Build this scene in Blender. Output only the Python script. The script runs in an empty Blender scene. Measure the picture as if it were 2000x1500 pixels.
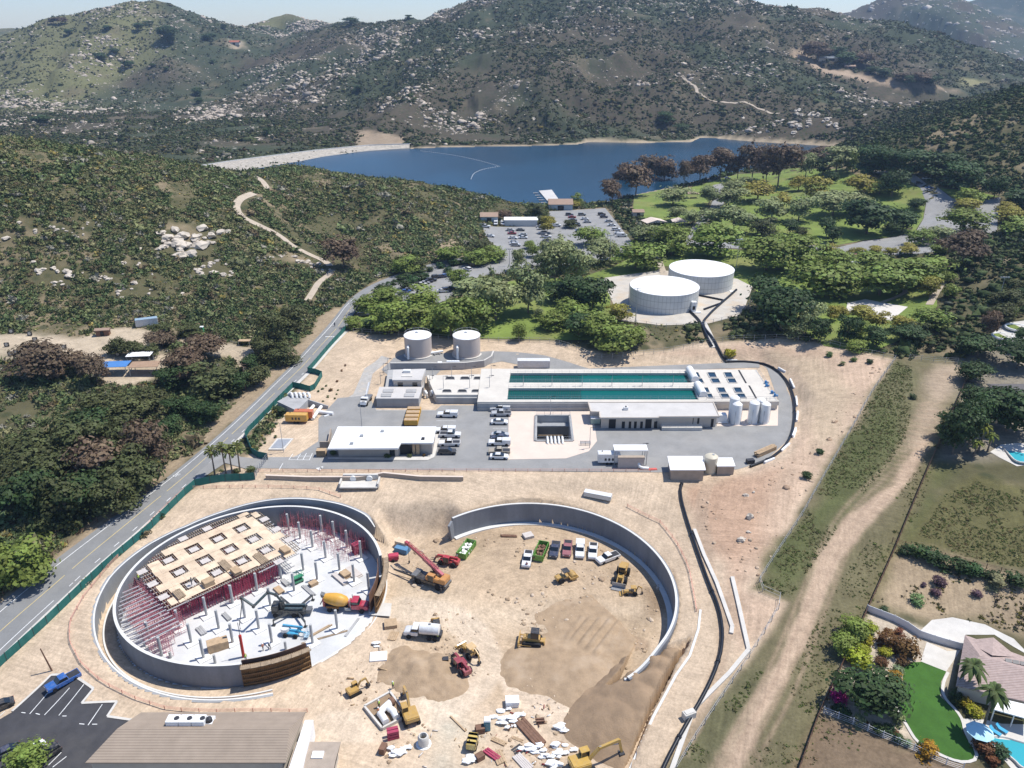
import bpy, bmesh, math, random
import numpy as np
from mathutils import Vector, Matrix
random.seed(7); RNG = np.random.default_rng(11)
SC = bpy.context.scene
COL = SC.collection
PI = math.pi

# camera model (full-size photo pixels 2000x1500)
F_PX, HZ, CAMZ = 1540.0, 56.0, 100.0
PITCH = math.atan((750 - HZ) / F_PX)
CP, SP = math.cos(PITCH), math.sin(PITCH)

def ray(px, py):
    x = (np.asarray(px, float) - 1000) / F_PX
    u = (750 - np.asarray(py, float)) / F_PX
    return np.stack([x + 0 * u, CP + u * SP, -SP + u * CP], -1)

def atz(px, py, z=0.0):
    """world XY where the sight line of a photo pixel meets the level z"""
    d = ray(px, py)
    t = (np.asarray(z, float) - CAMZ) / d[..., 2]
    return d[..., :2] * t[..., None]

def atY(px, py, Y):
    d = ray(px, py)
    t = Y / d[1]
    return (d[0] * t, Y, CAMZ + d[2] * t)

# noise
def _h(ix, iy, s):
    n = (ix.astype(np.int64) * 374761393 + iy.astype(np.int64) * 668265263 + s * 974634777) & 0xFFFFFFFF
    n = ((n ^ (n >> 13)) * 1274126177) & 0xFFFFFFFF
    n = n ^ (n >> 16)
    return (n & 0xFFFFFF) / float(0xFFFFFF)

def vnoise(x, y, s=0):
    x0 = np.floor(x); y0 = np.floor(y)
    fx = x - x0; fy = y - y0
    fx = fx * fx * (3 - 2 * fx); fy = fy * fy * (3 - 2 * fy)
    a = _h(x0, y0, s); b = _h(x0 + 1, y0, s); c = _h(x0, y0 + 1, s); d = _h(x0 + 1, y0 + 1, s)
    return (a * (1 - fx) + b * fx) * (1 - fy) + (c * (1 - fx) + d * fx) * fy

def fbm(x, y, wl, oct=4, s=0, gain=0.5):
    x = np.asarray(x, float); y = np.asarray(y, float)
    t = np.zeros(np.broadcast(x, y).shape); a = 1.0; n = 0.0
    for o in range(oct):
        k = 2.0 ** o / wl
        ca, sa = math.cos(o * 0.7 + s), math.sin(o * 0.7 + s)
        t = t + a * vnoise((x * ca - y * sa) * k + 17.3 * o, (x * sa + y * ca) * k - 9.1 * o, s + o * 31)
        n += a; a *= gain
    return t / n                                        # 0..1

def sstep(a, b, x):
    t = np.clip((x - a) / (b - a), 0, 1)
    return t * t * (3 - 2 * t)

def poly_sd(X, Y, P):
    """signed distance to a polygon, negative inside"""
    P = np.asarray(P, float); n = len(P)
    d = np.full(X.shape, 1e18); ins = np.zeros(X.shape, bool)
    for i in range(n):
        ax, ay = P[i]; bx, by = P[(i + 1) % n]
        ex, ey = bx - ax, by - ay
        wx, wy = X - ax, Y - ay
        t = np.clip((wx * ex + wy * ey) / (ex * ex + ey * ey + 1e-12), 0, 1)
        d = np.minimum(d, (wx - ex * t) ** 2 + (wy - ey * t) ** 2)
        c = (ay > Y) != (by > Y)
        with np.errstate(divide='ignore', invalid='ignore'):
            xi = ax + (Y - ay) * ex / (ey if ey != 0 else 1e-12)
        ins ^= c & (X < xi)
    d = np.sqrt(d)
    return np.where(ins, -d, d)

def line_d(X, Y, P):
    """distance to an open polyline and the parameter 0..n-1 of the nearest point"""
    P = np.asarray(P, float)
    d = np.full(X.shape, 1e18); tt = np.zeros(X.shape)
    for i in range(len(P) - 1):
        ax, ay = P[i][:2]; ex, ey = P[i + 1][0] - ax, P[i + 1][1] - ay
        wx, wy = X - ax, Y - ay
        t = np.clip((wx * ex + wy * ey) / (ex * ex + ey * ey + 1e-12), 0, 1)
        q = (wx - ex * t) ** 2 + (wy - ey * t) ** 2
        m = q < d
        d = np.where(m, q, d); tt = np.where(m, i + t, tt)
    return np.sqrt(d), tt

def pz(pts, z):
    return atz([p[0] for p in pts], [p[1] for p in pts], z)

# the two round excavations
Z_RIM, Z_FLR = -3.0, -8.3
def fit_circle(Q):
    M = np.c_[2 * Q, np.ones(len(Q))]
    s = np.linalg.lstsq(M, (Q ** 2).sum(1), rcond=None)[0]
    return s[0], s[1], math.sqrt(s[2] + s[0] ** 2 + s[1] ** 2)
RA_PX = [(227,1211),(230,1160),(275,1097),(356,1043),(449,1005.5),(575,989),(650,1004),(710,1034),(744.5,1082),(269,1262),(350,1289),(410,1298),(470,1298)]
RB_PX = [(883,1012),(953,996),(1012,983),(1067,984),(1129,996),(1195,1021),(1261,1064),(1301,1108),(1320,1155),(1316,1199),(1294,1243),(1250,1293)]
AX, AY, AR = fit_circle(pz(RA_PX, Z_RIM))
BX, BY, BR = fit_circle(pz(RB_PX, Z_RIM))
def _harm(PX, cx, cy, r):
    Q = pz(PX, Z_RIM) - np.array([cx, cy])
    th = np.arctan2(Q[:, 1], Q[:, 0]); e = np.hypot(Q[:, 0], Q[:, 1]) - r
    M = np.c_[np.cos(2 * th), np.sin(2 * th), np.cos(3 * th), np.sin(3 * th)]
    return np.linalg.lstsq(M.T @ M + 0.6 * np.eye(4), M.T @ e, rcond=None)[0]
_HA, _HB = _harm(RA_PX, AX, AY, AR), _harm(RB_PX, BX, BY, BR)
def ra(th):                                            # radius of the finished tank wall at bearing th
    return AR + _HA[0] * np.cos(2 * th) + _HA[1] * np.sin(2 * th) + _HA[2] * np.cos(3 * th) + _HA[3] * np.sin(3 * th)
def rb(th):
    return BR + _HB[0] * np.cos(2 * th) + _HB[1] * np.sin(2 * th) + _HB[2] * np.cos(3 * th) + _HB[3] * np.sin(3 * th)
def ring_gap(t): return np.interp(np.degrees(t) % 360, [0, 40, 70, 90, 120, 140, 157, 180, 360], [4, 4, 2.4, 1.6, 1.0, 1.2, 2.7, 4, 4])
RGAP = 4.0                                             # tank wall to outer retaining ring

# relief: spot heights (photo pixel, level)
SPOTS = [
 # works yard
 (560,905,0),(620,870,0),(750,860,0),(900,880,0),(1100,880,0),(1300,870,0),(1480,880,0),(1530,800,0),(1500,722,0),(1200,712,0),(900,715,0),(760,720,0),
 (700,800,0),(640,760,1),(700,690,1.5),(820,690,.5),(930,690,.5),(1050,690,1),(1200,700,1),(620,905,0),(1000,930,-.3),(1200,930,-.3),(1300,945,-.6),
 (760,930,-.4),(540,930,-.4),(1400,925,-.2),
 # bench above the pits
 (520,985,-2.6),(620,975,-2.4),(760,975,-2.2),(800,960,-1.6),(960,975,-2.3),(1100,965,-2),(1200,980,-2.4),(1290,1010,-2.8),(1340,1100,-3.1),(1350,1200,-3.4),
 (400,1010,-2.8),(300,1050,-3.2),(220,1120,-3.6),(165,1200,-4.3),(180,1290,-5.6),(260,1350,-6.6),(350,1385,-7.2),(470,1385,-7.4),
 (100,1330,-7),(60,1420,-7.6),(250,1450,-7.6),(450,1450,-7.8),(600,1450,-8),(560,1375,-7.8),(650,1330,-8.2),
 # haul road and right side
 (1380,1150,-3.3),(1410,1230,-4),(1370,1330,-5),(1330,1430,-6),(1290,1500,-6.6),(1350,960,-1),(1380,1050,-1.8),(1430,1120,-2),(1480,1000,.5),
 (1440,1260,-4),(1480,1180,-2.6),(1520,1080,-.5),(1560,960,2),(1550,1250,-3.5),(1500,1400,-5.2),(1450,1500,-6.2),(1640,1050,0),(1700,950,2.5),(1620,1180,-2.2),
 (1590,1400,-5),(1700,1350,-4.2),(1850,1400,-4.5),(1980,1450,-4.6),(1980,1250,-3.6),(1800,1230,-3),(1760,1080,-.5),(1900,1050,1),(1990,1150,0),(1900,920,4),(1990,900,5),
 (1600,860,2.5),(1600,760,4.5),(1700,700,7),(1760,720,7.5),(1850,720,8),(1820,830,5.5),(1780,900,3.5),(1680,860,4),(1560,700,3.5),(1450,690,2.5),(1350,690,1.5),
 (1540,760,1.5),(1565,850,.8),
 # park, tanks, car parks
 (1250,640,4.5),(1350,600,5),(1450,610,5.2),(1480,560,5),(1180,600,4),(1100,650,2.5),(1000,620,3),(900,610,2.5),(800,600,1.8),(720,620,.8),
 (1600,640,6.5),(1750,640,7.5),(1700,560,6.5),(1600,500,5.5),(1450,480,4),(1300,500,4),(1150,500,3),(1000,520,2.8),(850,550,2),
 (960,460,2.5),(1050,440,1.8),(1150,420,.8),(1200,400,0),(1100,400,-.8),(1300,420,2.2),(1400,400,2.2),(1300,385,.8),(1400,360,.4),(1500,420,4),(1650,430,6),
 (1500,350,1),(1650,340,3),(1780,400,7),(1780,340,6.5),(1900,420,10),(1850,480,9),(1700,490,6.5),(1980,420,13),(1900,370,10),
 (1830,600,9),(1900,560,13),(1990,520,18),(1860,680,8.5),(1990,640,13),(1930,760,7.5),
 # lower road
 (670,640,.3),(600,710,.2),(520,780,0),(440,860,-.3),(370,930,-.9),(300,1000,-2),(220,1075,-3.4),(120,1165,-5),(30,1245,-6.4),(-60,1330,-7.6),(-120,1290,-7.4),
 (700,590,.6),(760,555,1),(860,530,1.6),
 # the near hill left of the road
 (-150,1150,-5.5),(60,1080,-4),(180,960,-2.5),(300,880,-1.5),(380,820,-.5),(460,740,0),(520,700,.2),(590,620,.8),(640,570,1.5),(690,540,2),
 (-100,900,-2),(100,820,0),(200,720,2.2),(60,690,3),(-150,760,2.5),(300,680,3),(430,680,1.5),(420,640,3),(280,630,5),(120,640,4.5),(-100,640,6),
 (550,560,4),(450,560,8),(300,560,10.5),(100,560,12.5),(-150,560,14),(620,500,5),(500,480,14),(300,480,19),(100,480,23),(-150,480,26),
 (600,420,15),(500,400,24),(300,400,31),(100,400,35),(-150,400,39),(720,480,6.5),(820,500,4),(900,480,4),(700,420,12.5),(820,430,10),(900,425,6.5),(940,410,5),
 (800,380,17.5),(700,385,20),
]
CREST = [  # skyline of the near hill: pixel, depth
 (-260,262,420),(-100,270,425),(0,279,430),(100,290,432),(200,301,436),(300,313,440),(400,331,446),(470,343,452),(510,338,470),(560,327,485),(620,334,480),(700,347,470),(800,356,468),(880,364,478),(930,376,492),(985,396,505),
]
_sp = [(*atz(a, b, z), z) for a, b, z in SPOTS]
for a, b, Y in CREST:
    x, y, z = atY(a, b, Y); _sp.append((x, y, z))
    _sp.append((x * 1.08, y + 36, z - 7)); _sp.append((x * 1.22, y + 100, max(z - 30, -9) if a < 560 else -5))
for x, y in [(-260, 640), (-120, 700), (0, 640), (120, 640), (260, 640), (380, 700), (100, 760), (300, 780), (-400, 760), (-240, 820)]:
    _sp.append((x, y, -4))
for x, y, z in [(-140, 60, -7), (0, 50, -9), (140, 50, -7), (220, 120, 0), (260, 200, 8), (-200, 120, -4), (-260, 220, 2), (330, 300, 22), (420, 400, 45), (-420, 380, 45)]:
    _sp.append((x, y, z))
_sp = np.array(_sp)
class TPS:
    def __init__(s, P, lam=1e-3):
        s.P = P[:, :2] / 100.0
        n = len(P)
        K = s.k(s.P, s.P) + lam * np.eye(n)
        Q = np.c_[np.ones(n), s.P]
        A = np.block([[K, Q], [Q.T, np.zeros((3, 3))]])
        s.w = np.linalg.solve(A, np.r_[P[:, 2], 0, 0, 0])
    def k(s, a, b):
        r2 = ((a[:, None, :] - b[None]) ** 2).sum(-1)
        return 0.5 * r2 * np.log(r2 + 1e-12)
    def __call__(s, X, Y):
        q = np.stack([X.ravel(), Y.ravel()], -1) / 100.0
        out = np.empty(len(q))
        for i in range(0, len(q), 40000):
            c = q[i:i + 40000]
            out[i:i + 40000] = s.k(c, s.P) @ s.w[:-3] + s.w[-3] + c @ s.w[-2:]
        return out.reshape(X.shape)
_tps = TPS(_sp)

# far ridges: (photo pixel, depth) chains, fall
def chain(L): return [atY(a, b, Y) for a, b, Y in L]
RIDGES = [
 (chain([(-500,150,1500),(-250,110,1600),(-60,85,1650),(30,60,1700),(100,36,1720),(150,28,1740),(180,18,1750),(220,11,1760),(262,3,1760),(300,2,1760),(345,12,1760),(385,30,1770),(430,42,1800),(480,54,1850)]), .30),
 (chain([(290,4,1760),(300,60,1600),(330,120,1450),(350,180,1320),(380,220,1220)]), .34),
 (chain([(110,40,1720),(90,110,1500),(60,180,1300),(40,240,1120)]), .34),
 (chain([(480,54,1900),(512,46,2000),(530,34,2050),(560,25,2060),(600,38,2050),(650,46,2000),(700,42,1900)]), .30),
 (chain([(690,45,1750),(740,44,1700),(780,40,1650),(830,37,1620),(880,16,1600),(930,0,1580),(1000,-16,1560),(1100,-28,1540),(1200,-26,1540),(1300,-24,1540),(1400,-8,1560),(1450,4,1600),(1495,19,1650)]), .27),
 (chain([(700,46,1720),(650,92,1500),(560,152,1330),(480,192,1230),(400,232,1120),(340,262,1040)]), .36),
 (chain([(1000,-16,1560),(1000,40,1400),(960,90,1230),(880,134,1080),(800,190,960),(740,240,880)]), .36),
 (chain([(1000,40,1400),(1060,90,1220),(1095,145,1060),(1110,190,960),(1130,240,880)]), .36),
 (chain([(1300,-22,1540),(1290,50,1380),(1250,120,1180),(1230,190,1020),(1240,250,900)]), .37),
 (chain([(1495,19,1500),(1540,12,1480),(1570,18,1470),(1590,11,1480),(1612,16,1470),(1660,36,1440),(1750,42,1420),(1800,55,1400),(1850,72,1380),(1905,96,1350),(1950,118,1320),(2010,138,1300),(2150,170,1250)]), .30),
 (chain([(1500,20,1500),(1440,90,1320),(1390,140,1180),(1350,190,1060),(1340,240,930)]), .37),
 (chain([(1700,60,1380),(1640,130,1200),(1570,190,1040),(1560,235,930)]), .37),
 (chain([(1850,75,1380),(1800,140,1220),(1730,200,1080)]), .37),
 (chain([(1600,60,2600),(1650,34,2650),(1690,10,2700),(1720,-4,2700),(1780,-22,2700),(1850,-14,2700),(1890,2,2700),(1940,26,2650),(2050,70,2600)]), .32),
 (chain([(1890,10,3600),(1920,-4,3700),(2000,-22,3700),(2150,-20,3700),(2400,10,3700)]), .3),
 # dark hill on the right, near
 (chain([(1655,284,800),(1700,250,780),(1760,228,760),(1850,197,730),(1930,167,705),(2010,138,680),(2200,70,620),(2500,0,560)]), .36),
 (chain([(2010,138,680),(2000,230,560),(1960,300,480)]), .30),
 # far left low hills and a sea-side rise
 (chain([(-400,90,2600),(-100,70,2600),(20,54,2600),(45,62,2500)]), .2),
]
def ridge_h(X, Y):
    h = np.full(X.shape, -30.0)
    nz = fbm(X, Y, 210, 5, 3)
    rid = 1 - np.abs(2 * fbm(X, Y, 150, 4, 9) - 1)
    for P, s in RIDGES:
        P = np.array(P)
        d, t = line_d(X, Y, P)
        i = np.minimum(t.astype(int), len(P) - 2); f = t - i
        zc = P[i, 2] * (1 - f) + P[i + 1, 2] * f
        amp = np.clip(d / 130, 0, 1)
        e = zc - s * d * (0.82 + 0.45 * nz) + amp * (rid - 0.55) * 30 * np.clip(d / 250, .3, 1) + (fbm(X, Y, 22, 3, 5) - .5) * np.where(P[:, 1].mean() > 900, 9, 3.5)
        e = e + np.clip(d / 60, .25, 1) * (1 - np.abs(2 * fbm(X, Y, 70, 4, 15) - 1) - .6) * (20 if P[:, 1].mean() > 900 else 8)
        h = np.maximum(h, e) + 0.0
    return h

# outlines that shape the ground
LAKE_PX = [(560,326),(600,317),(660,304),(720,297),(800,291),(870,288),(1000,286),(1060,285),(1130,282),(1150,277),(1250,279),(1350,277),(1372,269),(1400,270),(1480,277),(1560,281),(1600,284),(1650,287),
           (1610,300),(1500,330),(1400,345),(1300,370),(1215,385),(1190,393),(1150,398),(1100,404),(1050,402),(1000,401),(930,398),(860,386),(780,376),(690,364),(600,342)]
Z_LAKE = -2.0
LAKE = pz(LAKE_PX, Z_LAKE)
PLANT_PX = [(505,918),(560,800),(640,735),(735,705),(880,700),(1000,705),(1150,718),(1300,712),(1480,706),(1530,735),(1552,790),(1545,850),(1500,895),(1440,920),(1300,935),(1000,925),(700,925)]
PLANT = pz(PLANT_PX, 0)
YARD_PX = [(640,1330),(700,1250),(735,1190),(745,1110),(760,1040),(868,1035),(950,1100),(1150,1150),(1250,1250),(1215,1330),(1190,1352),(1290,1300),(1343,1282),(1316,1320),(1272,1401),(1228,1500),(1180,1600),(600,1600),(560,1400)]
YARD = pz(YARD_PX, -8.3)
TENNIS = None

DAM_ = pz([(380,322),(455,312),(520,303.5),(620,291),(720,282),(800,283.5),(800,292),(720,297.5),(600,319),(470,342),(400,356)], -1)
PIT_PX = [(1047,812.5),(1113,812.5),(1119,862),(1046,862)]
PIT_ = pz(PIT_PX, 0)
def height(X, Y):
    near = np.zeros(X.shape); sub = (Y < 860) & (np.abs(X) < 700)
    near[sub] = _tps(X[sub], Y[sub]); near[~sub] = 30 * (Y[~sub] < 860)
    wfar = sstep(620, 820, Y + 0.25 * np.abs(X))
    base = near * (1 - wfar) + (-4.0) * wfar
    base = np.where(np.abs(X) > 460, np.minimum(base, 60), base)
    rg = np.full(X.shape, -60.0); sub = (Y > 400) | (np.abs(X) > 200)
    rg[sub] = ridge_h(X[sub], Y[sub])
    k = 6.0
    h = np.logaddexp(base / k, rg / k) * k                       # soft maximum
    h = np.where(rg < base - 25, base, h)
    sub = Y < 640
    hill = sstep(2, 12, base[sub]) * (1 - sstep(500, 640, Y[sub]))
    h[sub] = h[sub] + hill * ((fbm(X[sub], Y[sub], 45, 4, 21) - .5) * 3.2)
    # level yard of the works
    m = np.zeros(X.shape); sub = (np.abs(X) < 200) & (Y > 60) & (Y < 420)
    sd = poly_sd(X[sub], Y[sub], PLANT)
    m[sub] = 1 - sstep(-1, 5, sd)
    h = h * (1 - m) + 0.0 * m
    for PP in (PIT_,):
        sub = (np.abs(X) < 60) & (Y > 150) & (Y < 230)
        h[sub] = np.where(poly_sd(X[sub], Y[sub], PP) < .25, -6.5, h[sub])
    # lake bed
    sub = (Y > 420) & (Y < 1000) & (np.abs(X) < 560)
    sd = poly_sd(X[sub], Y[sub], LAKE)
    g = h[sub]
    lo = np.where(sd < 0, np.minimum(g, Z_LAKE - 0.2 + sd * .25), np.minimum(np.maximum(g, Z_LAKE + np.minimum(sd * .16, .9)), Z_LAKE + .5 + sd * .42))
    h[sub] = lo
    sub = (Y > 560) & (Y < 820) & (X < -60) & (X > -330)
    h[sub] = np.where(poly_sd(X[sub], Y[sub], DAM_) < 0, np.minimum(h[sub], -3.5), h[sub])
    # excavations
    sub = (np.abs(X) < 130) & (Y > 50) & (Y < 200)
    xs, ys, g = X[sub], Y[sub], h[sub]
    sd = poly_sd(xs, ys, YARD)
    w = 1 - sstep(-2.5, 4.0, sd)
    right = (xs > atz(1190, 1352, -8.3)[0] - 1) & (ys < atz(1190, 1352, -8.3)[1] + 12)
    w = np.where(right, (sd < 0.3).astype(float), w)
    fl = Z_FLR + (fbm(xs, ys, 14, 3, 4) - .5) * .5
    g = g * (1 - w) + fl * w
    dA, tA = np.hypot(xs - AX, ys - AY), np.arctan2(ys - AY, xs - AX)
    g = np.where(dA < ra(tA) + ring_gap(tA) + .4, np.minimum(g, Z_FLR + .35 + 0 * g), g)
    g = np.where(dA < ra(tA) + .4, Z_FLR - .9, g)
    dB, tB = np.hypot(xs - BX, ys - BY), np.arctan2(ys - BY, xs - BX)
    g = np.where(dB < rb(tB) + .45, np.minimum(g, fl), g)
    h[sub] = g
    return h

# one ground sheet to the horizon
def grow(a, s, g, end):
    out = []
    while a < end:
        a += s; s *= g; out.append(a)
    return out
_xr = grow(52, .55, 1.022, 4200); _xl = grow(88, .55, 1.022, 4200)
GX = np.array([-v for v in _xl][::-1] + list(np.arange(-88, 52.01, .5)) + _xr)
GY = np.array(list(np.arange(30, 92, 2.0)) + list(np.arange(92, 172, .5)) + [172 + v for v in grow(0, .55, 1.0095, 5200)])
_GXX, _GYY = np.meshgrid(GX, GY)
GZ = height(_GXX, _GYY)

def zat(x, y):
    x = np.asarray(x, float); y = np.asarray(y, float)
    i = np.clip(np.searchsorted(GX, x) - 1, 0, len(GX) - 2); j = np.clip(np.searchsorted(GY, y) - 1, 0, len(GY) - 2)
    fx = np.clip((x - GX[i]) / (GX[i + 1] - GX[i]), 0, 1); fy = np.clip((y - GY[j]) / (GY[j + 1] - GY[j]), 0, 1)
    return (GZ[j, i] * (1 - fx) + GZ[j, i + 1] * fx) * (1 - fy) + (GZ[j + 1, i] * (1 - fx) + GZ[j + 1, i + 1] * fx) * fy

def at(px, py):
    """world XYZ where the sight line of photo pixels meets the ground"""
    px = np.atleast_1d(np.asarray(px, float)); py = np.atleast_1d(np.asarray(py, float))
    d = ray(px, py); d = d / np.linalg.norm(d, axis=-1, keepdims=True)
    t = np.full(len(px), 95.0); lo = t.copy(); hit = np.zeros(len(px), bool)
    for _ in range(900):
        P = d * t[:, None]
        below = CAMZ + P[:, 2] < zat(P[:, 0], P[:, 1])
        hit |= below
        if hit.all(): break
        lo = np.where(hit, lo, t); t = np.where(hit, t, t * 1.006 + .05)
    hi = t.copy()
    for _ in range(24):
        mid = (lo + hi) / 2; P = d * mid[:, None]
        below = CAMZ + P[:, 2] < zat(P[:, 0], P[:, 1])
        hi = np.where(below, mid, hi); lo = np.where(below, lo, mid)
    P = d * hi[:, None]
    return np.stack([P[:, 0], P[:, 1], zat(P[:, 0], P[:, 1])], -1)

def at1(px, py):
    return Vector(at(px, py)[0])
def mpp(p):
    """metres per photo pixel at a world point"""
    return (p[1] * CP - (p[2] - CAMZ) * SP) / F_PX
# materials
def _new(name):
    m = bpy.data.materials.new(name); m.use_nodes = True
    nt = m.node_tree
    for n in list(nt.nodes): nt.nodes.remove(n)
    out = nt.nodes.new('ShaderNodeOutputMaterial'); b = nt.nodes.new('ShaderNodeBsdfPrincipled')
    nt.links.new(b.outputs[0], out.inputs['Surface'])
    return m, nt, b

def _n(nt, t, **k):
    n = nt.nodes.new(t)
    for a, v in k.items(): setattr(n, a, v)
    return n

def _math(nt, op, a, b=None, c=None, clamp=False):
    n = _n(nt, 'ShaderNodeMath', operation=op, use_clamp=clamp)
    for i, v in enumerate((a, b, c)):
        if v is None: continue
        if isinstance(v, (int, float)): n.inputs[i].default_value = v
        else: nt.links.new(v, n.inputs[i])
    return n.outputs[0]

def _mix(nt, f, a, b, mode='MIX'):
    n = _n(nt, 'ShaderNodeMix', data_type='RGBA', blend_type=mode)
    for i, v in ((0, f), (6, a), (7, b)):
        if isinstance(v, (int, float)): n.inputs[i].default_value = v
        elif isinstance(v, (tuple, list)): n.inputs[i].default_value = (*v[:3], 1)
        else: nt.links.new(v, n.inputs[i])
    return n.outputs[2]

def _noise(nt, vec, scale, detail=4, rough=.55):
    n = _n(nt, 'ShaderNodeTexNoise'); n.inputs['Scale'].default_value = scale
    n.inputs['Detail'].default_value = detail; n.inputs['Roughness'].default_value = rough
    nt.links.new(vec, n.inputs['Vector'])
    return n.outputs['Fac']

def _range(nt, v, a, b, c, d):
    n = _n(nt, 'ShaderNodeMapRange'); nt.links.new(v, n.inputs[0])
    for i, x in enumerate((a, b, c, d)): n.inputs[i + 1].default_value = x
    return n.outputs[0]

def _bump(nt, b, h, strength, dist):
    n = _n(nt, 'ShaderNodeBump'); n.inputs['Strength'].default_value = strength; n.inputs['Distance'].default_value = dist
    nt.links.new(h, n.inputs['Height']); nt.links.new(n.outputs[0], b.inputs['Normal'])

def mat(name, c, rough=.8, var=.12, scale=1.5, dirt=None, dirt_amt=.25, metal=0., bump=0., spec=.3, world=True, streak=None):
    """plain surface with two scales of tone variation and, if asked, a second stain colour"""
    m, nt, b = _new(name)
    if world: vec = _n(nt, 'ShaderNodeNewGeometry').outputs['Position']
    else: vec = _n(nt, 'ShaderNodeTexCoord').outputs['Object']
    v2 = vec
    if streak:
        mp = _n(nt, 'ShaderNodeMapping'); mp.inputs['Scale'].default_value = streak; nt.links.new(vec, mp.inputs[0]); v2 = mp.outputs[0]
    n1 = _noise(nt, v2, scale); n2 = _noise(nt, vec, scale * 9, 3)
    f = _math(nt, 'ADD', _range(nt, n1, .25, .75, 1 - var, 1 + var), _range(nt, n2, .2, .8, -var * .5, var * .5))
    col = _mix(nt, 1.0, c, f, 'MULTIPLY')
    if dirt:
        k = _range(nt, _noise(nt, v2, scale * .45, 5, .6), .5, .68, 0, dirt_amt)
        col = _mix(nt, k, col, dirt)
    nt.links.new(col, b.inputs['Base Color'])
    b.inputs['Roughness'].default_value = rough; b.inputs['Metallic'].default_value = metal
    b.inputs['Specular IOR Level'].default_value = spec
    if bump: _bump(nt, b, n2, .5, bump)
    return m

def stripes(name, c1, c2, axis, period, duty=.12, rough=.8, var=.1, scale=1.2, bump=0.):
    """a surface with regular ruled lines along a local axis (tiles, boards, corrugation)"""
    m, nt, b = _new(name)
    tc = _n(nt, 'ShaderNodeTexCoord').outputs['Object']
    sx = _n(nt, 'ShaderNodeSeparateXYZ'); nt.links.new(tc, sx.inputs[0])
    fr = _math(nt, 'FRACT', _math(nt, 'DIVIDE', sx.outputs[axis], period))
    k = _math(nt, 'LESS_THAN', fr, duty)
    n1 = _noise(nt, tc, scale)
    col = _mix(nt, k, c1, c2)
    col = _mix(nt, 1.0, col, _range(nt, n1, .25, .75, 1 - var, 1 + var), 'MULTIPLY')
    nt.links.new(col, b.inputs['Base Color']); b.inputs['Roughness'].default_value = rough
    b.inputs['Specular IOR Level'].default_value = .25
    if bump: _bump(nt, b, fr, .6, bump)
    return m

def paint(name, rough=.35, metal=0., coat=.3):
    """coloured by each object's own colour"""
    m, nt, b = _new(name)
    oi = _n(nt, 'ShaderNodeObjectInfo'); tc = _n(nt, 'ShaderNodeTexCoord').outputs['Object']
    col = _mix(nt, 1.0, oi.outputs['Color'], _range(nt, _noise(nt, tc, 1.1), .3, .7, .88, 1.06), 'MULTIPLY')
    col = _mix(nt, _range(nt, _noise(nt, tc, 2.4, 5, .65), .45, .7, .04, .32), col, (.36, .31, .25))
    nt.links.new(col, b.inputs['Base Color'])
    b.inputs['Roughness'].default_value = rough; b.inputs['Metallic'].default_value = metal
    b.inputs['Coat Weight'].default_value = coat
    return m

def leaf_mat(name, var=.35, trans=.25):
    m, nt, b = _new(name)
    oi = _n(nt, 'ShaderNodeObjectInfo'); at_ = _n(nt, 'ShaderNodeAttribute', attribute_name='tone')
    vec = _n(nt, 'ShaderNodeTexCoord').outputs['Object']
    f = _math(nt, 'MULTIPLY', _range(nt, at_.outputs['Fac'], 0, 1, 1 - var, 1 + var), _range(nt, _noise(nt, vec, .55, 3), .3, .7, .72, 1.25))
    col = _mix(nt, 1.0, oi.outputs['Color'], f, 'MULTIPLY')
    hs = _n(nt, 'ShaderNodeHueSaturation'); nt.links.new(col, hs.inputs['Color'])
    nt.links.new(_range(nt, at_.outputs['Fac'], 0, 1, .485, .512), hs.inputs['Hue'])
    nt.links.new(hs.outputs[0], b.inputs['Base Color'])
    b.inputs['Roughness'].default_value = .6; b.inputs['Specular IOR Level'].default_value = .2
    if trans:
        t = _n(nt, 'ShaderNodeBsdfTranslucent'); nt.links.new(hs.outputs[0], t.inputs[0])
        mx = _n(nt, 'ShaderNodeMixShader'); mx.inputs[0].default_value = trans
        out = [n for n in nt.nodes if n.type == 'OUTPUT_MATERIAL'][0]
        nt.links.new(b.outputs[0], mx.inputs[1]); nt.links.new(t.outputs[0], mx.inputs[2]); nt.links.new(mx.outputs[0], out.inputs['Surface'])
    return m

def attr_mat(name, rough=.9, var=.3, scale=.8):
    """coloured by the mesh's own colour layer, as for scrub made of many plants"""
    m, nt, b = _new(name)
    a = _n(nt, 'ShaderNodeAttribute', attribute_name='Col')
    vec = _n(nt, 'ShaderNodeNewGeometry').outputs['Position']
    col = _mix(nt, 1.0, a.outputs['Color'], _range(nt, _noise(nt, vec, scale, 3), .3, .7, 1 - var, 1 + var), 'MULTIPLY')
    nt.links.new(col, b.inputs['Base Color']); b.inputs['Roughness'].default_value = rough
    b.inputs['Specular IOR Level'].default_value = .15
    return m

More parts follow.
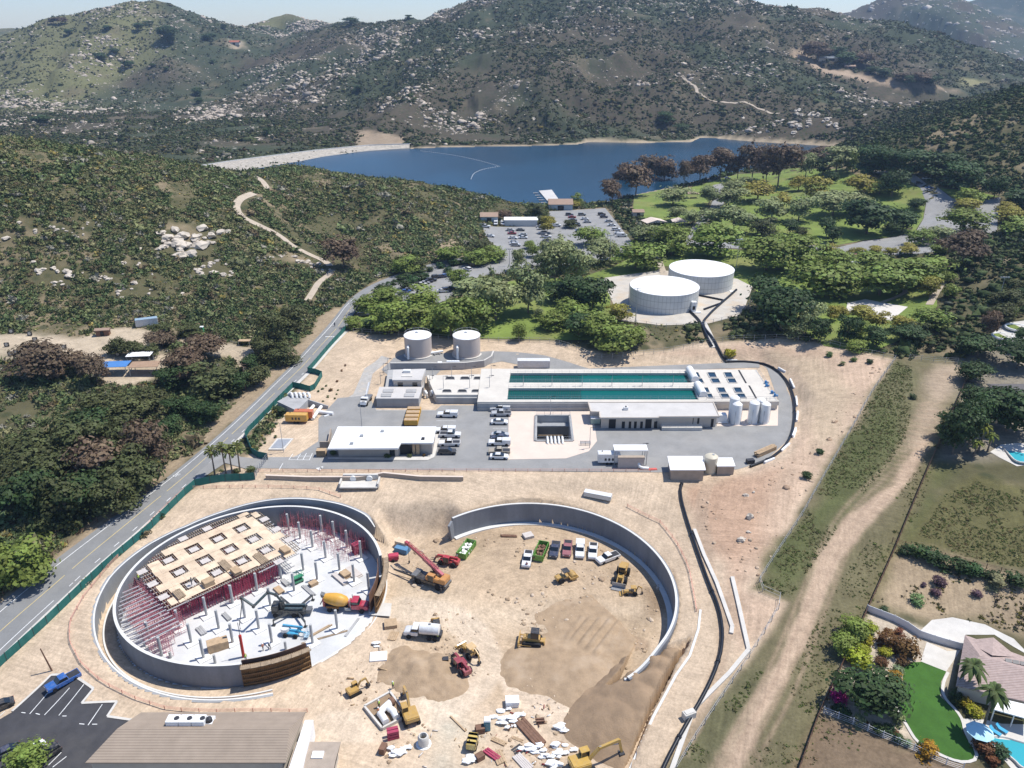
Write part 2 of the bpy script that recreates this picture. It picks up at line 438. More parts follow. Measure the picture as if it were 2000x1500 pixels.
# mesh builder
class MB:
    def __init__(s): s.v = []; s.f = []; s.t = []
    def add(s, vs, fs):
        o = len(s.v); s.v.extend([tuple(v) for v in vs]); s.f.extend([tuple(i + o for i in f) for f in fs]); return s
    def box(s, c, d, rz=0, taper=1.0, tilt=None):
        x, y, z = [k / 2 for k in d]; vs = []
        for sz, tp in ((-z, 1.0), (z, taper)):
            for sx, sy in ((-x, -y), (x, -y), (x, y), (-x, y)): vs.append(Vector((sx * tp, sy * tp, sz)))
        M = Matrix.Rotation(rz, 3, 'Z')
        if tilt is not None: M = M @ Matrix.Rotation(tilt[1], 3, tilt[0])
        vs = [M @ v + Vector(c) for v in vs]
        return s.add(vs, [(0, 3, 2, 1), (4, 5, 6, 7), (0, 1, 5, 4), (1, 2, 6, 5), (2, 3, 7, 6), (3, 0, 4, 7)])
    def boxz(s, x0, x1, y0, y1, z0, z1):
        return s.box(((x0 + x1) / 2, (y0 + y1) / 2, (z0 + z1) / 2), (abs(x1 - x0), abs(y1 - y0), abs(z1 - z0)))
    def beam(s, a, b, w, h=None):
        a, b = Vector(a), Vector(b); h = h or w
        d = (b - a)
        if d.length < 1e-6: return s
        q = d.to_track_quat('X', 'Z').to_matrix(); L = d.length
        vs = [q @ Vector((x, y, z)) + a for x in (0, L) for (y, z) in ((-w / 2, -h / 2), (w / 2, -h / 2), (w / 2, h / 2), (-w / 2, h / 2))]
        return s.add(vs, [(0, 3, 2, 1), (4, 5, 6, 7), (0, 1, 5, 4), (1, 2, 6, 5), (2, 3, 7, 6), (3, 0, 4, 7)])
    def lathe(s, prof, n=24, c=(0, 0, 0), axis='Z', cap=True):
        vs = []
        for r, z in prof:
            for k in range(n):
                a = 2 * PI * k / n; p = (r * math.cos(a), r * math.sin(a), z)
                if axis == 'X': p = (p[2], p[0], p[1])
                elif axis == 'Y': p = (p[0], p[2], p[1])
                vs.append((p[0] + c[0], p[1] + c[1], p[2] + c[2]))
        fs = []
        for i in range(len(prof) - 1):
            for k in range(n):
                q = (i * n + k, i * n + (k + 1) % n, (i + 1) * n + (k + 1) % n, (i + 1) * n + k)
                fs.append(q if axis != 'Y' else q[::-1])
        if cap:
            lo, hi = tuple(range(n))[::-1], tuple((len(prof) - 1) * n + k for k in range(n))
            fs += [lo, hi] if axis != 'Y' else [lo[::-1], hi[::-1]]
        return s.add(vs, fs)
    def cyl(s, c, r, h, n=16, r2=None, axis='Z'):
        return s.lathe([(r, 0), (r if r2 is None else r2, h)], n, c, axis)
    def tube(s, pts, r, n=8, closed=False):
        P = [Vector(p) for p in pts]; rs = r if isinstance(r, (list, tuple)) else [r] * len(P)
        rings = []
        for i, p in enumerate(P):
            if closed: t = (P[(i + 1) % len(P)] - P[i - 1])
            else: t = P[min(i + 1, len(P) - 1)] - P[max(i - 1, 0)]
            t.normalize(); u = t.cross(Vector((0, 0, 1)))
            if u.length < 1e-3: u = t.cross(Vector((0, 1, 0)))
            u.normalize(); w = u.cross(t)
            rings.append([p + rs[i] * (math.cos(2 * PI * k / n) * u + math.sin(2 * PI * k / n) * w) for k in range(n)])
        vs = [v for R in rings for v in R]; fs = []
        m = len(P)
        for i in range(m if closed else m - 1):
            j = (i + 1) % m
            for k in range(n): fs.append((i * n + k, j * n + k, j * n + (k + 1) % n, i * n + (k + 1) % n))
        if not closed: fs += [tuple(range(n)), tuple((m - 1) * n + k for k in range(n))[::-1]]
        return s.add(vs, fs)
    def prism(s, poly, z0, z1):
        n = len(poly)
        ar = sum(poly[i][0] * poly[(i + 1) % n][1] - poly[(i + 1) % n][0] * poly[i][1] for i in range(n))
        if ar < 0: poly = poly[::-1]
        a = [(p[0], p[1], z0) for p in poly]; b = [(p[0], p[1], z1) for p in poly]
        return s.add(a + b, [tuple(range(n))[::-1], tuple(range(n, 2 * n))] + [(i, (i + 1) % n, n + (i + 1) % n, n + i) for i in range(n)])
    def side(s, prof, w, y0=0):
        """a profile in XZ carried across the width in Y"""
        n = len(prof)
        a = [(p[0], y0 - w / 2, p[1]) for p in prof]; b = [(p[0], y0 + w / 2, p[1]) for p in prof]
        return s.add(a + b, [tuple(range(n))[::-1], tuple(range(n, 2 * n))] + [(i, (i + 1) % n, n + (i + 1) % n, n + i) for i in range(n)])
    def quad(s, *p): return s.add(p, [tuple(range(len(p)))])
    def mesh(s, name, m, smooth=False, bevel=0):
        me = bpy.data.meshes.new(name)
        me.from_pydata(s.v, [], s.f); me.validate()
        bm = bmesh.new(); bm.from_mesh(me)
        bmesh.ops.recalc_face_normals(bm, faces=bm.faces)
        if bevel:
            bmesh.ops.bevel(bm, geom=[e for e in bm.edges if e.calc_face_angle(0) > .5], offset=bevel, segments=2, affect='EDGES', clamp_overlap=True)
        bm.to_mesh(me); bm.free()
        if smooth:
            for p in me.polygons: p.use_smooth = True
            if hasattr(me, 'set_sharp_from_angle'): me.set_sharp_from_angle(angle=math.radians(40))
        if m is not None: me.materials.append(m)
        return me
    def build(s, name, m, parent=None, smooth=False, bevel=0, color=None):
        return link(name, s.mesh(name, m, smooth, bevel), parent, color)

def link(name, me, parent=None, color=None, loc=None, rz=None):
    o = bpy.data.objects.new(name, me); COL.objects.link(o)
    if parent is not None: o.parent = parent
    if color is not None: o.color = (*color[:3], 1)
    if loc is not None: o.location = loc
    if rz is not None: o.rotation_euler = (0, 0, rz)
    return o

def tag(o, label=None, cat=None, group=None, kind=None):
    if label: o['label'] = label
    if cat: o['category'] = cat
    if group: o['group'] = group
    if kind: o['kind'] = kind
    return o

def thing(name, label, cat, loc=(0, 0, 0), rz=0, group=None):
    o = bpy.data.objects.new(name, None); COL.objects.link(o)
    o.location = loc; o.rotation_euler = (0, 0, rz); o.empty_display_size = .5
    return tag(o, label, cat, group)

def dup(o, loc=None, rz=None, label=None, color=None, scale=None, group=None):
    """a copy of a thing with copies of its parts and sub-parts"""
    c = o.copy(); COL.objects.link(c)
    if loc is not None: c.location = loc
    if rz is not None: c.rotation_euler = (0, 0, rz)
    if scale is not None: c.scale = scale if hasattr(scale, '__len__') else (scale,) * 3
    if label: c['label'] = label
    if group: c['group'] = group
    if color is not None: c.color = (*color[:3], 1)
    for ch in list(o.children):
        a = ch.copy(); COL.objects.link(a); a.parent = c
        if color is not None: a.color = (*color[:3], 1)
        for g in ch.children:
            b = g.copy(); COL.objects.link(b); b.parent = a
            if color is not None: b.color = (*color[:3], 1)
    return c

ORD = 'first second third fourth fifth sixth seventh eighth ninth tenth eleventh twelfth thirteenth fourteenth fifteenth sixteenth seventeenth eighteenth nineteenth twentieth'.split()
def nth(i, n):
    """a word for one of n in a row read from the left"""
    if n == 1: return ''
    if i == 0: return 'leftmost'
    if i == n - 1: return 'rightmost'
    if i < 20: return ORD[i] + ' from the left'
    tens = {2: 'twenty', 3: 'thirty', 4: 'forty', 5: 'fifty', 6: 'sixty'}[(i + 1) // 10]
    u = (i + 1) % 10
    return (tens + '-' + ORD[u - 1] if u else tens[:-1] + 'ieth') + ' from the left'

def np_mesh(name, V, Fq, m, col=None, tone=None, smooth=False):
    """big mesh straight from arrays; faces all of one size"""
    me = bpy.data.meshes.new(name); k = Fq.shape[1]
    me.vertices.add(len(V)); me.vertices.foreach_set('co', np.ascontiguousarray(V, np.float32).ravel())
    me.loops.add(Fq.size); me.loops.foreach_set('vertex_index', np.ascontiguousarray(Fq, np.int32).ravel())
    me.polygons.add(len(Fq)); me.polygons.foreach_set('loop_start', np.arange(0, Fq.size, k, dtype=np.int32))
    me.update(calc_edges=True)
    if smooth: me.polygons.foreach_set('use_smooth', np.ones(len(Fq), bool))
    if col is not None:
        a = me.attributes.new('Col', 'FLOAT_COLOR', 'POINT')
        a.data.foreach_set('color', np.c_[col, np.ones(len(col))].astype(np.float32).ravel())
    if tone is not None:
        a = me.attributes.new('tone', 'FLOAT', 'POINT'); a.data.foreach_set('value', tone.astype(np.float32))
    me.materials.append(m)
    return me

# sheets laid on the ground
from mathutils.geometry import delaunay_2d_cdt
def drape(W, dz, step=None):
    W = [Vector((float(p[0]), float(p[1]))) for p in W]
    n = len(W)
    if step is None: step = max(1.2, 0.011 * sum(p.length for p in W) / n)
    E = []
    for i in range(n):
        a, b = W[i], W[(i + 1) % n]; k = max(1, int((b - a).length / step))
        E += [a + (b - a) * j / k for j in range(k)]
    P = np.array([(p.x, p.y) for p in W])
    x0, y0 = P.min(0); x1, y1 = P.max(0)
    gx, gy = np.meshgrid(np.arange(x0 + step / 2, x1, step), np.arange(y0 + step / 2, y1, step))
    sd = poly_sd(gx, gy, P)
    k = sd < -step * .4
    pts = E + [Vector((float(a), float(b))) for a, b in zip(gx[k], gy[k])]
    m = len(E)
    r = delaunay_2d_cdt(pts, [], [list(range(m))], 1, 1e-5)
    vs = np.array([(v.x, v.y) for v in r[0]])
    z = zat(vs[:, 0], vs[:, 1]) + dz
    return [(a, b, c) for (a, b), c in zip(vs, z)], [tuple(f) for f in r[2]]

EXCL = []
def sheet(name, PX, m, dz=.05, zfix=None, label=None, cat=None, kind='structure', step=None, world=False, holes=None):
    W = PX if world else [p for p in at([p[0] for p in PX], [p[1] for p in PX])[:, :2]]
    EXCL.append(np.array([(float(p[0]), float(p[1])) for p in W]))
    v, f = drape(W, dz, step)
    if zfix is not None: v = [(a, b, zfix) for a, b, c in v]
    o = MB().add(v, f).build(name, m)
    for p in o.data.polygons: p.use_smooth = True
    return tag(o, label, cat, None, kind)

def resample(P, step):
    P = np.asarray(P, float); d = np.r_[0, np.cumsum(np.linalg.norm(np.diff(P, axis=0), axis=1))]
    n = max(2, int(d[-1] / step) + 1); t = np.linspace(0, d[-1], n)
    return np.stack([np.interp(t, d, P[:, i]) for i in range(P.shape[1])], -1)

def smooth_path(P, it=2):
    P = np.asarray(P, float)
    for _ in range(it):
        Q = [P[0]]
        for a, b in zip(P[:-1], P[1:]): Q += [a * .75 + b * .25, a * .25 + b * .75]
        Q.append(P[-1]); P = np.array(Q)
    return P

def ribbon_v(W, width, dz, step=2.0, off=0.0, nx=1):
    """strip of ground along a world path"""
    P = resample(np.asarray(W)[:, :2], step); T = np.gradient(P, axis=0); T /= np.linalg.norm(T, axis=1)[:, None] + 1e-9
    N = np.stack([-T[:, 1], T[:, 0]], -1); vs = []
    wd = width if np.ndim(width) else np.full(len(P), width)
    if np.ndim(width): wd = np.interp(np.linspace(0, 1, len(P)), np.linspace(0, 1, len(width)), width)
    for j in range(nx + 1):
        q = P + N * (off + wd[:, None] * (j / nx - .5)); vs.append(np.c_[q, zat(q[:, 0], q[:, 1]) + dz])
    n = len(P); V = np.concatenate(vs)
    return V, [(j * n + i, j * n + i + 1, (j + 1) * n + i + 1, (j + 1) * n + i) for j in range(nx) for i in range(n - 1)]

def pxpath(PX, sm=2):
    A = at([p[0] for p in PX], [p[1] for p in PX])
    return smooth_path(A, sm) if sm else A
# camera, sky, sun
cam = bpy.data.cameras.new('camera'); co = bpy.data.objects.new('camera', cam); COL.objects.link(co)
cam.sensor_fit = 'HORIZONTAL'; cam.sensor_width = 36.0; cam.lens = F_PX / 2000 * 36
cam.clip_start = 1; cam.clip_end = 20000
co.location = (0, 0, CAMZ); co.rotation_euler = (PI / 2 - PITCH, 0, 0)
SC.camera = co
SUN_EL, SUN_AZ = math.radians(64), math.atan2(.30, .95)     # light comes from the right and a little from beyond
sd_ = Vector((math.cos(SUN_AZ) * math.cos(SUN_EL), math.sin(SUN_AZ) * math.cos(SUN_EL), math.sin(SUN_EL)))
sun = bpy.data.lights.new('sun', 'SUN'); so = bpy.data.objects.new('sun', sun); COL.objects.link(so)
sun.energy = 4.8; sun.angle = math.radians(.5); sun.color = (1, .965, .90)
so.rotation_euler = sd_.to_track_quat('Z', 'Y').to_euler(); so.location = (200, 100, 400)
w = bpy.data.worlds.new('World'); SC.world = w; w.use_nodes = True
nt = w.node_tree; bg = nt.nodes['Background']
sky = nt.nodes.new('ShaderNodeTexSky'); sky.sky_type = 'NISHITA'; sky.sun_disc = False
sky.sun_elevation = SUN_EL; sky.sun_rotation = PI / 2 - SUN_AZ; sky.air_density = 1.0; sky.dust_density = .3; sky.ozone_density = 2.5; sky.altitude = 300
_sx = nt.nodes.new('ShaderNodeMix'); _sx.data_type = 'RGBA'; _sx.blend_type = 'MULTIPLY'; _sx.inputs[0].default_value = 1; _sx.inputs[7].default_value = (.93, 1.0, 1.16, 1)
nt.links.new(sky.outputs[0], _sx.inputs[6]); nt.links.new(_sx.outputs[2], bg.inputs[0]); bg.inputs[1].default_value = .12
SC.view_settings.view_transform = 'Standard'; SC.view_settings.look = 'None'; SC.view_settings.exposure = .24; SC.view_settings.gamma = 1
SC.cycles.max_bounces = 5; SC.cycles.diffuse_bounces = 3; SC.cycles.transparent_max_bounces = 8; SC.cycles.volume_bounces = 0
SC.cycles.use_denoising = True

# ground colours
def gcol():
    X, Y, Z = _GXX, _GYY, GZ
    n = X.shape
    C = np.zeros(n + (3,)); rock = np.zeros(n); scrub = np.zeros(n)
    def put(mask, c):
        C[:] = C * (1 - mask[..., None]) + np.array(c) * mask[..., None]
    n1 = fbm(X, Y, 30, 4, 40); n2 = fbm(X, Y, 160, 4, 41); n3 = fbm(X, Y, 8, 3, 42)
    C[:] = (.10, .092, .048)                                         # scrub country
    far = sstep(620, 760, Y + .3 * np.abs(X))
    put(far, (.052, .062, .036)); put(far * sstep(.45, .65, n2), (.078, .066, .046))
    lm = far * sstep(-150, -330, X + .12 * (Y - 1000)) * sstep(1050, 1200, Y)       # grassy left mountain
    put(lm * sstep(.40, .55, fbm(X, Y, 260, 4, 44)), (.14, .138, .066))
    put(far * sstep(.62, .75, n1) * .6, (.14, .115, .075))
    rock += far * (.22 + .9 * sstep(.50, .70, fbm(X, Y, 190, 3, 47)) + .5 * sstep(40, 150, Z) )
    scrub += far * (1 - .6 * lm)
    nh = (1 - far) * sstep(.5, .66, n1 * .6 + n3 * .4)
    put(nh * .8, (.23, .18, .115))
    scrub += (1 - far)
    # bare patches on the near hill
    def zone(PX, c, soft=3.0, wob=4.0, z=None, amt=1.0, kill=True):
        W = pz(PX, z) if z is not None else at([p[0] for p in PX], [p[1] for p in PX])[:, :2]
        x0, y0 = W.min(0) - 12; x1, y1 = W.max(0) + 12
        i0, i1 = np.searchsorted(GX, (x0, x1)); j0, j1 = np.searchsorted(GY, (y0, y1))
        s = np.s_[j0:j1, i0:i1]
        d = poly_sd(X[s], Y[s], W) + (n3[s] - .5) * wob
        m = (1 - sstep(-soft / 2, soft / 2, d)) * amt
        C[s] = C[s] * (1 - m[..., None]) + np.array(c) * m[..., None]
        if kill: scrub[s] *= 1 - m; rock[s] *= 1 - m
    DIRT, PINK = (.535, .415, .295), (.50, .365, .26)
    zone([(815,470),(860,440),(900,450),(935,480),(925,505),(840,505),(760,490)], (.30, .23, .155), 10, 10, amt=.8, kill=False)
    zone([(700,255),(790,262),(800,290),(690,292)], (.34, .26, .18), 8, 8, z=2, amt=.8)
    zone([(0,655),(60,650),(150,662),(215,640),(290,640),(305,655),(300,672),(330,700),(290,745),(215,760),(150,715),(30,705),(-120,720),(-140,650)], (.46, .375, .27), 4, 5)
    zone([(430,668),(505,680),(520,700),(480,728),(450,700),(400,690),(340,665),(380,655)], (.44, .36, .26), 3, 4)
    zone([(305,945),(520,770),(640,655),(690,600),(640,600),(590,660),(480,760),(380,870),(270,940),(120,1080),(0,1165),(-60,1210),(-60,1260),(120,1110)], (.33, .255, .17), 4, 6)
    zone([(0,690),(60,690),(60,1000),(0,1130),(-200,1130),(-200,700)], (.11, .10, .058), 20, 10, amt=.5, kill=False)
    # works: sand everywhere inside the fence
    zone([(675,645),(720,655),(780,650),(860,660),(1000,665),(1080,668),(1130,680),(1180,690),(1300,685),(1370,668),(1440,668),(1520,660),(1600,668),(1745,702),(1690,790),(1620,890),(1560,1000),(1470,1150),(1540,1175),(1460,1300),(1340,1440),(1290,1560),(-60,1560),(-60,1320),(0,1285),(180,1130),(370,960),(500,880),(590,745)], DIRT, 2.5, 2)
    zone([(1290,690),(1500,668),(1745,704),(1690,790),(1620,890),(1560,1000),(1470,1150),(1540,1175),(1500,1240),(1440,1270),(1400,1080),(1360,960),(1440,930),(1540,890),(1570,800),(1540,725),(1470,695)], PINK, 5, 4)
    zone([(1500,690),(1600,700),(1660,760),(1650,850),(1590,880),(1565,800),(1545,730)], (.50, .385, .265), 7, 5)
    zone([(1350,960),(1450,935),(1520,920),(1490,1040),(1440,1140),(1400,1070)], (.47, .315, .215), 7, 6)
    # pit floor, darker damp sand and tracks
    zone([(880,1035),(1080,1015),(1230,1070),(1310,1180),(1260,1280),(1190,1340),(1000,1390),(800,1330),(740,1180),(770,1080)], (.44, .33, .222), 8, 6, z=-8.3)
    zone([(770,1130),(900,1160),(1100,1190),(1250,1180),(1260,1210),(1100,1230),(900,1240),(760,1215)], (.53, .42, .30), 12, 7, z=-8.3, amt=.85)
    zone([(1110,1205),(1225,1205),(1262,1225),(1270,1280),(1210,1335),(1130,1350),(1080,1345),(1020,1310),(1010,1285),(1060,1260)], (.41, .305, .20), 9, 6, z=-8.3, amt=.85)
    zone([(1262,1150),(1310,1150),(1312,1200),(1270,1200)], (.26, .185, .12), 4, 4, z=-8.3)
    zone([(880,1100),(960,1060),(1010,1040),(860,1050)], (.36, .265, .175), 8, 6, z=-8.3, amt=.8)
    zone([(780,1310),(830,1290),(870,1300),(890,1345),(850,1350),(800,1350)], (.34, .245, .155), 6, 6, z=-8.3, amt=.8)
    zone([(820,1360),(880,1360),(930,1430),(870,1480),(830,1420)], (.47, .455, .37), 12, 12, z=-8.3, amt=.7)
    # right-hand strip of weeds, dirt track, field
    zone([(1748,703),(1880,700),(1900,720),(1840,900),(1760,1080),(1700,1200),(1640,1350),(1560,1520),(1280,1560),(1340,1440),(1460,1310),(1545,1180),(1475,1150),(1570,1000),(1640,880)], (.15, .132, .072), 3, 3)
    zone([(1748,705),(1700,790),(1640,890),(1570,1005),(1475,1148),(1545,1172),(1590,1120),(1640,1020),(1720,930),(1775,860),(1790,800),(1790,720)], (.092, .105, .04), 5, 8, amt=.85)
    zone([(1870,760),(1800,1000),(1740,1100),(1690,1220),(1640,1340),(1600,1430),(1575,1500),(1620,1500),(1680,1350),(1740,1180),(1850,900)], (.105, .118, .04), 7, 7, amt=.8)
    zone([(1780,715),(1880,708),(1850,800),(1800,900),(1740,985),(1660,1060),(1610,1170),(1560,1290),(1490,1400),(1440,1510),(1370,1510),(1430,1420),(1500,1290),(1560,1160),(1600,1060),(1640,1010),(1710,940),(1760,870),(1740,800),(1720,760)], (.30, .225, .155), 9, 7, amt=.22)
    zone([(1795,860),(1815,860),(1770,950),(1690,1030),(1640,1100),(1600,1200),(1540,1330),(1480,1420),(1440,1510),(1385,1510),(1440,1410),(1510,1300),(1560,1190),(1600,1085),(1650,1015),(1740,945)], (.46, .34, .24), 1.4, 2)
    zone([(1830,710),(1890,710),(1850,790),(1800,870),(1770,880),(1800,800)], (.45, .345, .25), 7, 5, amt=.8)
    zone([(1340,1440),(1480,1300),(1500,1310),(1420,1430),(1380,1520),(1310,1520)], (.13, .125, .065), 4, 5, amt=.8)
    # lots to the right of the long wall
    zone([(1910,930),(2050,960),(2050,1120),(1960,1110),(1775,1060),(1840,960)], (.125, .115, .05), 3, 3)
    zone([(1770,1070),(2060,1130),(2060,1260),(1980,1230),(1900,1210),(1830,1225),(1700,1180)], (.36, .275, .18), 5, 5)
    zone([(1700,1190),(1800,1225),(1880,1270),(1850,1330),(1840,1420),(1900,1480),(1840,1470),(1600,1390)], (.50, .42, .32), 2, 1)
    zone([(1600,1395),(1830,1475),(1960,1520),(1900,1580),(1520,1560)], (.20, .145, .095), 3, 2)
    zone([(1880,700),(2060,600),(2060,900),(1900,900),(1830,900),(1870,790)], (.24, .21, .16), 5, 5)
    for PX, wd, c_, a_ in (([(1075,1262),(1020,1280),(1000,1318),(1020,1358),(1075,1390),(1150,1425)], 3.2, (.58, .46, .34), .9), ([(1250,1260),(1180,1235),(1080,1215)], 2.2, (.34, .245, .165), .8), ([(640,1420),(760,1420),(900,1370),(960,1300),(900,1200),(770,1190)], 4, (.60, .49, .37), .6), ([(1400,930),(1362,1000),(1392,1130),(1425,1220),(1395,1330),(1330,1440)], 1.2, (.42, .31, .22), .6)):
        d, t = line_d(X, Y, smooth_path(pz(PX, -8.3 if PX[0][0] != 1400 else -3), 2)); put((1 - sstep(wd * .7, wd * 1.1, d + (n3 - .5) * 1.5)) * a_, c_)
    d, t = line_d(X, Y, smooth_path(pz([(1808,850),(1755,950),(1662,1025),(1620,1095),(1580,1195),(1525,1320),(1462,1420),(1412,1510)], -2), 2))
    for o_ in (.9, 2.6): put(np.exp(-((d - o_) / .38) ** 2) * .5, (.37, .265, .185))
    # lake shore line and dam foot
    sub = (Y > 440) & (Y < 900) & (np.abs(X) < 560)
    sd = poly_sd(X[sub], Y[sub], LAKE); m = np.zeros(n); m[sub] = (1 - sstep(2, 7, sd)) * (sd > -30)
    put(m * .85, (.40, .32, .22)); scrub *= 1 - m; rock *= 1 - m
    # bare ledge below the hill house, trails cut in the far slopes
    zone([(1545,95),(1575,95),(1590,125),(1700,150),(1780,165),(1880,178),(1860,183),(1760,172),(1680,158),(1600,140),(1560,118)], (.36, .27, .19), 12, 10, amt=.9)
    zone([(1865,155),(1925,156),(1930,165),(1880,168)], (.25, .23, .12), 10, 8, amt=.9)
    zone([(445,80),(475,80),(478,95),(450,95)], (.36, .29, .21), 12, 8, amt=.9)
    C *= (.86 + .28 * n3)[..., None] * (.93 + .14 * n1)[..., None]
    return C.reshape(-1, 3), np.clip(rock, 0, 1.2).ravel(), np.clip(scrub, 0, 1).ravel(), far.ravel()

def ground_material():
    m, nt, b = _new('ground_surface')
    pos = _n(nt, 'ShaderNodeNewGeometry').outputs['Position']
    col = _n(nt, 'ShaderNodeAttribute', attribute_name='Col').outputs['Color']
    rock = _n(nt, 'ShaderNodeAttribute', attribute_name='rock').outputs['Fac']
    scrub = _n(nt, 'ShaderNodeAttribute', attribute_name='scrub').outputs['Fac']
    nA = _noise(nt, pos, .35, 6, .6); nB = _noise(nt, pos, 2.2, 4, .6)
    f = _math(nt, 'ADD', _range(nt, nA, .25, .75, .82, 1.18), _range(nt, nB, .25, .75, -.10, .10))
    c = _mix(nt, 1.0, col, f, 'MULTIPLY')
    # plants too small to model: mottled green and brown flecks
    v = _n(nt, 'ShaderNodeTexVoronoi'); v.inputs['Scale'].default_value = .22; nt.links.new(pos, v.inputs['Vector'])
    sx = _n(nt, 'ShaderNodeSeparateColor'); nt.links.new(v.outputs['Color'], sx.inputs[0])
    k = _math(nt, 'MULTIPLY', scrub, _math(nt, 'GREATER_THAN', sx.outputs[0], .45))
    k = _math(nt, 'MULTIPLY', k, _range(nt, v.outputs['Distance'], .25, .5, .75, 0))
    c = _mix(nt, k, c, (.045, .055, .026))
    # outcrops too far off to model one by one
    v2 = _n(nt, 'ShaderNodeTexVoronoi'); v2.inputs['Scale'].default_value = .16; nt.links.new(pos, v2.inputs['Vector'])
    s2 = _n(nt, 'ShaderNodeSeparateColor'); nt.links.new(v2.outputs['Color'], s2.inputs[0])
    pr = _math(nt, 'LESS_THAN', s2.outputs[1], _math(nt, 'MULTIPLY', rock, .10))
    sz = _math(nt, 'MULTIPLY_ADD', s2.outputs[2], .3, .08)
    k2 = _math(nt, 'MULTIPLY', pr, _math(nt, 'LESS_THAN', v2.outputs['Distance'], sz))
    rc = _mix(nt, s2.outputs[0], (.30, .26, .21), (.50, .45, .38))
    c = _mix(nt, k2, c, rc)
    # wheel tracks: rings round the pit centre and long straight passes, on bare soil only
    sp = _n(nt, 'ShaderNodeSeparateXYZ'); nt.links.new(pos, sp.inputs[0])
    dx, dy = _math(nt, 'SUBTRACT', sp.outputs[0], BX), _math(nt, 'SUBTRACT', sp.outputs[1], BY)
    r_ = _math(nt, 'SQRT', _math(nt, 'ADD', _math(nt, 'MULTIPLY', dx, dx), _math(nt, 'MULTIPLY', dy, dy))); th = _math(nt, 'ARCTAN2', dy, dx)
    def vec(a, b_): n = _n(nt, 'ShaderNodeCombineXYZ'); nt.links.new(a, n.inputs[0]); nt.links.new(b_, n.inputs[1]); return n.outputs[0]
    wob = _math(nt, 'MULTIPLY', nA, 2.2)
    t1 = _noise(nt, vec(_math(nt, 'MULTIPLY_ADD', r_, 1.5, wob), _math(nt, 'MULTIPLY', th, 2.2)), 1.0, 3, .7)
    u1 = _math(nt, 'MULTIPLY_ADD', dx, .35, dy); v1 = _math(nt, 'MULTIPLY_ADD', dy, -.35, dx)
    t2 = _noise(nt, vec(_math(nt, 'MULTIPLY', v1, .05), _math(nt, 'MULTIPLY_ADD', u1, 1.6, wob)), 1.0, 3, .7)
    t3 = _noise(nt, vec(_math(nt, 'MULTIPLY', u1, .05), _math(nt, 'MULTIPLY_ADD', v1, 1.3, wob)), 1.0, 3, .7)
    sel = _range(nt, _noise(nt, pos, .035, 2), .42, .58, 0, 1)
    tt = _math(nt, 'ADD', _math(nt, 'MULTIPLY', t1, _range(nt, r_, 20, 46, .8, .15)), _math(nt, 'MULTIPLY', _mix(nt, sel, t2, t3), _range(nt, r_, 20, 46, .3, .85)))
    dirt = _math(nt, 'MULTIPLY', _math(nt, 'SUBTRACT', 1.0, scrub, clamp=True), _range(nt, r_, 150, 260, 1, 0))
    c = _mix(nt, dirt, c, _mix(nt, 1.0, c, _range(nt, tt, .40, .68, .84, 1.08), 'MULTIPLY'))
    gr = _noise(nt, pos, 1.1, 6, .75)
    c = _mix(nt, dirt, c, _mix(nt, 1.0, c, _range(nt, gr, .34, .62, .86, 1.06), 'MULTIPLY'))
    nt.links.new(c, b.inputs['Base Color']); b.inputs['Roughness'].default_value = .95; b.inputs['Specular IOR Level'].default_value = .1
    _bump(nt, b, _math(nt, 'ADD', nA, _math(nt, 'MULTIPLY', nB, .35)), .35, .5)
    return m

_c, _r, _s, _far = gcol()
_ny, _nx = _GXX.shape
_i = np.arange(_ny * _nx).reshape(_ny, _nx)
_q = np.stack([_i[:-1, :-1], _i[:-1, 1:], _i[1:, 1:], _i[1:, :-1]], -1).reshape(-1, 4)
gm = np_mesh('ground', np.c_[_GXX.ravel(), _GYY.ravel(), GZ.ravel()], _q, ground_material(), col=_c, smooth=True)
for _nm, _a in (('rock', _r), ('scrub', _s)):
    a = gm.attributes.new(_nm, 'FLOAT', 'POINT'); a.data.foreach_set('value', _a.astype(np.float32))
tag(link('ground', gm), kind='structure')
SCRUB = _s.reshape(_GXX.shape); ROCK = _r.reshape(_GXX.shape)
def gsample(A, x, y):
    i = np.clip(np.searchsorted(GX, x) - 1, 0, len(GX) - 2); j = np.clip(np.searchsorted(GY, y) - 1, 0, len(GY) - 2)
    return A[j, i]
# sea beyond the mountains
MB().quad((-60000, 5200, -180), (60000, 5200, -180), (60000, 60000, -180), (-60000, 60000, -180)).build('sea', mat('sea_water', (.05, .09, .13), .3, .05, .001))
tag(bpy.data.objects['sea'], kind='structure')

# lake
def water_mat(name, c, rough=.12, wave=.6, ws=.5, spec=.5):
    m, nt, b = _new(name); pos = _n(nt, 'ShaderNodeNewGeometry').outputs['Position']
    k = _noise(nt, pos, .012, 3)
    nt.links.new(_mix(nt, 1.0, c, _range(nt, k, .3, .7, .75, 1.25), 'MULTIPLY'), b.inputs['Base Color'])
    b.inputs['Roughness'].default_value = rough; b.inputs['IOR'].default_value = 1.33; b.inputs['Specular IOR Level'].default_value = spec
    _bump(nt, b, _noise(nt, pos, ws, 3), .35, wave)
    return m
v, f = [], []
_lp = [(p[0], p[1]) for p in LAKE]
_lc = poly_sd
MB().prism([(-330, 430), (520, 430), (520, 960), (-330, 960)], Z_LAKE - .02, Z_LAKE).build('lake', water_mat('lake_water', (.007, .036, .068), .22, .35, .35, .28))
tag(bpy.data.objects['lake'], kind='structure')
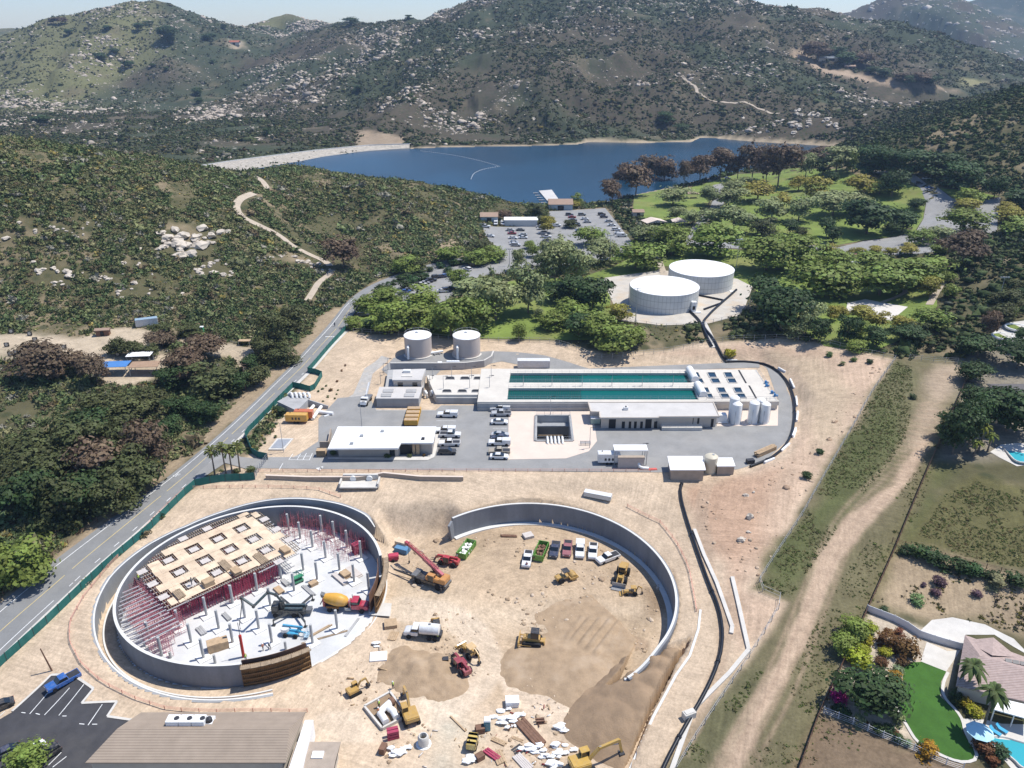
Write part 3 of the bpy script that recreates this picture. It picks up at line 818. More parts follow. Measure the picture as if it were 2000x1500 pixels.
# roads and hard surfaces
M_ASPH = mat('asphalt_worn', (.255, .25, .24), .9, .14, .22, dirt=(.33, .31, .28), dirt_amt=.35, bump=.02)
M_ROAD = mat('asphalt_road', (.215, .215, .21), .9, .12, .25, dirt=(.27, .26, .245), dirt_amt=.35, bump=.02)
M_DARK = mat('asphalt_new', (.055, .054, .058), .85, .2, .4, dirt=(.09, .085, .08), dirt_amt=.4, bump=.02)
M_CONC = mat('concrete_pale', (.56, .53, .48), .85, .1, .5, dirt=(.42, .38, .33), dirt_amt=.3)
M_DECK = mat('concrete_deck', (.62, .515, .43), .85, .06, .3, dirt=(.55, .46, .39), dirt_amt=.4)
M_GRAVEL = mat('gravel_grey', (.38, .36, .33), .95, .2, .8, dirt=(.46, .38, .29), dirt_amt=.5)
M_LAWN = mat('lawn_grass', (.15, .20, .042), .95, .28, .12, dirt=(.22, .20, .075), dirt_amt=.6, bump=.1)
M_WHITE = mat('line_white', (.75, .75, .73), .8, .1, 1.5, dirt=(.4, .4, .4), dirt_amt=.4)
M_YEL = mat('line_yellow', (.60, .47, .20), .8, .1, 1.5, dirt=(.35, .3, .2), dirt_amt=.4)

ROAD_R = [(-90,1372),(0,1284),(100,1190),(216,1083),(300,1010),(385,936),(465,858),(539,786),(602,728),(675,646),(690,612),(716,588),(760,560),(812,540),(860,524),(930,512),(985,505)]
ROAD_L = [(-90,1262),(0,1178),(100,1100),(195,1030),(308,948),(375,895),(444,835),(507,775),(591,691),(650,625),(676,590),(712,562),(760,541),(825,519),(895,505),(947,494),(985,488)]
_R, _L = at(*zip(*ROAD_R)), at(*zip(*ROAD_L))
sheet('road', list(smooth_path(_R[:, :2], 2)) + list(smooth_path(_L[:, :2], 2))[::-1], M_ROAD, .10, world=True)
def lerp_line(f):
    return smooth_path(_R[:, :2] * (1 - f) + _L[:, :2] * f, 2)
mk_y, mk_w = MB(), MB()
def stripe(mb, W, width, dz=.115, dash=None, skip=0):
    P = resample(W, .5); i = 0; n = len(P)
    if dash is None: v, f = ribbon_v(P, width, dz, 1.5); mb.add(v, f); return
    a, g = int(dash[0] / .5), int(dash[1] / .5)
    i = skip
    while i + a < n:
        v, f = ribbon_v(P[i:i + a + 1], width, dz, 1.5); mb.add(v, f); i += a + g
_c = resample(lerp_line(.47), .5)
stripe(mk_y, _c, .16, dash=(26, 2.2)); 
stripe(mk_w, lerp_line(.84)[:-24], .16); stripe(mk_w, resample(lerp_line(.13), .5)[:int(len(_c) * .1)], .16)
stripe(mk_w, resample(lerp_line(.13), .5)[int(len(_c) * .1):int(len(_c) * .62)], .16, dash=(1.6, 4.4))
mk_y.build('road_marking', M_YEL); mk_w.build('road_marking', M_WHITE)
# bicycle symbol on the near lane edge
_b = at1(345, 929); bs = MB()
for k in (-.55, .55):
    bs.tube([(_b.x + k * .6 + .42 * math.cos(a * PI / 8), _b.y + k * .75 + .42 * math.sin(a * PI / 8), _b.z + .13) for a in range(16)], .05, 4, True)
bs.beam((_b.x - .33, _b.y - .4, _b.z + .13), (_b.x + .33, _b.y + .4, _b.z + .13), .1, .02)
bs.build('road_marking', M_WHITE)
mk = MB()
_a, _z = at1(596, 690), at1(668, 652)
for k in range(9):                                       # worn stop bar
    p = at1(637 + k * 3.6, 658.2); mk.box((p.x, p.y, p.z + .125), (.5, .5, .02))
mk.build('road_marking', M_WHITE)
for o in bpy.data.objects:
    if o.name.startswith('road_marking'): tag(o, kind='structure')
# pale concrete gutter along the fence
v, f = ribbon_v(smooth_path(_R[:10, :2], 2), 1.3, .13, 2, -.55); tag(MB().add(v, f).build('kerb', M_CONC), kind='structure')

sheet('parking_lot', [(752,560),(800,541),(860,526),(985,506),(985,488),(979,490),(955,470),(940,441),(1070,441),(1073,413),(1182,407),(1232,470),(1235,492),(1150,520),(1060,530),(950,538),(900,560),(868,592),(790,592)], M_ASPH, .16)
sheet('parking_lot', [(1797,367),(1832,367),(1860,388),(1902,394),(1954,386),(1947,451),(1902,469),(1846,490),(1760,500),(1640,500),(1560,490),(1500,486),(1440,486),(1380,484),(1340,478),(1338,470),(1440,474),(1560,478),(1636,484),(1685,472),(1755,462),(1790,451),(1804,427),(1809,395)], M_ASPH, .16)
sheet('park_road', [(1392,362),(1412,358),(1418,380),(1412,402),(1390,420),(1370,450),(1342,472),(1338,468),(1355,440),(1385,410),(1395,385)], M_ASPH, .17)
sheet('park_road', [(1700,340),(1760,345),(1797,367),(1810,360),(1770,338),(1705,333)], M_ASPH, .17)
sheet('lawn', [(1005,548),(1060,540),(1120,548),(1200,520),(1240,500),(1330,480),(1440,488),(1490,500),(1600,500),(1640,506),(1840,500),(1830,560),(1830,600),(1790,650),(1700,690),(1610,676),(1560,640),(1500,600),(1470,560),(1430,545),(1300,520),(1290,525),(1190,560),(1195,640),(1180,665),(1080,664),(900,660),(800,648),(705,640),(700,600),(745,575),(795,594),(870,594),(950,560)], M_LAWN, .12)
sheet('lawn', [(1240,378),(1330,372),(1440,340),(1540,330),(1640,330),(1720,352),(1800,368),(1808,395),(1803,427),(1788,450),(1754,460),(1684,470),(1630,480),(1440,474),(1380,470),(1400,420),(1420,400),(1410,372),(1390,390),(1340,440),(1300,440),(1235,420)], M_LAWN, .12)
sheet('lawn', [(1834,368),(1900,372),(1950,384),(1900,392),(1862,386)], M_LAWN, .12)
# works
sheet('plant_yard', [(488,916),(497,896),(530,893),(575,893),(622,862),(622,818),(660,778),(720,772),(735,802),(850,802),(862,792),(991,792),(1045,811),(1044,863),(1120,863),(1114,811),(1150,788),(1400,800),(1520,783),(1498,720),(1480,706),(1512,713),(1540,745),(1555,800),(1547,850),(1514,893),(1440,917),(1300,923)], M_ASPH, .06, zfix=.06)
sheet('plant_yard', [(470,893),(497,896),(488,918),(440,905),(395,935),(380,930),(420,895),(440,878)], M_ASPH, .14)
sheet('plant_yard', [(745,722),(768,700),(792,690),(960,686),(1010,688),(1062,694),(1112,708),(1150,720),(1482,705),(1484,718),(1160,728),(1060,722),(980,706),(940,714),(860,724),(850,735),(760,735)], M_ASPH, .07)
sheet('service_track', [(622,862),(640,800),(690,770),(712,720),(745,695),(762,700),(728,730),(718,772),(735,800),(850,801),(850,890),(626,890)], M_GRAVEL, .045)
for L in ([(994,797),(1152,797),(1156,812.5),(993.5,812.5)], [(993.5,812.5),(1047,812.5),(1046,862),(992.5,862)], [(1113,812.5),(1156,812.5),(1162,835),(1166,862),(1119,862)], [(992.5,862),(1166,862),(1150,882),(1105,896),(992,898)]):
    sheet('concrete_deck', atz([p[0] for p in L], [p[1] for p in L], 0), M_DECK, .10, zfix=.10, step=3, world=True)
sheet('concrete_deck', [(1404,788),(1520,786),(1519,832),(1400,833)], M_DECK, .10)
sheet('tank_yard', [(1168,545),(1290,528),(1440,545),(1470,560),(1455,600),(1440,618),(1385,632),(1290,636),(1215,628),(1200,600),(1190,575)], mat('tank_yard_gravel', (.47, .43, .37), .95, .12, .3, dirt=(.50, .40, .29), dirt_amt=.8), .13)
sheet('tennis_court', [(1655,592),(1690,585),(1773,600),(1740,627),(1652,610)], mat('sand_court', (.60, .56, .50), .95, .06), .16)
# lower car park
sheet('parking_lot', [(24,1391),(100,1320),(140,1318),(182,1346),(160,1374),(228,1372),(210,1400),(256,1408),(262,1440),(235,1540),(-90,1540),(-90,1360),(0,1405)], M_DARK, .06)
def lines(name, segs, w=.13, dz=.075, m=None):
    mb = MB()
    for a in segs:
        A, B = at1(a[0], a[1]), at1(a[2], a[3]); v, f = ribbon_v(np.array([A, B]), w, dz, 1.0); mb.add(v, f)
    tag(mb.build(name, m or M_WHITE), kind='structure')
lines('parking_line', [(58,1395,100,1346),(87,1397,136,1344),(115,1398,164,1337),(172,1417,200,1376),(-4,1402,10,1390),(95,1495,120,1470),(103,1499,130,1478),(42,1392,50,1393),(70,1394,78,1396),(122,1399,130,1399),(155,1414,165,1415),(180,1415,190,1415)])
lines('kerb', [(24,1390,100,1319),(100,1319,140,1317),(140,1317,183,1346),(183,1346,160,1374),(160,1374,229,1371),(229,1371,210,1400),(210,1400,258,1407)], .45, .16, M_CONC)
# plants
M_LEAF = leaf_mat('foliage_leaves', .4, .22); M_BARK = mat('tree_bark', (.17, .135, .105), .95, .25, 1.2)
M_SCRUB = attr_mat('scrub_leaves', .95, .28, 1.1)
M_ROCK = mat('granite_boulder', (.52, .455, .375), .95, .16, .35, dirt=(.30, .26, .21), dirt_amt=.5, bump=.15)

def crown_mesh(name, seed, lobes, leaf=.055, n_clump=70, per=12, lo=.28, flat=.8, tall=False, gappy=.0):
    """leaf sprays gathered in clumps over a few uneven lobes, unit height and width"""
    r = np.random.default_rng(seed); L = []
    for k in range(lobes):
        a = r.uniform(0, 2 * PI); d = r.uniform(.05, .27) if k else 0
        z = r.uniform(lo + .16, .84) if k else (lo + 1) / 2
        L.append((d * math.cos(a), d * math.sin(a), z, r.uniform(.17, .27) if k else .30, r.uniform(.13, .2) if k else (1 - lo) / 2 * .92))
    L = np.array(L); V = []; T = []
    w = L[:, 3] ** 2; w /= w.sum()
    for c in range(n_clump):
        l = L[r.choice(len(L), p=w)]
        u = r.normal(size=3); u /= np.linalg.norm(u); u[2] = u[2] if u[2] > -.35 else -u[2] * .6
        q = r.uniform(.72, 1.02) if r.random() > gappy else r.uniform(.3, 1.12)
        p = l[:3] + u * np.array([l[3], l[3], l[4]]) * q
        t = r.uniform(.15, .85)
        R = r.uniform(.05, .1)
        for j in range(per):
            o = r.normal(size=3) * R * np.array([.75, .75, .5 * flat]); n = o / (np.linalg.norm(o) + 1e-6) + u * .7 + np.array([0, 0, .55]) + r.normal(size=3) * .35
            n /= np.linalg.norm(n); a = np.cross(n, r.normal(size=3)); a /= np.linalg.norm(a); b = np.cross(n, a)
            s = leaf * r.uniform(.6, 1.35); k = s * r.uniform(.5, .9)
            V += [p + o - a * s - b * k * .3, p + o + b * k, p + o + a * s + b * k * .2, p + o - b * k]
            T += [np.clip(t + r.normal() * .16, 0, 1)] * 4
    V = np.array(V); V[:, :2] /= np.percentile(np.abs(V[:, :2]), 93) * 2; V[:, 2] *= 1.0 / np.percentile(V[:, 2], 99.5)
    return np_mesh(name, V, np.arange(len(V)).reshape(-1, 4), M_LEAF, tone=np.array(T))

def trunk_mesh(seed, top=.55, r0=.035, limbs=4, lean=.03):
    r = random.Random(seed); m = MB()
    x, y = r.uniform(-lean, lean), r.uniform(-lean, lean)
    m.tube([(0, 0, -.03), (x * .4, y * .4, top * .4), (x, y, top)], [r0, r0 * .75, r0 * .35], 7)
    for k in range(limbs):
        a = 2 * PI * k / limbs + r.uniform(-.5, .5); z = top * r.uniform(.4, .75); d = r.uniform(.16, .3)
        m.tube([(x * z / top, y * z / top, z), (d * .5 * math.cos(a), d * .5 * math.sin(a), z + .14), (d * math.cos(a), d * math.sin(a), min(.92, z + r.uniform(.22, .36)))], [r0 * .5, r0 * .36, r0 * .14], 5)
    return m.mesh('trunk', M_BARK, True)

KIND = {  # word, colour, meshes, label words
 'G': ('broadleaf_tree', (.19, .245, .052), dict(lobes=11, n_clump=190, per=13, leaf=.034, lo=.03), 'dense green tree'),
 'D': ('dark_tree', (.055, .092, .03), dict(lobes=9, n_clump=190, per=13, leaf=.034, lo=.04), 'dark green tree'),
 'L': ('pale_tree', (.25, .28, .12), dict(lobes=10, n_clump=190, per=13, leaf=.034, lo=.08, gappy=.3), 'pale airy tree'),
 'Y': ('yellow_tree', (.29, .26, .05), dict(lobes=8, n_clump=190, per=13, leaf=.034, lo=.1), 'yellow-green tree'),
 'B': ('gum_tree', (.155, .108, .068), dict(lobes=10, n_clump=190, per=13, leaf=.034, lo=.14, gappy=.25), 'rusty brown tree'),
 'O': ('olive_tree', (.088, .098, .036), dict(lobes=10, n_clump=190, per=13, leaf=.034, lo=.02, gappy=.2), 'olive bushy tree'),
}
TPL = {}
for k, (nm, c, kw, lb) in KIND.items():
    kw = dict(kw)
    TPL[k] = [(crown_mesh('crown', 100 * i + ord(k), kw.pop('lobes') if 0 else kw['lobes'], **{a: b for a, b in kw.items() if a != 'lobes'}), trunk_mesh(i + ord(k), .6, .034 if k != 'B' else .028, 5)) for i in range(3)]

def tree(k, x, y, h, w, label, group, jit=.12):
    nm, c, kw, lb = KIND[k]
    cm, tm = random.choice(TPL[k])
    z = float(zat(x, y))
    o = thing(nm, label, 'tree', (x, y, z - .05), random.uniform(0, 6.28), group)
    o.scale = (w, w, h)
    b = random.uniform(1 - jit, 1 + jit); g = random.uniform(-jit, jit) * .3
    link('trunk', tm, o); link('crown', cm, o, (c[0] * b * (1 + g), c[1] * b, c[2] * b))
    return o

def trees(off, sc, place, rows, group=None):
    """rows of (kind, foot x, foot y, top y, width) in the pixels of one enlarged crop of the photo"""
    by = {}
    for r in rows: by.setdefault(r[0], []).append(r)
    for k, R in by.items():
        R.sort(key=lambda r: r[1]); n = len(R)
        A = at([off[0] + r[1] / sc for r in R], [off[1] + r[2] / sc for r in R])
        for i, (r, p) in enumerate(zip(R, A)):
            s = mpp(p); dep = math.asin(min(.99, (CAMZ - p[2]) / np.linalg.norm(p - np.array([0, 0, CAMZ]))))
            w = r[4] / sc * s * 1.14; h = max((r[2] - r[3]) / sc * s / math.cos(dep) - .12 * w * math.sin(dep), w * .68)
            lb = KIND[k][3]
            t = (nth(i, n) + ' ' + lb + ' ' + place).strip()
            tree(k, p[0], p[1], h, w, t, group or ('trees ' + place))

def ico(sub, seed, rough=.28, flat=.75):
    bm = bmesh.new(); bmesh.ops.create_icosphere(bm, subdivisions=sub, radius=1)
    V = np.array([v.co[:] for v in bm.verts]); Fc = np.array([[v.index for v in f.verts] for f in bm.faces]); bm.free()
    r = np.random.default_rng(seed); V *= (1 + r.uniform(-rough, rough, len(V)))[:, None]; V[:, 2] *= flat
    return V, Fc

BV = [ico(2, 50 + k, .34, .66) for k in range(6)]

def spray(seed, core=.62, n=16):
    """a rough little bush: a small core with leaf tufts sticking out"""
    v, f = ico(1, seed, .3, .75); r = np.random.default_rng(seed); V = [v * core]; F = [f]; o = len(v)
    for k in range(n):
        d = r.normal(size=3); d[2] = abs(d[2]) * .9 - .1; d /= np.linalg.norm(d); p = d * r.uniform(.45, 1.0) * np.array([1, 1, .85]); a = np.cross(d, r.normal(size=3)); a /= np.linalg.norm(a); s = r.uniform(.22, .42)
        V.append(np.array([p - a * s, p + a * s, p + (d + r.normal(size=3) * .5) * s * 1.2])); F.append(np.array([[o, o + 1, o + 2]])); o += 3
    return np.concatenate(V), np.concatenate(F)
# the two pits and what stands in them
def crop(ox, oy, s): return lambda x, y: (ox + x / s, oy + y / s)
c1 = crop(0, 900, 2.5); c2 = crop(200, 950, 3.3333); c3 = crop(700, 950, 2.7273); c4 = crop(1300, 900, 2.5); c5 = crop(600, 1200, 2.857); c6 = crop(600, 650, 4); c7 = crop(1000, 650, 3.3333); c8 = crop(440, 650, 4.348)
cu = crop(650, 400, 2.857); cr = crop(1300, 400, 2.857); cl = crop(0, 450, 2.857); cw = crop(1300, 0, 2.857); ck = crop(650, 0, 2.857)
def W(p, z): q = atz(p[0], p[1], z); return Vector((q[0], q[1], z))
def polyW(L, z): return [tuple(atz(a, b, z)) for a, b in L]
def thA(px, py, z=Z_RIM): q = atz(px, py, z); return math.atan2(q[1] - AY, q[0] - AX)
def thB(px, py, z=Z_RIM): q = atz(px, py, z); return math.atan2(q[1] - BY, q[0] - BX)
ZS = Z_FLR + .15                                           # reservoir slab level

M_WALL = mat('concrete_wall', (.215, .222, .235), .8, .18, .35, dirt=(.14, .145, .155), dirt_amt=.5, streak=(1, 1, .25), bump=.02)
M_SHOT = mat('shotcrete_wall', (.29, .295, .30), .9, .15, .3, dirt=(.26, .26, .27), dirt_amt=.5, streak=(1, 1, .3), bump=.04)
M_CAP = mat('concrete_cap', (.62, .61, .58), .85, .08, .6)
M_SLAB = mat('concrete_slab', (.56, .555, .54), .85, .09, .22, dirt=(.43, .425, .41), dirt_amt=.7)
M_PED = mat('concrete_fresh', (.78, .765, .73), .85, .08, .8)
M_COLM = mat('concrete_column', (.40, .40, .39), .85, .12, .8)
M_PLY = mat('plywood', (.66, .52, .37), .8, .22, .45, dirt=(.48, .36, .25), dirt_amt=.8)
M_PLY2 = mat('plywood_grey', (.52, .47, .43), .85, .12, 1.2)
M_JOIST = mat('joist_timber', (.30, .225, .15), .9, .25, 1.4)
M_FORM = mat('form_timber', (.20, .115, .05), .9, .3, 1.2, dirt=(.10, .055, .03), dirt_amt=.5)
M_RED = mat('shoring_red', (.36, .05, .095), .55, .2, 1.2)
M_PINK = mat('prop_red', (.48, .17, .20), .6, .2, 1.2)
M_ALU = mat('beam_alloy', (.55, .53, .52), .5, .12, 1.0, metal=.3)
M_STEEL = mat('steel_dark', (.06, .06, .065), .5, .2, 1.0, metal=.4)
M_RUST = mat('steel_rusty', (.18, .10, .065), .8, .3, 1.2)
M_WOOD = mat('lumber', (.42, .30, .185), .85, .2, 1.5)
M_PLAST = mat('plastic_white', (.78, .78, .77), .45, .06, 1.0)
M_PAINT = paint('machine_paint'); M_TYRE = mat('rubber_tyre', (.018, .018, .019), .85, .15, 2.0, world=False)
M_RIM = mat('wheel_rim', (.38, .38, .38), .4, .1, 2.0, metal=.6, world=False)
M_GLASS = mat('dark_glass', (.012, .016, .02), .08, .05, 1.0, spec=.8, world=False)
M_SAND = mat('sand_heap', (.28, .195, .122), .95, .16, .4, dirt=(.235, .165, .105), dirt_amt=.6, bump=.12); M_LOOSE = mat('loose_soil', (.335, .24, .152), .95, .2, .5, dirt=(.42, .315, .215), dirt_amt=.8, bump=.12)

def arc_wall(mb, cx, cy, rf, t0, t1, thick, z0, z1, n=None, cap=None):
    """curved wall from bearing t0 to t1; z0, z1 constants or functions of the bearing"""
    if t1 < t0: t1 += 2 * PI
    n = n or max(6, int((t1 - t0) * 26)); A = []
    f0 = z0 if callable(z0) else (lambda t: z0); f1 = z1 if callable(z1) else (lambda t: z1)
    for i in range(n + 1):
        t = t0 + (t1 - t0) * i / n; r = float(rf(t))
        for rr, zz in ((r, f0(t)), (r, f1(t)), (r + thick, f1(t)), (r + thick, f0(t))): A.append((cx + rr * math.cos(t), cy + rr * math.sin(t), zz))
    fs = []
    for i in range(n):
        for k in range(4): a, b = i * 4 + k, i * 4 + (k + 1) % 4; fs.append((a, b, b + 4, a + 4))
    fs += [(0, 3, 2, 1), (n * 4, n * 4 + 1, n * 4 + 2, n * 4 + 3)]
    mb.add(A, fs); return mb

t_r, t_f = thA(744, 1085), thA(470, 1298)
res = thing('reservoir', 'round concrete reservoir under construction with a half built roof deck', 'reservoir', (AX, AY, ZS))
def loc(o): o.location = (-AX, -AY, -ZS); return o
loc(arc_wall(MB(), AX, AY, ra, t_r, t_f, .5, ZS - .1, Z_RIM).build('wall', M_WALL, res, True))
loc(arc_wall(MB(), AX, AY, lambda t: ra(t) - .02, t_r, t_f, .54, Z_RIM, Z_RIM + .06).build('wall_cap', M_CAP, res))
sl = MB(); n = 96
sl.prism([(AX + (ra(2 * PI * k / n) + .02) * math.cos(2 * PI * k / n), AY + (ra(2 * PI * k / n) + .02) * math.sin(2 * PI * k / n)) for k in range(n)], ZS - .7, ZS - .003)
loc(sl.build('floor_slab', M_SLAB, res))
loc(arc_wall(MB(), AX, AY, lambda t: ra(t) + .03, 0, 2 * PI, 1.15, ZS - .8, ZS + .08, 120).build('footing', M_CAP, res))
loc(arc_wall(MB(), AX, AY, lambda t: ra(t) + 1.2, thA(230, 1260), thA(742, 1200), 1.7, ZS - 1.2, ZS - .32, 90).build('footing_skirt', M_GRAVEL, res))

# columns on a square grid, each with its pad
COLS = [(500,930),(680,845),(850,765),(1010,685),(1165,605),(1215,290),(1290,345),(1430,300),(1510,340),(1370,400),(1595,400),(1455,470),(1685,470),(1310,550),(1545,550),(1400,610),(1640,625),(1250,685),(1095,780),(930,860),(760,930),(580,1020),(1735,680),(1020,930),(850,1020),(660,1120),(390,1110),(310,1010),(1105,1020),(1370,1025),(1530,930)]
_g0, _g1 = W(c2(500, 930), ZS), W(c2(1165, 605), ZS)
GU = (_g1 - _g0) / 4; GU.z = 0; GANG = math.atan2(GU.y, GU.x); PITCHG = GU.length
GV = Vector((-GU.y, GU.x, 0))
cm = MB().cyl((0, 0, .25), .27, 4.5, 14).mesh('column', M_COLM, True); pm = MB().box((0, 0, .13), (2.3, 2.3, .26)).mesh('pad', M_PED)
SHORT = [(1195, 1060, 1.9), (445, 1115, 1.4), (735, 1150, 2.0)]
for x, y in COLS:
    p = W(c2(x, y), ZS)
    o = link('column', cm, res, loc=(p.x - AX, p.y - AY, 0), rz=GANG); link('pad', pm, o)
for x, y, h in SHORT:
    p = W(c2(x, y), ZS); MB().cyl((p.x - AX, p.y - AY, 0), .25, h, 12).build('column', M_COLM, res, True)

# roof deck formwork on red shoring
def gp(u, v, z=0): q = _g0 + GU * u + GV * v; return Vector((q.x, q.y, z))
def guv(p): d = Vector((p[0], p[1], 0)) - Vector((_g0.x, _g0.y, 0)); return d.dot(GU) / PITCHG ** 2, d.dot(GV) / PITCHG ** 2
ZD = -3.35
DECK = [c2(*q) for q in [(420,800),(1260,440),(1290,395),(1225,330),(1120,255),(1030,165),(950,165),(700,235),(480,350),(350,440),(240,545),(290,650)]]
dW = np.array(polyW(DECK, ZD))
dk = thing('roof_formwork', 'pale plywood roof formwork on red shoring inside the round reservoir', 'formwork', (AX, AY, ZS))
UV = np.array([guv(p) for p in dW]); u0, v0 = UV.min(0); u1, v1 = UV.max(0)
def inside(p, m=.0): return poly_sd(np.array([p[0]]), np.array([p[1]]), dW)[0] < -m
def gbox(mb, u, v, du, dv, z, t):
    q = gp(u, v, z); mb.box((q.x, q.y, z), (du * PITCHG, dv * PITCHG, t), GANG)
jb = MB(); s = .09
for i in range(int((u1 - u0) / s) + 1):                   # joists every 0.55 m, with double stringers across
    u = u0 + i * s; run = None
    for j in range(int((v1 - v0) / .05) + 2):
        v = v0 + j * .05; ok = inside(gp(u, v)) and v <= v1
        if ok and run is None: run = v
        if not ok and run is not None:
            if v - run > .1: gbox(jb, u, (run + v) / 2, .018, v - run, ZD - .22, .16)
            run = None
loc(jb.build('joist', M_JOIST, dk))
sb = MB()
for j in range(int((v1 - v0) / .25) + 1):
    v = v0 + j * .25 + .04; run = None
    for i in range(int((u1 - u0) / .05) + 2):
        u = u0 + i * .05; ok = inside(gp(u, v), -.3) and u <= u1
        if ok and run is None: run = u
        if not ok and run is not None:
            if u - run > .1: gbox(sb, (run + u) / 2, v, u - run, .028, ZD - .40, .17)
            run = None
loc(sb.build('stringer', M_ALU, dk))
plys = MB(); drops = []
rr = random.Random(5)
for i in range(-3, 9):
    for j in range(-1, 7):
        for k in range(4):
            for (du, dv, w, h) in ((-.375 + .25 * k, .5, .247, .43), (.5, -.375 + .25 * k, .43, .247)):
                u, v = i + du, j + dv
                if k in (0, 3) and (du, dv) != (0, 0) and rr.random() < .0: continue
                q = gp(u, v)
                if inside(q, .7) and (inside(q, 2.4) or rr.random() < .72): gbox(plys, u, v, w, h, ZD + (.05 if dv == .5 else 0) + rr.uniform(0, .03), .045)
        for du, dv in ((.5, .5),): pass
        q = gp(i, j)
        if inside(q, 1.0) or (inside(q, .1) and rr.random() < .7): drops.append((i, j))
loc(plys.build('plywood', M_PLY, dk))
dp = MB().box((0, 0, 0), (.33 * PITCHG, .30 * PITCHG, .06)).mesh('drop_panel', M_PLY2)
for i, j in drops:
    q = gp(i, j); o = link('drop_panel', dp, dk, loc=(q.x - AX, q.y - AY, ZD - .12 - ZS), rz=GANG)
def shoring(h, w=1.25, d=1.5, r=.035):
    m = MB()
    for y in (-d / 2, d / 2):
        for x in (-w / 2, w / 2): m.beam((x, y, 0), (x, y, h), r * 2.2)
        for z in [.3 + .42 * k for k in range(int((h - .3) / .42) + 1)]: m.beam((-w / 2, y, z), (w / 2, y, z), r * 1.6)
    for x in (-w / 2, w / 2):
        m.beam((x, -d / 2, .3), (x, d / 2, h * .5), r); m.beam((x, d / 2, h * .5), (x, -d / 2, h - .3), r)
    return m
sm = shoring(ZD - .5 - ZS).mesh('shoring_frame', M_RED); k = 0
for i in range(-12, 32):
    for j in range(-6, 26):
        u, v = (i + .5) / 3.2, (j + .5) / 3.2; q = gp(u, v)
        if not inside(q, .3): continue
        edge = not inside(q, 4.2)
        if (edge or (i + j) % 4 == 0) and k < 92:
            link('shoring_frame', sm, dk, loc=(q.x - AX, q.y - AY, 0), rz=GANG); k += 1
# shoring not yet decked on the left, with its ledgers
sc = thing('shoring_scaffold', 'open red shoring and pale ledger beams along the left inside of the reservoir wall', 'scaffold', (AX, AY, ZS))
sm2 = shoring(ZD - .6 - ZS, 1.2, 1.5, .022).mesh('shoring_frame', M_PINK); k = 0
LEFT = np.array(polyW([c2(*q) for q in [(240,560),(410,800),(560,860),(470,960),(430,1060),(330,1080),(240,1020),(150,900),(110,780),(110,680),(170,600)]], ZS + 2))
led = MB()
for i in range(-20, 20):
    for j in range(-12, 16):
        q = gp((i + .2) / 3.6, (j + .3) / 3.6)
        if poly_sd(np.array([q.x]), np.array([q.y]), LEFT)[0] < -.3 and np.hypot(q.x - AX, q.y - AY) < ra(math.atan2(q.y - AY, q.x - AX)) - 1 and k < 88:
            link('shoring_frame', sm2, sc, loc=(q.x - AX, q.y - AY, 0), rz=GANG); k += 1
for j in range(-3, 12):
    a, b = gp(-2.7 + .1 * j, j * .22 - .1, ZD - .5), gp(-.15 - .02 * j, j * .22 - .1, ZD - .5)
    for _ in range(60):
        if np.hypot(a.x - AX, a.y - AY) > ra(math.atan2(a.y - AY, a.x - AX)) - .3: a += (b - a) * .02
    led.beam(a, b, .16, .2)
loc(led.build('ledger', M_ALU, sc))
# red props standing against the rear wall
pr = thing('wall_bracing', 'rows of thin red props and bars standing along the rear wall of the reservoir', 'bracing', (AX, AY, ZS))
bb = MB(); rr = random.Random(9)
t0, t1 = thA(720, 1045), thA(545, 992)
for k in range(420):
    t = rr.uniform(t0, t1); d = rr.random() ** 1.6 * 7 + .3; r = ra(t) - d; x, y = AX + r * math.cos(t), AY + r * math.sin(t)
    h = rr.uniform(2.2, 4.6) if d < 2.5 else rr.uniform(1.2, 4.2); bb.beam((x, y, ZS), (x + rr.uniform(-.1, .1), y, ZS + h), .045)
    if rr.random() < .45: z = rr.uniform(.5, h); bb.beam((x, y, ZS + z), (x + rr.uniform(-1.3, 1.3), y + rr.uniform(-.6, .6), ZS + z), .035)
loc(bb.build('prop', M_PINK, pr))
# gang forms on the wall
def gang(label, t0, t1, z1, rf=ra):
    o = thing('wall_form', label, 'formwork', (AX, AY, ZS)); b = MB(); w = MB(); L = (t1 - t0) % (2 * PI)
    arc_wall(b, AX, AY, lambda t: rf(t) + .5, t0, t1, .12, ZS + .1, z1); n = int(L * AR / .32)
    for k in range(n + 1):
        t = t0 + L * k / n; r = rf(t) + .72; x, y = AX + r * math.cos(t), AY + r * math.sin(t); w.beam((x, y, ZS + .1), (x, y, z1 + .05), .11, .17)
    for z in (.7, 1.8, 2.9, 4.0): arc_wall(w, AX, AY, lambda t: rf(t) + .82, t0, t1, .16, ZS + z, ZS + z + .2)
    loc(b.build('sheathing', M_FORM, o)); loc(w.build('stud', M_FORM, o))
    g = MB(); arc_wall(g, AX, AY, lambda t: rf(t) + .5, t0, t1, 1.3, z1 - .06, z1)
    for k in range(int(L * AR / 1.8) + 2):
        t = t0 + L * k / (int(L * AR / 1.8) + 1); r = rf(t) + 1.75; x, y = AX + r * math.cos(t), AY + r * math.sin(t); g.beam((x, y, z1), (x, y, z1 + 1.05), .06)
    loc(g.build('walkway', M_JOIST, o))
    q = MB(); arc_wall(q, AX, AY, lambda t: rf(t) - .55, t0, t1, .1, ZS + .1, z1 + .12)
    loc(q.build('rebar_mat', M_RUST, o)); return o
gang('brown timber wall form standing at the front of the reservoir', t_f, thA(602, 1262), Z_RIM - .05)
gang('brown timber wall form standing at the right of the reservoir beside the red crane', thA(742, 1178, -5), thA(744, 1088) , Z_RIM - .25)
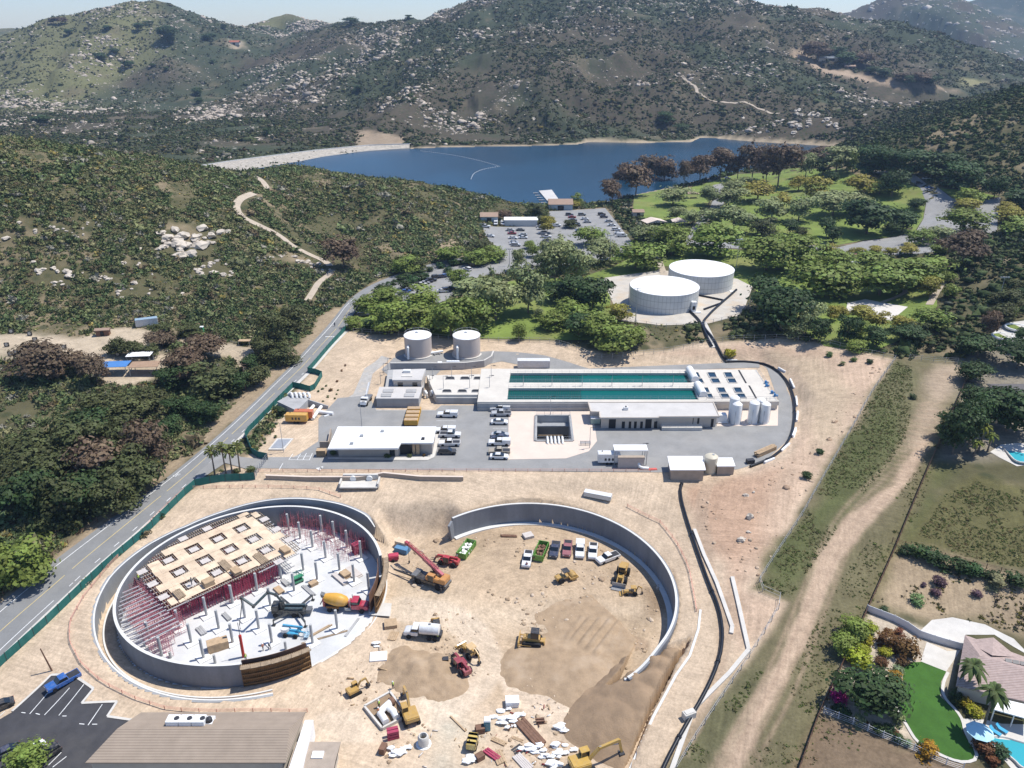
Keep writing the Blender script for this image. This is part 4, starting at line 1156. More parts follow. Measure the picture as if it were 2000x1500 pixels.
# outer retaining ring
def ringtop(t):
    x, y = AX + (ra(t) + ring_gap(t) + 2.0) * math.cos(t), AY + (ra(t) + ring_gap(t) + 2.0) * math.sin(t); return float(zat(x, y)) + .12
ow = thing('retaining_wall', 'curved grey retaining wall round the outside of the reservoir', 'wall', (AX, AY, ZS))
t0, t1 = thA(736, 1012), thA(535, 1366, -7.5)
loc(arc_wall(MB(), AX, AY, lambda t: ra(t) + ring_gap(t), t0, t1, .75, ZS - .6, lambda t: max(ringtop(t) - .05, ZS + .4), 120).build('wall_face', M_SHOT, ow, True))
loc(arc_wall(MB(), AX, AY, lambda t: ra(t) + ring_gap(t) - .02, t0, t1, .32, lambda t: max(ringtop(t) - .05, ZS + .4), lambda t: max(ringtop(t), ZS + .45), 120).build('wall_cap', M_CAP, ow))
loc(arc_wall(MB(), AX, AY, lambda t: ra(t) + 2.9, thA(215, 1120), t1, .3, ZS - .5, ZS + .45, 100).build('kerb', M_CAP, ow))
# big empty pit
bw = thing('retaining_wall', 'long curved concrete retaining wall round the empty dirt pit', 'wall', (BX, BY, Z_FLR))
def locB(o): o.location = (-BX, -BY, -Z_FLR); return o
tb0, tb1 = thB(1232, 1312), thB(884, 1012)
zt_ = lambda t: Z_RIM - 1.8 * float(sstep(.34, 0, t - tb0))
locB(arc_wall(MB(), BX, BY, rb, tb0, tb1, .75, Z_FLR - .8, lambda t: zt_(t) - .08, 120).build('wall_face', M_WALL, bw, True))
locB(arc_wall(MB(), BX, BY, lambda t: rb(t) - .03, tb0, tb1, .45, lambda t: zt_(t) - .08, lambda t: zt_(t) + .08, 120).build('wall_cap', M_CAP, bw))
locB(arc_wall(MB(), BX, BY, lambda t: rb(t) - 1.15, tb0, tb1, 1.1, Z_FLR - .4, Z_FLR + .22, 110).build('gutter', M_CAP, bw))
e0 = Vector((BX + rb(tb0) * math.cos(tb0), BY + rb(tb0) * math.sin(tb0), 0)); e1 = W((1193, 1347), -7.9)
eb = MB()
for k in range(6):
    a, b = e0.lerp(Vector((e1.x, e1.y, 0)), k / 6), e0.lerp(Vector((e1.x, e1.y, 0)), (k + 1) / 6); zt = Z_RIM - 1.8 - (Z_RIM + 5.9) * (k + 1) / 6
    eb.beam((a.x, a.y, (Z_FLR - .8 + zt) / 2), (b.x, b.y, (Z_FLR - .8 + zt) / 2), .5, zt - Z_FLR + .8)
locB(eb.build('wall_end', M_CAP, bw))
q0, q1 = W((884, 1012), Z_RIM), W((879, 1029), -5); eb = MB(); eb.beam((q0.x, q0.y, -5.8), (q0.x - .6, q0.y - 1.6, -6.2), .5, 5)
locB(eb.build('wall_wing', M_WALL, bw))
# stepped low wall along the haul road
lw = thing('retaining_wall', 'low straight retaining wall between the haul road and the brown sand heap', 'wall', (*W((1316, 1320), -4)[:2], -8)); b = MB(); b2 = MB()
PTS = [(1364,1192),(1360,1230),(1343,1282),(1316,1320),(1272,1401),(1228,1500),(1200,1560)]
for p, q in zip(PTS[:-1], PTS[1:]):
    A, B = at1(p[0] + 4, p[1]), at1(q[0] + 4, q[1]); b.beam((A.x, A.y, A.z - 2.2), (B.x, B.y, B.z - 2.2), .4, 4.6); b2.beam((A.x, A.y, A.z + .16), (B.x, B.y, B.z + .16), .44, .1)
for m_, nm, mm in ((b, 'wall_face', M_SHOT), (b2, 'wall_cap', M_CAP)):
    o = m_.build(nm, mm, lw); o.location = -lw.location
# heaps of sand
def heap(label, cones, seed, n=70, name='sand_heap', rough=.35, m=None, furrow=None):
    """cones: (pixel x, pixel y, height, radius) on the pit floor"""
    P = [(*W((a, b), Z_FLR)[:2], h, r) for a, b, h, r in cones]
    x0 = min(p[0] - p[3] for p in P) - 1; x1 = max(p[0] + p[3] for p in P) + 1; y0 = min(p[1] - p[3] for p in P) - 1; y1 = max(p[1] + p[3] for p in P) + 1
    gx, gy = np.meshgrid(np.linspace(x0, x1, n), np.linspace(y0, y1, n)); z = np.full(gx.shape, -1.0)
    wob = (fbm(gx, gy, 5, 4, seed) - .5) * 2.2
    for (x, y, h, r) in P:
        d = (np.hypot(gx - x, gy - y) + wob) / r; z = np.maximum(z, h * (1 - np.clip(d, 0, None) ** 1.25))
    if furrow is not None:
        fr_ = np.array(polyW(furrow, Z_FLR)); t = fr_[1] - fr_[0]; t /= np.linalg.norm(t); z = z + .4 * sstep(.5, -1.5, poly_sd(gx, gy, fr_)) * np.abs(np.sin((gx * t[1] - gy * t[0]) * 1.75))
    z = z + (fbm(gx, gy, 2.2, 3, seed + 1) - .5) * rough * (z > -.4)
    G = zat(gx, gy); z = np.where(poly_sd(gx, gy, YARD) > -.5, -1.0, z); z = np.where(z < -.25, G - .35, np.maximum(Z_FLR + z, G - .3))
    idx = np.arange(n * n).reshape(n, n); k = (np.maximum(np.maximum(z[:-1, :-1] - G[:-1, :-1], z[1:, 1:] - G[1:, 1:]), np.maximum(z[:-1, 1:] - G[:-1, 1:], z[1:, :-1] - G[1:, :-1])) > -.3).ravel()
    q = np.stack([idx[:-1, :-1], idx[:-1, 1:], idx[1:, 1:], idx[1:, :-1]], -1).reshape(-1, 4)[k]
    me = np_mesh(name, np.stack([gx.ravel(), gy.ravel(), z.ravel()], -1), q, m or M_SAND, smooth=True)
    return tag(link(name, me), label, 'sand heap')
heap('large brown sand heap between the low retaining wall and the material yard', [(1305,1305,4.6,6),(1270,1322,4.8,6),(1238,1345,3.8,6),(1212,1365,2.6,6),(1290,1330,4.6,7),(1275,1355,4.6,8.5),(1250,1385,4.4,10),(1215,1415,3.6,9.5),(1185,1420,2.2,7.5),(1250,1425,3.4,9)], 31, 110)
heap('low broad mound of sand on the floor of the empty pit', [(1095,1295,1.0,9),(1130,1310,1.2,9),(1060,1290,.6,7),(1160,1290,.7,9),(1200,1270,.6,8),(1160,1240,.5,11)], 41, 130, rough=.2, m=M_LOOSE, furrow=[(1100,1247),(1133,1206),(1228,1206),(1170,1296)])
heap('rough dug earth mound behind the yellow excavator', [(822,1315,1.6,5),(850,1312,1.5,5),(800,1300,1.0,5),(870,1335,.8,4)], 51, 70, rough=.7, m=M_LOOSE)
# vehicles and machines
def wheel_mesh(r, w):
    t = MB().lathe([(r * .55, -w / 2), (r * .95, -w / 2), (r, -w * .3), (r, w * .3), (r * .95, w / 2), (r * .55, w / 2)], 18, (0, 0, 0), 'Y').mesh('tyre', M_TYRE, True)
    h = MB().lathe([(r * .2, -w * .46), (r * .58, -w * .40), (r * .58, w * .40), (r * .2, w * .46)], 14, (0, 0, 0), 'Y').mesh('rim', M_RIM)
    return t, h
_wc = {}
def wheels(root, spots, r, w, rim=None):
    if (r, w) not in _wc: _wc[(r, w)] = wheel_mesh(r, w)
    t, h = _wc[(r, w)]
    for x, y in spots:
        o = link('wheel', t, root, loc=(x, y, r)); link('rim', h, o)
M_LAMP = mat('lamp_lens', (.7, .7, .66), .15, .05, 1., world=False); M_TAIL = mat('tail_lens', (.35, .01, .01), .2, .05, 1., world=False)

def car_base(kind):
    """returns a thing at the origin, nose towards +X"""
    L, Wd = dict(pickup=(5.7, 1.95), utility=(5.9, 2.0), sedan=(4.7, 1.82), suv=(4.7, 1.88), van=(5.4, 2.0))[kind]
    o = thing(kind + '_car' if kind in ('sedan', 'suv') else ('pickup_truck' if kind != 'van' else 'van'), 'car', 'car'); h = L / 2; b = MB()
    if kind in ('pickup', 'utility'):
        b.side([(-h, .48), (-h, 1.06), (-.35, 1.08), (1.15, 1.10), (h - .12, 1.02), (h, .85), (h, .45), (h - .6, .38), (-h + .5, .40)], Wd)
        b.side([(-.55, 1.78), (.55, 1.76), (.62, 1.72), (-.62, 1.74)], Wd * .8)
        g = MB().side([(-.75, 1.08), (-.56, 1.75), (.58, 1.74), (1.25, 1.09)], Wd * .84)
        c = MB().boxz(-h + .12, -.85, -Wd * .41, Wd * .41, 1.0, 1.085)
        if kind == 'utility':
            b.boxz(-h + .05, -.72, -Wd * .49, Wd * .49, 1.07, 1.72); c = MB().boxz(-h + .03, -h + .06, -Wd * .38, Wd * .38, 1.12, 1.6)
    elif kind == 'sedan':
        b.side([(-h, .45), (-h, .86), (-h + .9, .98), (1.2, .95), (h - .2, .78), (h, .62), (h, .35), (-h + .3, .33)], Wd)
        b.side([(-.98, 1.36), (-.9, 1.42), (.25, 1.42), (.35, 1.37)], Wd * .74)
        g = MB().side([(-1.75, .97), (-.95, 1.385), (.3, 1.385), (1.25, .94)], Wd * .82); c = None
    elif kind == 'suv':
        b.side([(-h, .48), (-h, 1.0), (-h + .2, 1.05), (1.15, 1.05), (h - .15, .95), (h, .75), (h, .42), (-h + .3, .40)], Wd)
        b.side([(-h + .35, 1.62), (-h + .45, 1.68), (.2, 1.68), (.32, 1.62)], Wd * .78)
        g = MB().side([(-h + .12, 1.04), (-h + .35, 1.63), (.3, 1.63), (1.2, 1.04)], Wd * .85); c = None
    else:
        b.side([(-h, .45), (-h, 2.0), (-h + .1, 2.05), (1.0, 2.0), (1.75, 1.2), (h, 1.0), (h, .42)], Wd)
        g = MB().side([(1.0, 1.9), (1.06, 1.93), (1.78, 1.22), (1.72, 1.2)], Wd * .86); g.boxz(-.2, .9, -Wd / 2 - .012, Wd / 2 + .012, 1.25, 1.8); c = None
    b.build('body', M_PAINT, o, True, .05)
    g.build('window', M_GLASS, o)
    if c is not None: c.build('truck_bed', M_STEEL if kind == 'pickup' else M_GLASS, o)
    r = .40 if kind in ('pickup', 'utility') else .34
    wheels(o, [(sx * L * .31 - .03, sy * (Wd / 2 - .1)) for sx in (-1, 1) for sy in (-1, 1)], r, .25)
    for sy in (-1, 1):
        MB().box((h - .01, sy * Wd * .36, .78 if kind != 'sedan' else .62), (.06, .32, .14)).build('headlight', M_LAMP, o)
        MB().box((-h + .01, sy * Wd * .40, .86), (.06, .2, .18)).build('tail_light', M_TAIL, o)
    return o
PROTO = {}
WHITE, SILV, BLACK, NAVY, BLUE, REDC, TANC, GREY = (.72, .72, .71), (.42, .43, .44), (.02, .021, .023), (.025, .035, .075), (.01, .10, .36), (.30, .012, .015), (.36, .31, .23), (.13, .135, .14)
def car(kind, p, head, color, label, group=None, lift=.10):
    """p world point, head degrees from +X"""
    if kind not in PROTO: PROTO[kind] = [car_base(kind), False]
    pr = PROTO[kind]
    loc_ = (p[0], p[1], float(zat(p[0], p[1])) + lift); rz = math.radians(head)
    if not pr[1]:
        o = pr[0]; pr[1] = True; o.location = loc_; o.rotation_euler = (0, 0, rz)
        for c in o.children: c.color = (*color, 1)
    else: o = dup(pr[0], loc_, rz, color=color)
    o['label'] = label; o['category'] = 'pickup truck' if kind in ('pickup', 'utility') else ('van' if kind == 'van' else 'car')
    if group: o['group'] = group
    elif 'group' in o: del o['group']
    return o
CN = {WHITE: 'white', SILV: 'silver', BLACK: 'black', NAVY: 'dark blue', BLUE: 'bright blue', REDC: 'red', TANC: 'tan', GREY: 'grey'}
KN = dict(pickup='pickup truck', utility='utility truck with capped bed', sedan='sedan', suv='sport utility car', van='van')
def cars(cf, L, place, group, lift=.2, d=None):
    """L: (kind, crop x, crop y, heading, colour)"""
    by = {}
    for r in L: by.setdefault((r[0], r[4]), []).append(r)
    for (k, c), R in by.items():
        R.sort(key=lambda r: r[1])
        for i, r in enumerate(R):
            car(k, at1(*cf(r[1], r[2])), r[3] + random.uniform(-3, 3), c, (nth(i, len(R)) + ' ' + CN[c] + ' ' + KN[k] + ' ' + place).strip(), group, lift)
# works car park, two facing rows
cars(c6, [('utility',1098,655,180,WHITE),('utility',1078,780,180,WHITE),('pickup',1118,812,0,WHITE),('pickup',1112,880,180,WHITE),('suv',1095,945,0,BLACK)], 'in the left works row', 'cars in the left row of the works car park', .08)
cars(c6, [('utility',1508,608,180,WHITE),('pickup',1516,647,180,SILV),('sedan',1502,712,0,WHITE),('sedan',1507,812,0,SILV),('sedan',1507,834,180,NAVY),('utility',1502,875,180,WHITE),('pickup',1500,945,180,TANC),('sedan',1500,982,0,WHITE)], 'in the right works row', 'cars in the right row of the works car park', .1)
# pit row
for k, x, y, h, c, lb in [('pickup',900,400,262,WHITE,'white pickup with a worker at its tail, leftmost in the pit'),('pickup',1046,350,260,NAVY,'dark blue pickup parked beside the green rubbish skip'),('pickup',1113,345,262,(.30,.10,.11),'small faded red pickup in the pit row'),('utility',1180,352,264,WHITE,'white pickup with a capped bed in the pit row'),('pickup',1249,360,262,WHITE,'white pickup with a tool bed, fifth vehicle of the pit row'),('pickup',1328,395,210,WHITE,'white pickup parked at an angle at the right end of the pit row')]:
    p = W(c3(x, y), Z_FLR); car(k, p, h, c, lb, 'pickups parked in the pit', .02)
p = at1(125, 1336); car('pickup', p, 228, BLUE, 'bright blue pickup alone in the lower car park', None, .09)
car('sedan', at1(10, 1476), 218, NAVY, 'dark car at the left edge of the lower car park', None, .09)
car('suv', at1(90, 1481), 232, BLACK, 'black car beside the accessible bay', None, .09)
car('sedan', at1(62, 1474), 232, WHITE, 'white car half hidden by the car park tree', None, .09)
car('sedan', at1(0, 1385), 218, BLACK, 'black car cut off at the left edge, upper of two', None, .12)
# lake car parks
cars(cu, [('sedan',391,503,20,NAVY),('sedan',405,492,20,BLUE),('sedan',418,484,20,GREY),('sedan',440,473,20,SILV),('sedan',458,464,20,WHITE),('suv',478,455,22,BLACK),('sedan',495,452,22,WHITE),('sedan',512,445,22,SILV),('sedan',530,437,22,NAVY),('suv',550,430,22,BLACK),('suv',580,412,22,BLACK),('sedan',606,409,22,NAVY),('sedan',626,405,22,BLUE),('sedan',642,402,22,NAVY)], 'in the roadside row', 'cars in the roadside row', .2)
cars(cu, [('pickup',660,480,35,BLACK),('sedan',615,490,10,WHITE),('suv',752,368,130,WHITE),('suv',640,485,20,NAVY),('suv',790,345,20,BLACK),('sedan',1105,352,10,TANC),('suv',170,625,10,NAVY)], 'among the road trees', 'cars parked among the road trees', .2)
cars(cu, [('pickup',850,128,0,WHITE),('suv',840,126,0,BLACK),('van',910,112,270,WHITE),('van',948,112,270,WHITE),('sedan',877,181,0,WHITE),('sedan',990,148,0,SILV),('sedan',1000,166,0,REDC),('sedan',1047,147,0,GREY),('sedan',1060,175,180,SILV),('sedan',1005,192,0,WHITE),('sedan',1062,190,0,WHITE),('sedan',1010,215,0,SILV),('sedan',1012,225,0,WHITE),('suv',1022,233,0,SILV),('sedan',1165,140,0,WHITE),('suv',1170,165,180,SILV),('pickup',1190,185,0,WHITE),('sedan',1160,128,0,SILV),('sedan',1195,205,0,GREY)], 'in the lower lake lot', 'cars in the lower lake lot', .2)
cars(cu, [('van',1245,124,0,WHITE),('suv',1320,62,0,NAVY),('sedan',1335,75,0,REDC),('sedan',1340,92,0,NAVY),('suv',1355,112,0,BLACK),('suv',1360,122,0,BLACK),('sedan',1378,150,0,BLUE),('suv',1390,62,0,GREY),('sedan',1405,85,0,WHITE),('sedan',1420,102,0,SILV),('suv',1500,60,0,BLACK),('suv',1512,75,0,NAVY),('sedan',1540,98,0,SILV),('sedan',1556,120,0,WHITE),('suv',1580,145,0,WHITE),('sedan',1595,165,0,SILV),('van',1612,180,0,WHITE)], 'in the boathouse lot', 'cars in the boathouse lot', .2)
cars(cw, [('suv',1410,1030,0,NAVY),('sedan',1455,1003,0,WHITE),('sedan',1470,1055,0,BLUE),('sedan',1470,1068,0,SILV),('suv',1625,1145,90,BLACK),('sedan',1612,1217,0,WHITE),('sedan',1622,1190,0,NAVY),('suv',1743,1115,90,NAVY),('suv',1945,1150,0,BLACK),('sedan',345,1000,0,WHITE),('sedan',1915,1300,20,WHITE),('sedan',425,1350,0,SILV)], 'in the right park lot', 'cars in the right park lot', .22)
cars(cr, [('suv',1075,298,0,REDC),('van',1060,345,0,WHITE),('suv',1040,375,0,BLACK)], 'under the tank-side trees', 'cars under the trees by the volleyball court', .22)

# --- machine helpers
YEL, ORA, TERB = (.47, .285, .07), (.52, .24, .06), (.02, .20, .30)
def part(o, mb, name, col=None, m=None, bev=.03, smooth=False):
    q = mb.build(name, m or M_PAINT, o, smooth, bev)
    if col is not None: q.color = (*col, 1)
    return q
def cab(o, x, y, z, w, d, h, col=BLACK):
    part(o, MB().boxz(x - w / 2, x + w / 2, y - d / 2, y + d / 2, z, z + h), 'cab', None, M_GLASS)
    part(o, MB().boxz(x - w / 2 - .08, x + w / 2 + .08, y - d / 2 - .08, y + d / 2 + .08, z + h, z + h + .1), 'cab_roof', col)
    p = MB()
    for sx in (-1, 1):
        for sy in (-1, 1): p.beam((x + sx * w / 2, y + sy * d / 2, z), (x + sx * w / 2, y + sy * d / 2, z + h), .09)
    part(o, p, 'cab_frame', col, bev=0)
def tracks(o, L, g, w, h, col=BLACK):
    for s in (-1, 1):
        prof = [(-L / 2 + h / 2 - h / 2 * math.sin(a), h / 2 + h / 2 * math.cos(a)) for a in [PI * k / 6 for k in range(7)]] + [(L / 2 - h / 2 + h / 2 * math.sin(a), h / 2 - h / 2 * math.cos(a)) for a in [PI * k / 6 for k in range(7)]]
        part(o, MB().side(prof, w, s * g / 2), 'track', None, M_TYRE, 0)
def boomseg(o, pts, w, name, col, m=None): 
    b = MB()
    for a, c in zip(pts[:-1], pts[1:]): b.beam(a, c, w, w * 1.25)
    return part(o, b, name, col, m, 0)
def mach(name, label, cat, px, head, z=None, lift=0.02):
    p = at1(*px) if z is None else W(px, z)
    return thing(name, label, cat, (p.x, p.y, float(zat(p.x, p.y)) + lift), math.radians(head))
def excavator(label, px, head, sc, boom, col=YEL, swing=0):
    o = mach('excavator', label, 'excavator', px, head); tracks(o, 3.6, 2.3, .55, .85)
    part(o, MB().boxz(-1.9, 1.1, -1.25, 1.25, 1.0, 1.9), 'house', col, bev=.12); part(o, MB().boxz(-2.0, -1.3, -1.2, 1.2, 1.1, 2.1), 'counterweight', col, bev=.15)
    part(o, MB().cyl((0, 0, .6), .7, .45, 18), 'slew_ring', None, M_STEEL, 0)
    cab(o, .65, .72, 1.35, 1.3, .95, 1.5, col)
    b = [(1.0, -.25, 1.6)] + [(x, -.25, z) for x, z in boom]
    boomseg(o, b[:3], .38, 'boom', col); boomseg(o, b[2:4], .3, 'stick', col)
    e = Vector(b[3]); part(o, MB().side([(e.x - .5, e.z + .1), (e.x + .35, e.z + .1), (e.x + .3, e.z - .55), (e.x - .2, e.z - .9), (e.x - .75, e.z - .5)], 1.1, -.25), 'bucket', None, M_STEEL, .03)
    ram = MB(); ram.beam((1.1, -.05, 1.5), (b[1][0], -.05, b[1][2] - .1), .13); ram.beam((b[1][0], -.25, b[1][2] + .35), ((b[2][0] + b[3][0]) / 2, -.25, (b[2][2] + b[3][2]) / 2 + .5), .12); part(o, ram, 'ram', None, M_RIM, 0)
    o.scale = (sc,) * 3; return o
excavator('yellow excavator reaching over the open concrete vault', c5(575, 585), 112, 1.0, [(2.4, 3.6), (4.6, 3.0), (5.3, .6)])
excavator('small yellow excavator with a black canopy working left of the vault', c5(262, 440), 38, .66, [(2.0, 3.3), (3.6, 3.4), (4.3, 1.0)])
excavator('yellow excavator cut off by the bottom edge beside the sand heap', c3(1190, 1500), 20, 1.05, [(2.6, 3.4), (6.0, 3.9), (6.6, 1.0)], (.5, .31, .06))
def dozer():
    o = mach('bulldozer', 'yellow bulldozer pushing sand at the mound in the empty pit', 'bulldozer', c3(925, 835), 172); tracks(o, 3.4, 2.1, .5, .95)
    part(o, MB().side([(-1.4, .6), (-1.4, 1.5), (.2, 1.6), (1.6, 1.45), (1.7, .6)], 1.3), 'engine_cover', YEL, bev=.08); cab(o, -.5, 0, 1.5, 1.3, 1.4, 1.3, BLACK)
    part(o, MB().side([(2.3, .1), (2.45, .6), (2.35, 1.25), (2.2, 1.2), (2.25, .6), (2.15, .1)], 3.3), 'blade', YEL); a = MB()
    for s in (-1, 1): a.beam((0, s * 1.3, .5), (2.25, s * 1.3, .5), .16)
    part(o, a, 'push_arm', YEL, bev=0); part(o, MB().boxz(-2.3, -1.5, -.5, .5, .7, 1.0).box((-2.2, 0, .5), (.15, 1.6, .9)), 'ripper', YEL); part(o, MB().cyl((.9, .3, 1.5), .07, .8, 8), 'exhaust', None, M_STEEL, 0)
    o.scale = (1.1,) * 3
dozer()
def loader():
    o = mach('wheel_loader', 'large yellow wheel loader with a bright bucket below the pit wall', 'loader', c3(1403, 490), 252, Z_FLR)
    wheels(o, [(-1.6, -1.1), (-1.6, 1.1), (1.7, -1.1), (1.7, 1.1)], .82, .62)
    part(o, MB().side([(-3.4, .9), (-3.4, 1.9), (-1.2, 2.1), (-.2, 2.0), (-.2, .8)], 1.7), 'engine_cover', YEL, bev=.1); cab(o, .1, 0, 1.7, 1.3, 1.4, 1.6, YEL)
    part(o, MB().boxz(.2, 2.1, -.6, .6, .9, 1.7), 'front_frame', YEL)
    for s in (-1, 1): part(o, MB().beam((1.2, s * .55, 1.9), (3.4, s * .6, .7), .2, .35), 'lift_arm', YEL, bev=0)
    part(o, MB().side([(3.3, .1), (3.3, 1.2), (3.6, 1.3), (3.55, .25), (4.6, .2), (4.6, .08)], 2.9), 'bucket', None, M_RIM, 0)
loader()
def backhoe(label, px, head, z=None, sc=.9, roof=(.62, .42, .2)):
    o = mach('backhoe_loader', label, 'backhoe', px, head, z); wheels(o, [(-1.0, -.9), (-1.0, .9)], .72, .5); wheels(o, [(1.4, -.85), (1.4, .85)], .48, .35)
    part(o, MB().side([(-.3, .7), (-.3, 1.4), (2.1, 1.35), (2.2, .7)], .95), 'engine_cover', YEL, bev=.07)
    part(o, MB().boxz(-1.3, .1, -.65, .65, .8, 1.3), 'chassis', YEL); p = MB()
    for sx in (-1.25, .0):
        for sy in (-.65, .65): p.beam((sx, sy, 1.2), (sx, sy, 2.5), .09)
    part(o, p, 'cab_frame', None, M_STEEL, 0); part(o, MB().boxz(-1.45, .2, -.8, .8, 2.5, 2.62), 'cab_roof', roof, bev=.05)
    part(o, MB().side([(2.5, .1), (2.45, .9), (2.65, 1.0), (2.75, .25), (3.4, .18), (3.4, .08)], 2.1), 'bucket', YEL, bev=0)
    a = MB()
    for s in (-.6, .6): a.beam((1.0, s, 1.2), (2.6, s, .6), .14, .2)
    part(o, a, 'lift_arm', YEL, bev=0); boomseg(o, [(-1.4, .0, 1.0), (-2.0, .0, 2.8), (-3.0, .0, 2.2)], .22, 'boom', YEL); boomseg(o, [(-3.0, 0, 2.2), (-3.2, 0, .6)], .18, 'stick', YEL)
    part(o, MB().side([(-3.45, .7), (-2.95, .7), (-3.0, .1), (-3.5, .25)], .6), 'digger_bucket', None, M_STEEL, 0)
    for s in (-1, 1): part(o, MB().beam((-1.5, s * .6, .9), (-1.9, s * 1.1, .08), .12), 'stabiliser', None, M_STEEL, 0)
    o.scale = (sc,) * 3; return o
backhoe('yellow backhoe with a pale roof parked against the dark red telehandler', c5(905, 225), 128, None, 1.0)
backhoe('small yellow backhoe facing right beside the wheel loader', c3(1452, 575), 180, Z_FLR, .72, YEL)
backhoe('yellow backhoe half hidden behind the white water truck', c3(415, 755), 100, Z_FLR, .8, BLACK)
def roller():
    o = mach('soil_compactor', 'yellow soil roller with a black canopy in the middle of the pit', 'roller', c3(1105, 500), 25, Z_FLR)
    part(o, MB().lathe([(.75, -1.0), (.75, 1.0)], 24, (1.5, 0, .75), 'Y'), 'drum', YEL, bev=0); wheels(o, [(-1.5, -.8), (-1.5, .8)], .7, .5)
    f = MB().boxz(.6, 2.4, 1.02, 1.2, .6, .95).boxz(.6, 2.4, -1.2, -1.02, .6, .95).boxz(2.3, 2.5, -1.2, 1.2, .6, .95).boxz(.45, .7, -1.2, 1.2, .6, 1.0); part(o, f, 'yoke', YEL)
    part(o, MB().side([(-2.5, .8), (-2.5, 1.5), (-.8, 1.65), (-.8, .8)], 1.4), 'engine_cover', YEL, bev=.08); part(o, MB().boxz(-.8, .4, -.6, .6, .8, 1.2), 'chassis', YEL)
    p = MB()
    for sx in (-.75, .35):
        for sy in (-.6, .6): p.beam((sx, sy, 1.2), (sx, sy, 2.5), .08)
    part(o, p, 'canopy_post', None, M_STEEL, 0); part(o, MB().boxz(-.95, .55, -.8, .8, 2.5, 2.6), 'canopy', BLACK)
roller()
def telehandler(label, px, head, col, sc=1.0):
    o = mach('telehandler', label, 'telehandler', px, head, Z_FLR); wheels(o, [(-1.5, -.95), (-1.5, .95), (1.5, -.95), (1.5, .95)], .62, .45)
    part(o, MB().side([(-2.6, .65), (-2.6, 1.5), (-1.6, 1.7), (-1.2, 1.1), (2.0, 1.0), (2.2, .65)], 1.5), 'chassis', col, bev=.06); part(o, MB().boxz(-.6, 1.2, -1.0, -.3, 1.0, 1.5), 'engine_cover', col)
    cab(o, .1, .72, 1.0, 1.4, .8, 1.35, col); boomseg(o, [(-2.3, -.1, 1.9), (2.6, -.1, 1.55)], .42, 'boom', col); boomseg(o, [(2.6, -.1, 1.5), (3.2, -.1, .7)], .3, 'boom_head', col)
    f = MB().boxz(3.2, 3.3, -.7, .5, .3, 1.0)
    for s in (-.45, .25): f.boxz(3.3, 4.4, s - .06, s + .06, .3, .37)
    part(o, f, 'fork', None, M_STEEL, 0); o.scale = (sc,) * 3
telehandler('bright red telehandler beside the green skip in the pit', c3(480, 412), 160, (.42, .02, .03))
telehandler('dark red telehandler nose to nose with the yellow backhoe', c5(862, 305), 122, (.28, .035, .05), 1.0)
def crane():
    o = mach('rough_terrain_crane', 'orange mobile crane with a long red lattice topped boom', 'crane', c3(390, 520), -26, Z_FLR)
    part(o, MB().boxz(-4.2, 4.2, -1.35, 1.35, .9, 1.55), 'chassis', BLACK); wheels(o, [(-2.6, -1.2), (-2.6, 1.2), (2.3, -1.2), (2.3, 1.2)], .75, .55)
    part(o, MB().boxz(-4.3, -3.0, -1.3, 1.3, 1.5, 1.9), 'fender', GREY); part(o, MB().boxz(2.6, 4.3, -1.3, 1.3, 1.5, 1.6), 'fender', GREY); part(o, MB().boxz(-.8, 3.6, -1.2, 1.2, 1.6, 2.5), 'turret', ORA, bev=.12)
    part(o, MB().boxz(2.6, 4.0, -1.25, 1.25, 1.7, 2.9), 'counterweight', ORA, bev=.1); cab(o, .6, -.9, 1.7, 1.5, .85, 1.5, ORA); part(o, MB().cyl((1.6, .6, 2.4), .5, .5, 16), 'winch_drum', (.65, .5, .3), bev=0)
    # boom raised over the rear towards the reservoir
    _t = W((797, 1063), -3.2); _t = Matrix.Rotation(math.radians(26), 3, 'Z') @ (_t - o.location)
    a, b = Vector((2.8, .25, 2.9)), Vector((_t.x, _t.y, _t.z)); RB = (.40, .05, .07)
    boomseg(o, [a, a.lerp(b, .55)], .62, 'boom', (.50, .13, .15)); boomseg(o, [a.lerp(b, .5), b], .46, 'boom_tip', RB)
    j = MB(); d = (b - a).normalized(); n = d.cross(Vector((0, 0, 1))).normalized(); u = n.cross(d)
    A, B = a.lerp(b, .15) + u * .65, b + u * .5
    for q in (-.3, .3): j.beam(A + n * q, B + n * q, .1)
    for k in range(16): j.beam(A.lerp(B, k / 16) + n * .3 * (-1) ** k, A.lerp(B, (k + 1) / 16) - n * .3 * (-1) ** k, .07)
    part(o, j, 'lattice_jib', RB, bev=0); part(o, MB().beam((.6, .9, 2.2), a.lerp(b, .4), .3), 'lift_ram', None, M_STEEL, 0)
    part(o, MB().box(tuple(b + d * .4), (1.0, .7, .8), math.atan2(d.y, d.x)), 'boom_head', RB); part(o, MB().beam(b + Vector((0, 0, -.4)), b + Vector((0, 0, -4.5)), .06).box(tuple(b + Vector((0, 0, -4.7))), (.3, .25, .5)), 'hook_block', None, M_STEEL, 0)
    for sx in (-3.4, 3.4):
        for sy in (-1, 1): part(o, MB().boxz(sx - .15, sx + .15, sy * 1.3, sy * 1.9, 1.0, 1.25).boxz(sx - .1, sx + .1, sy * 1.75 - .1, sy * 1.75 + .1, .1, 1.1), 'outrigger', None, M_STEEL, 0)
    part(o, MB().beam((-4.2, -.9, 1.2), (-9.2, -.4, 1.0), .25, .3).beam((-4.2, -.1, 1.2), (-9.2, -.4, 1.0), .15).beam((-9.2, -.4, 1.0), (-10.2, -.2, 1.6), .2), 'stowed_jib', None, M_STEEL, 0)
crane()
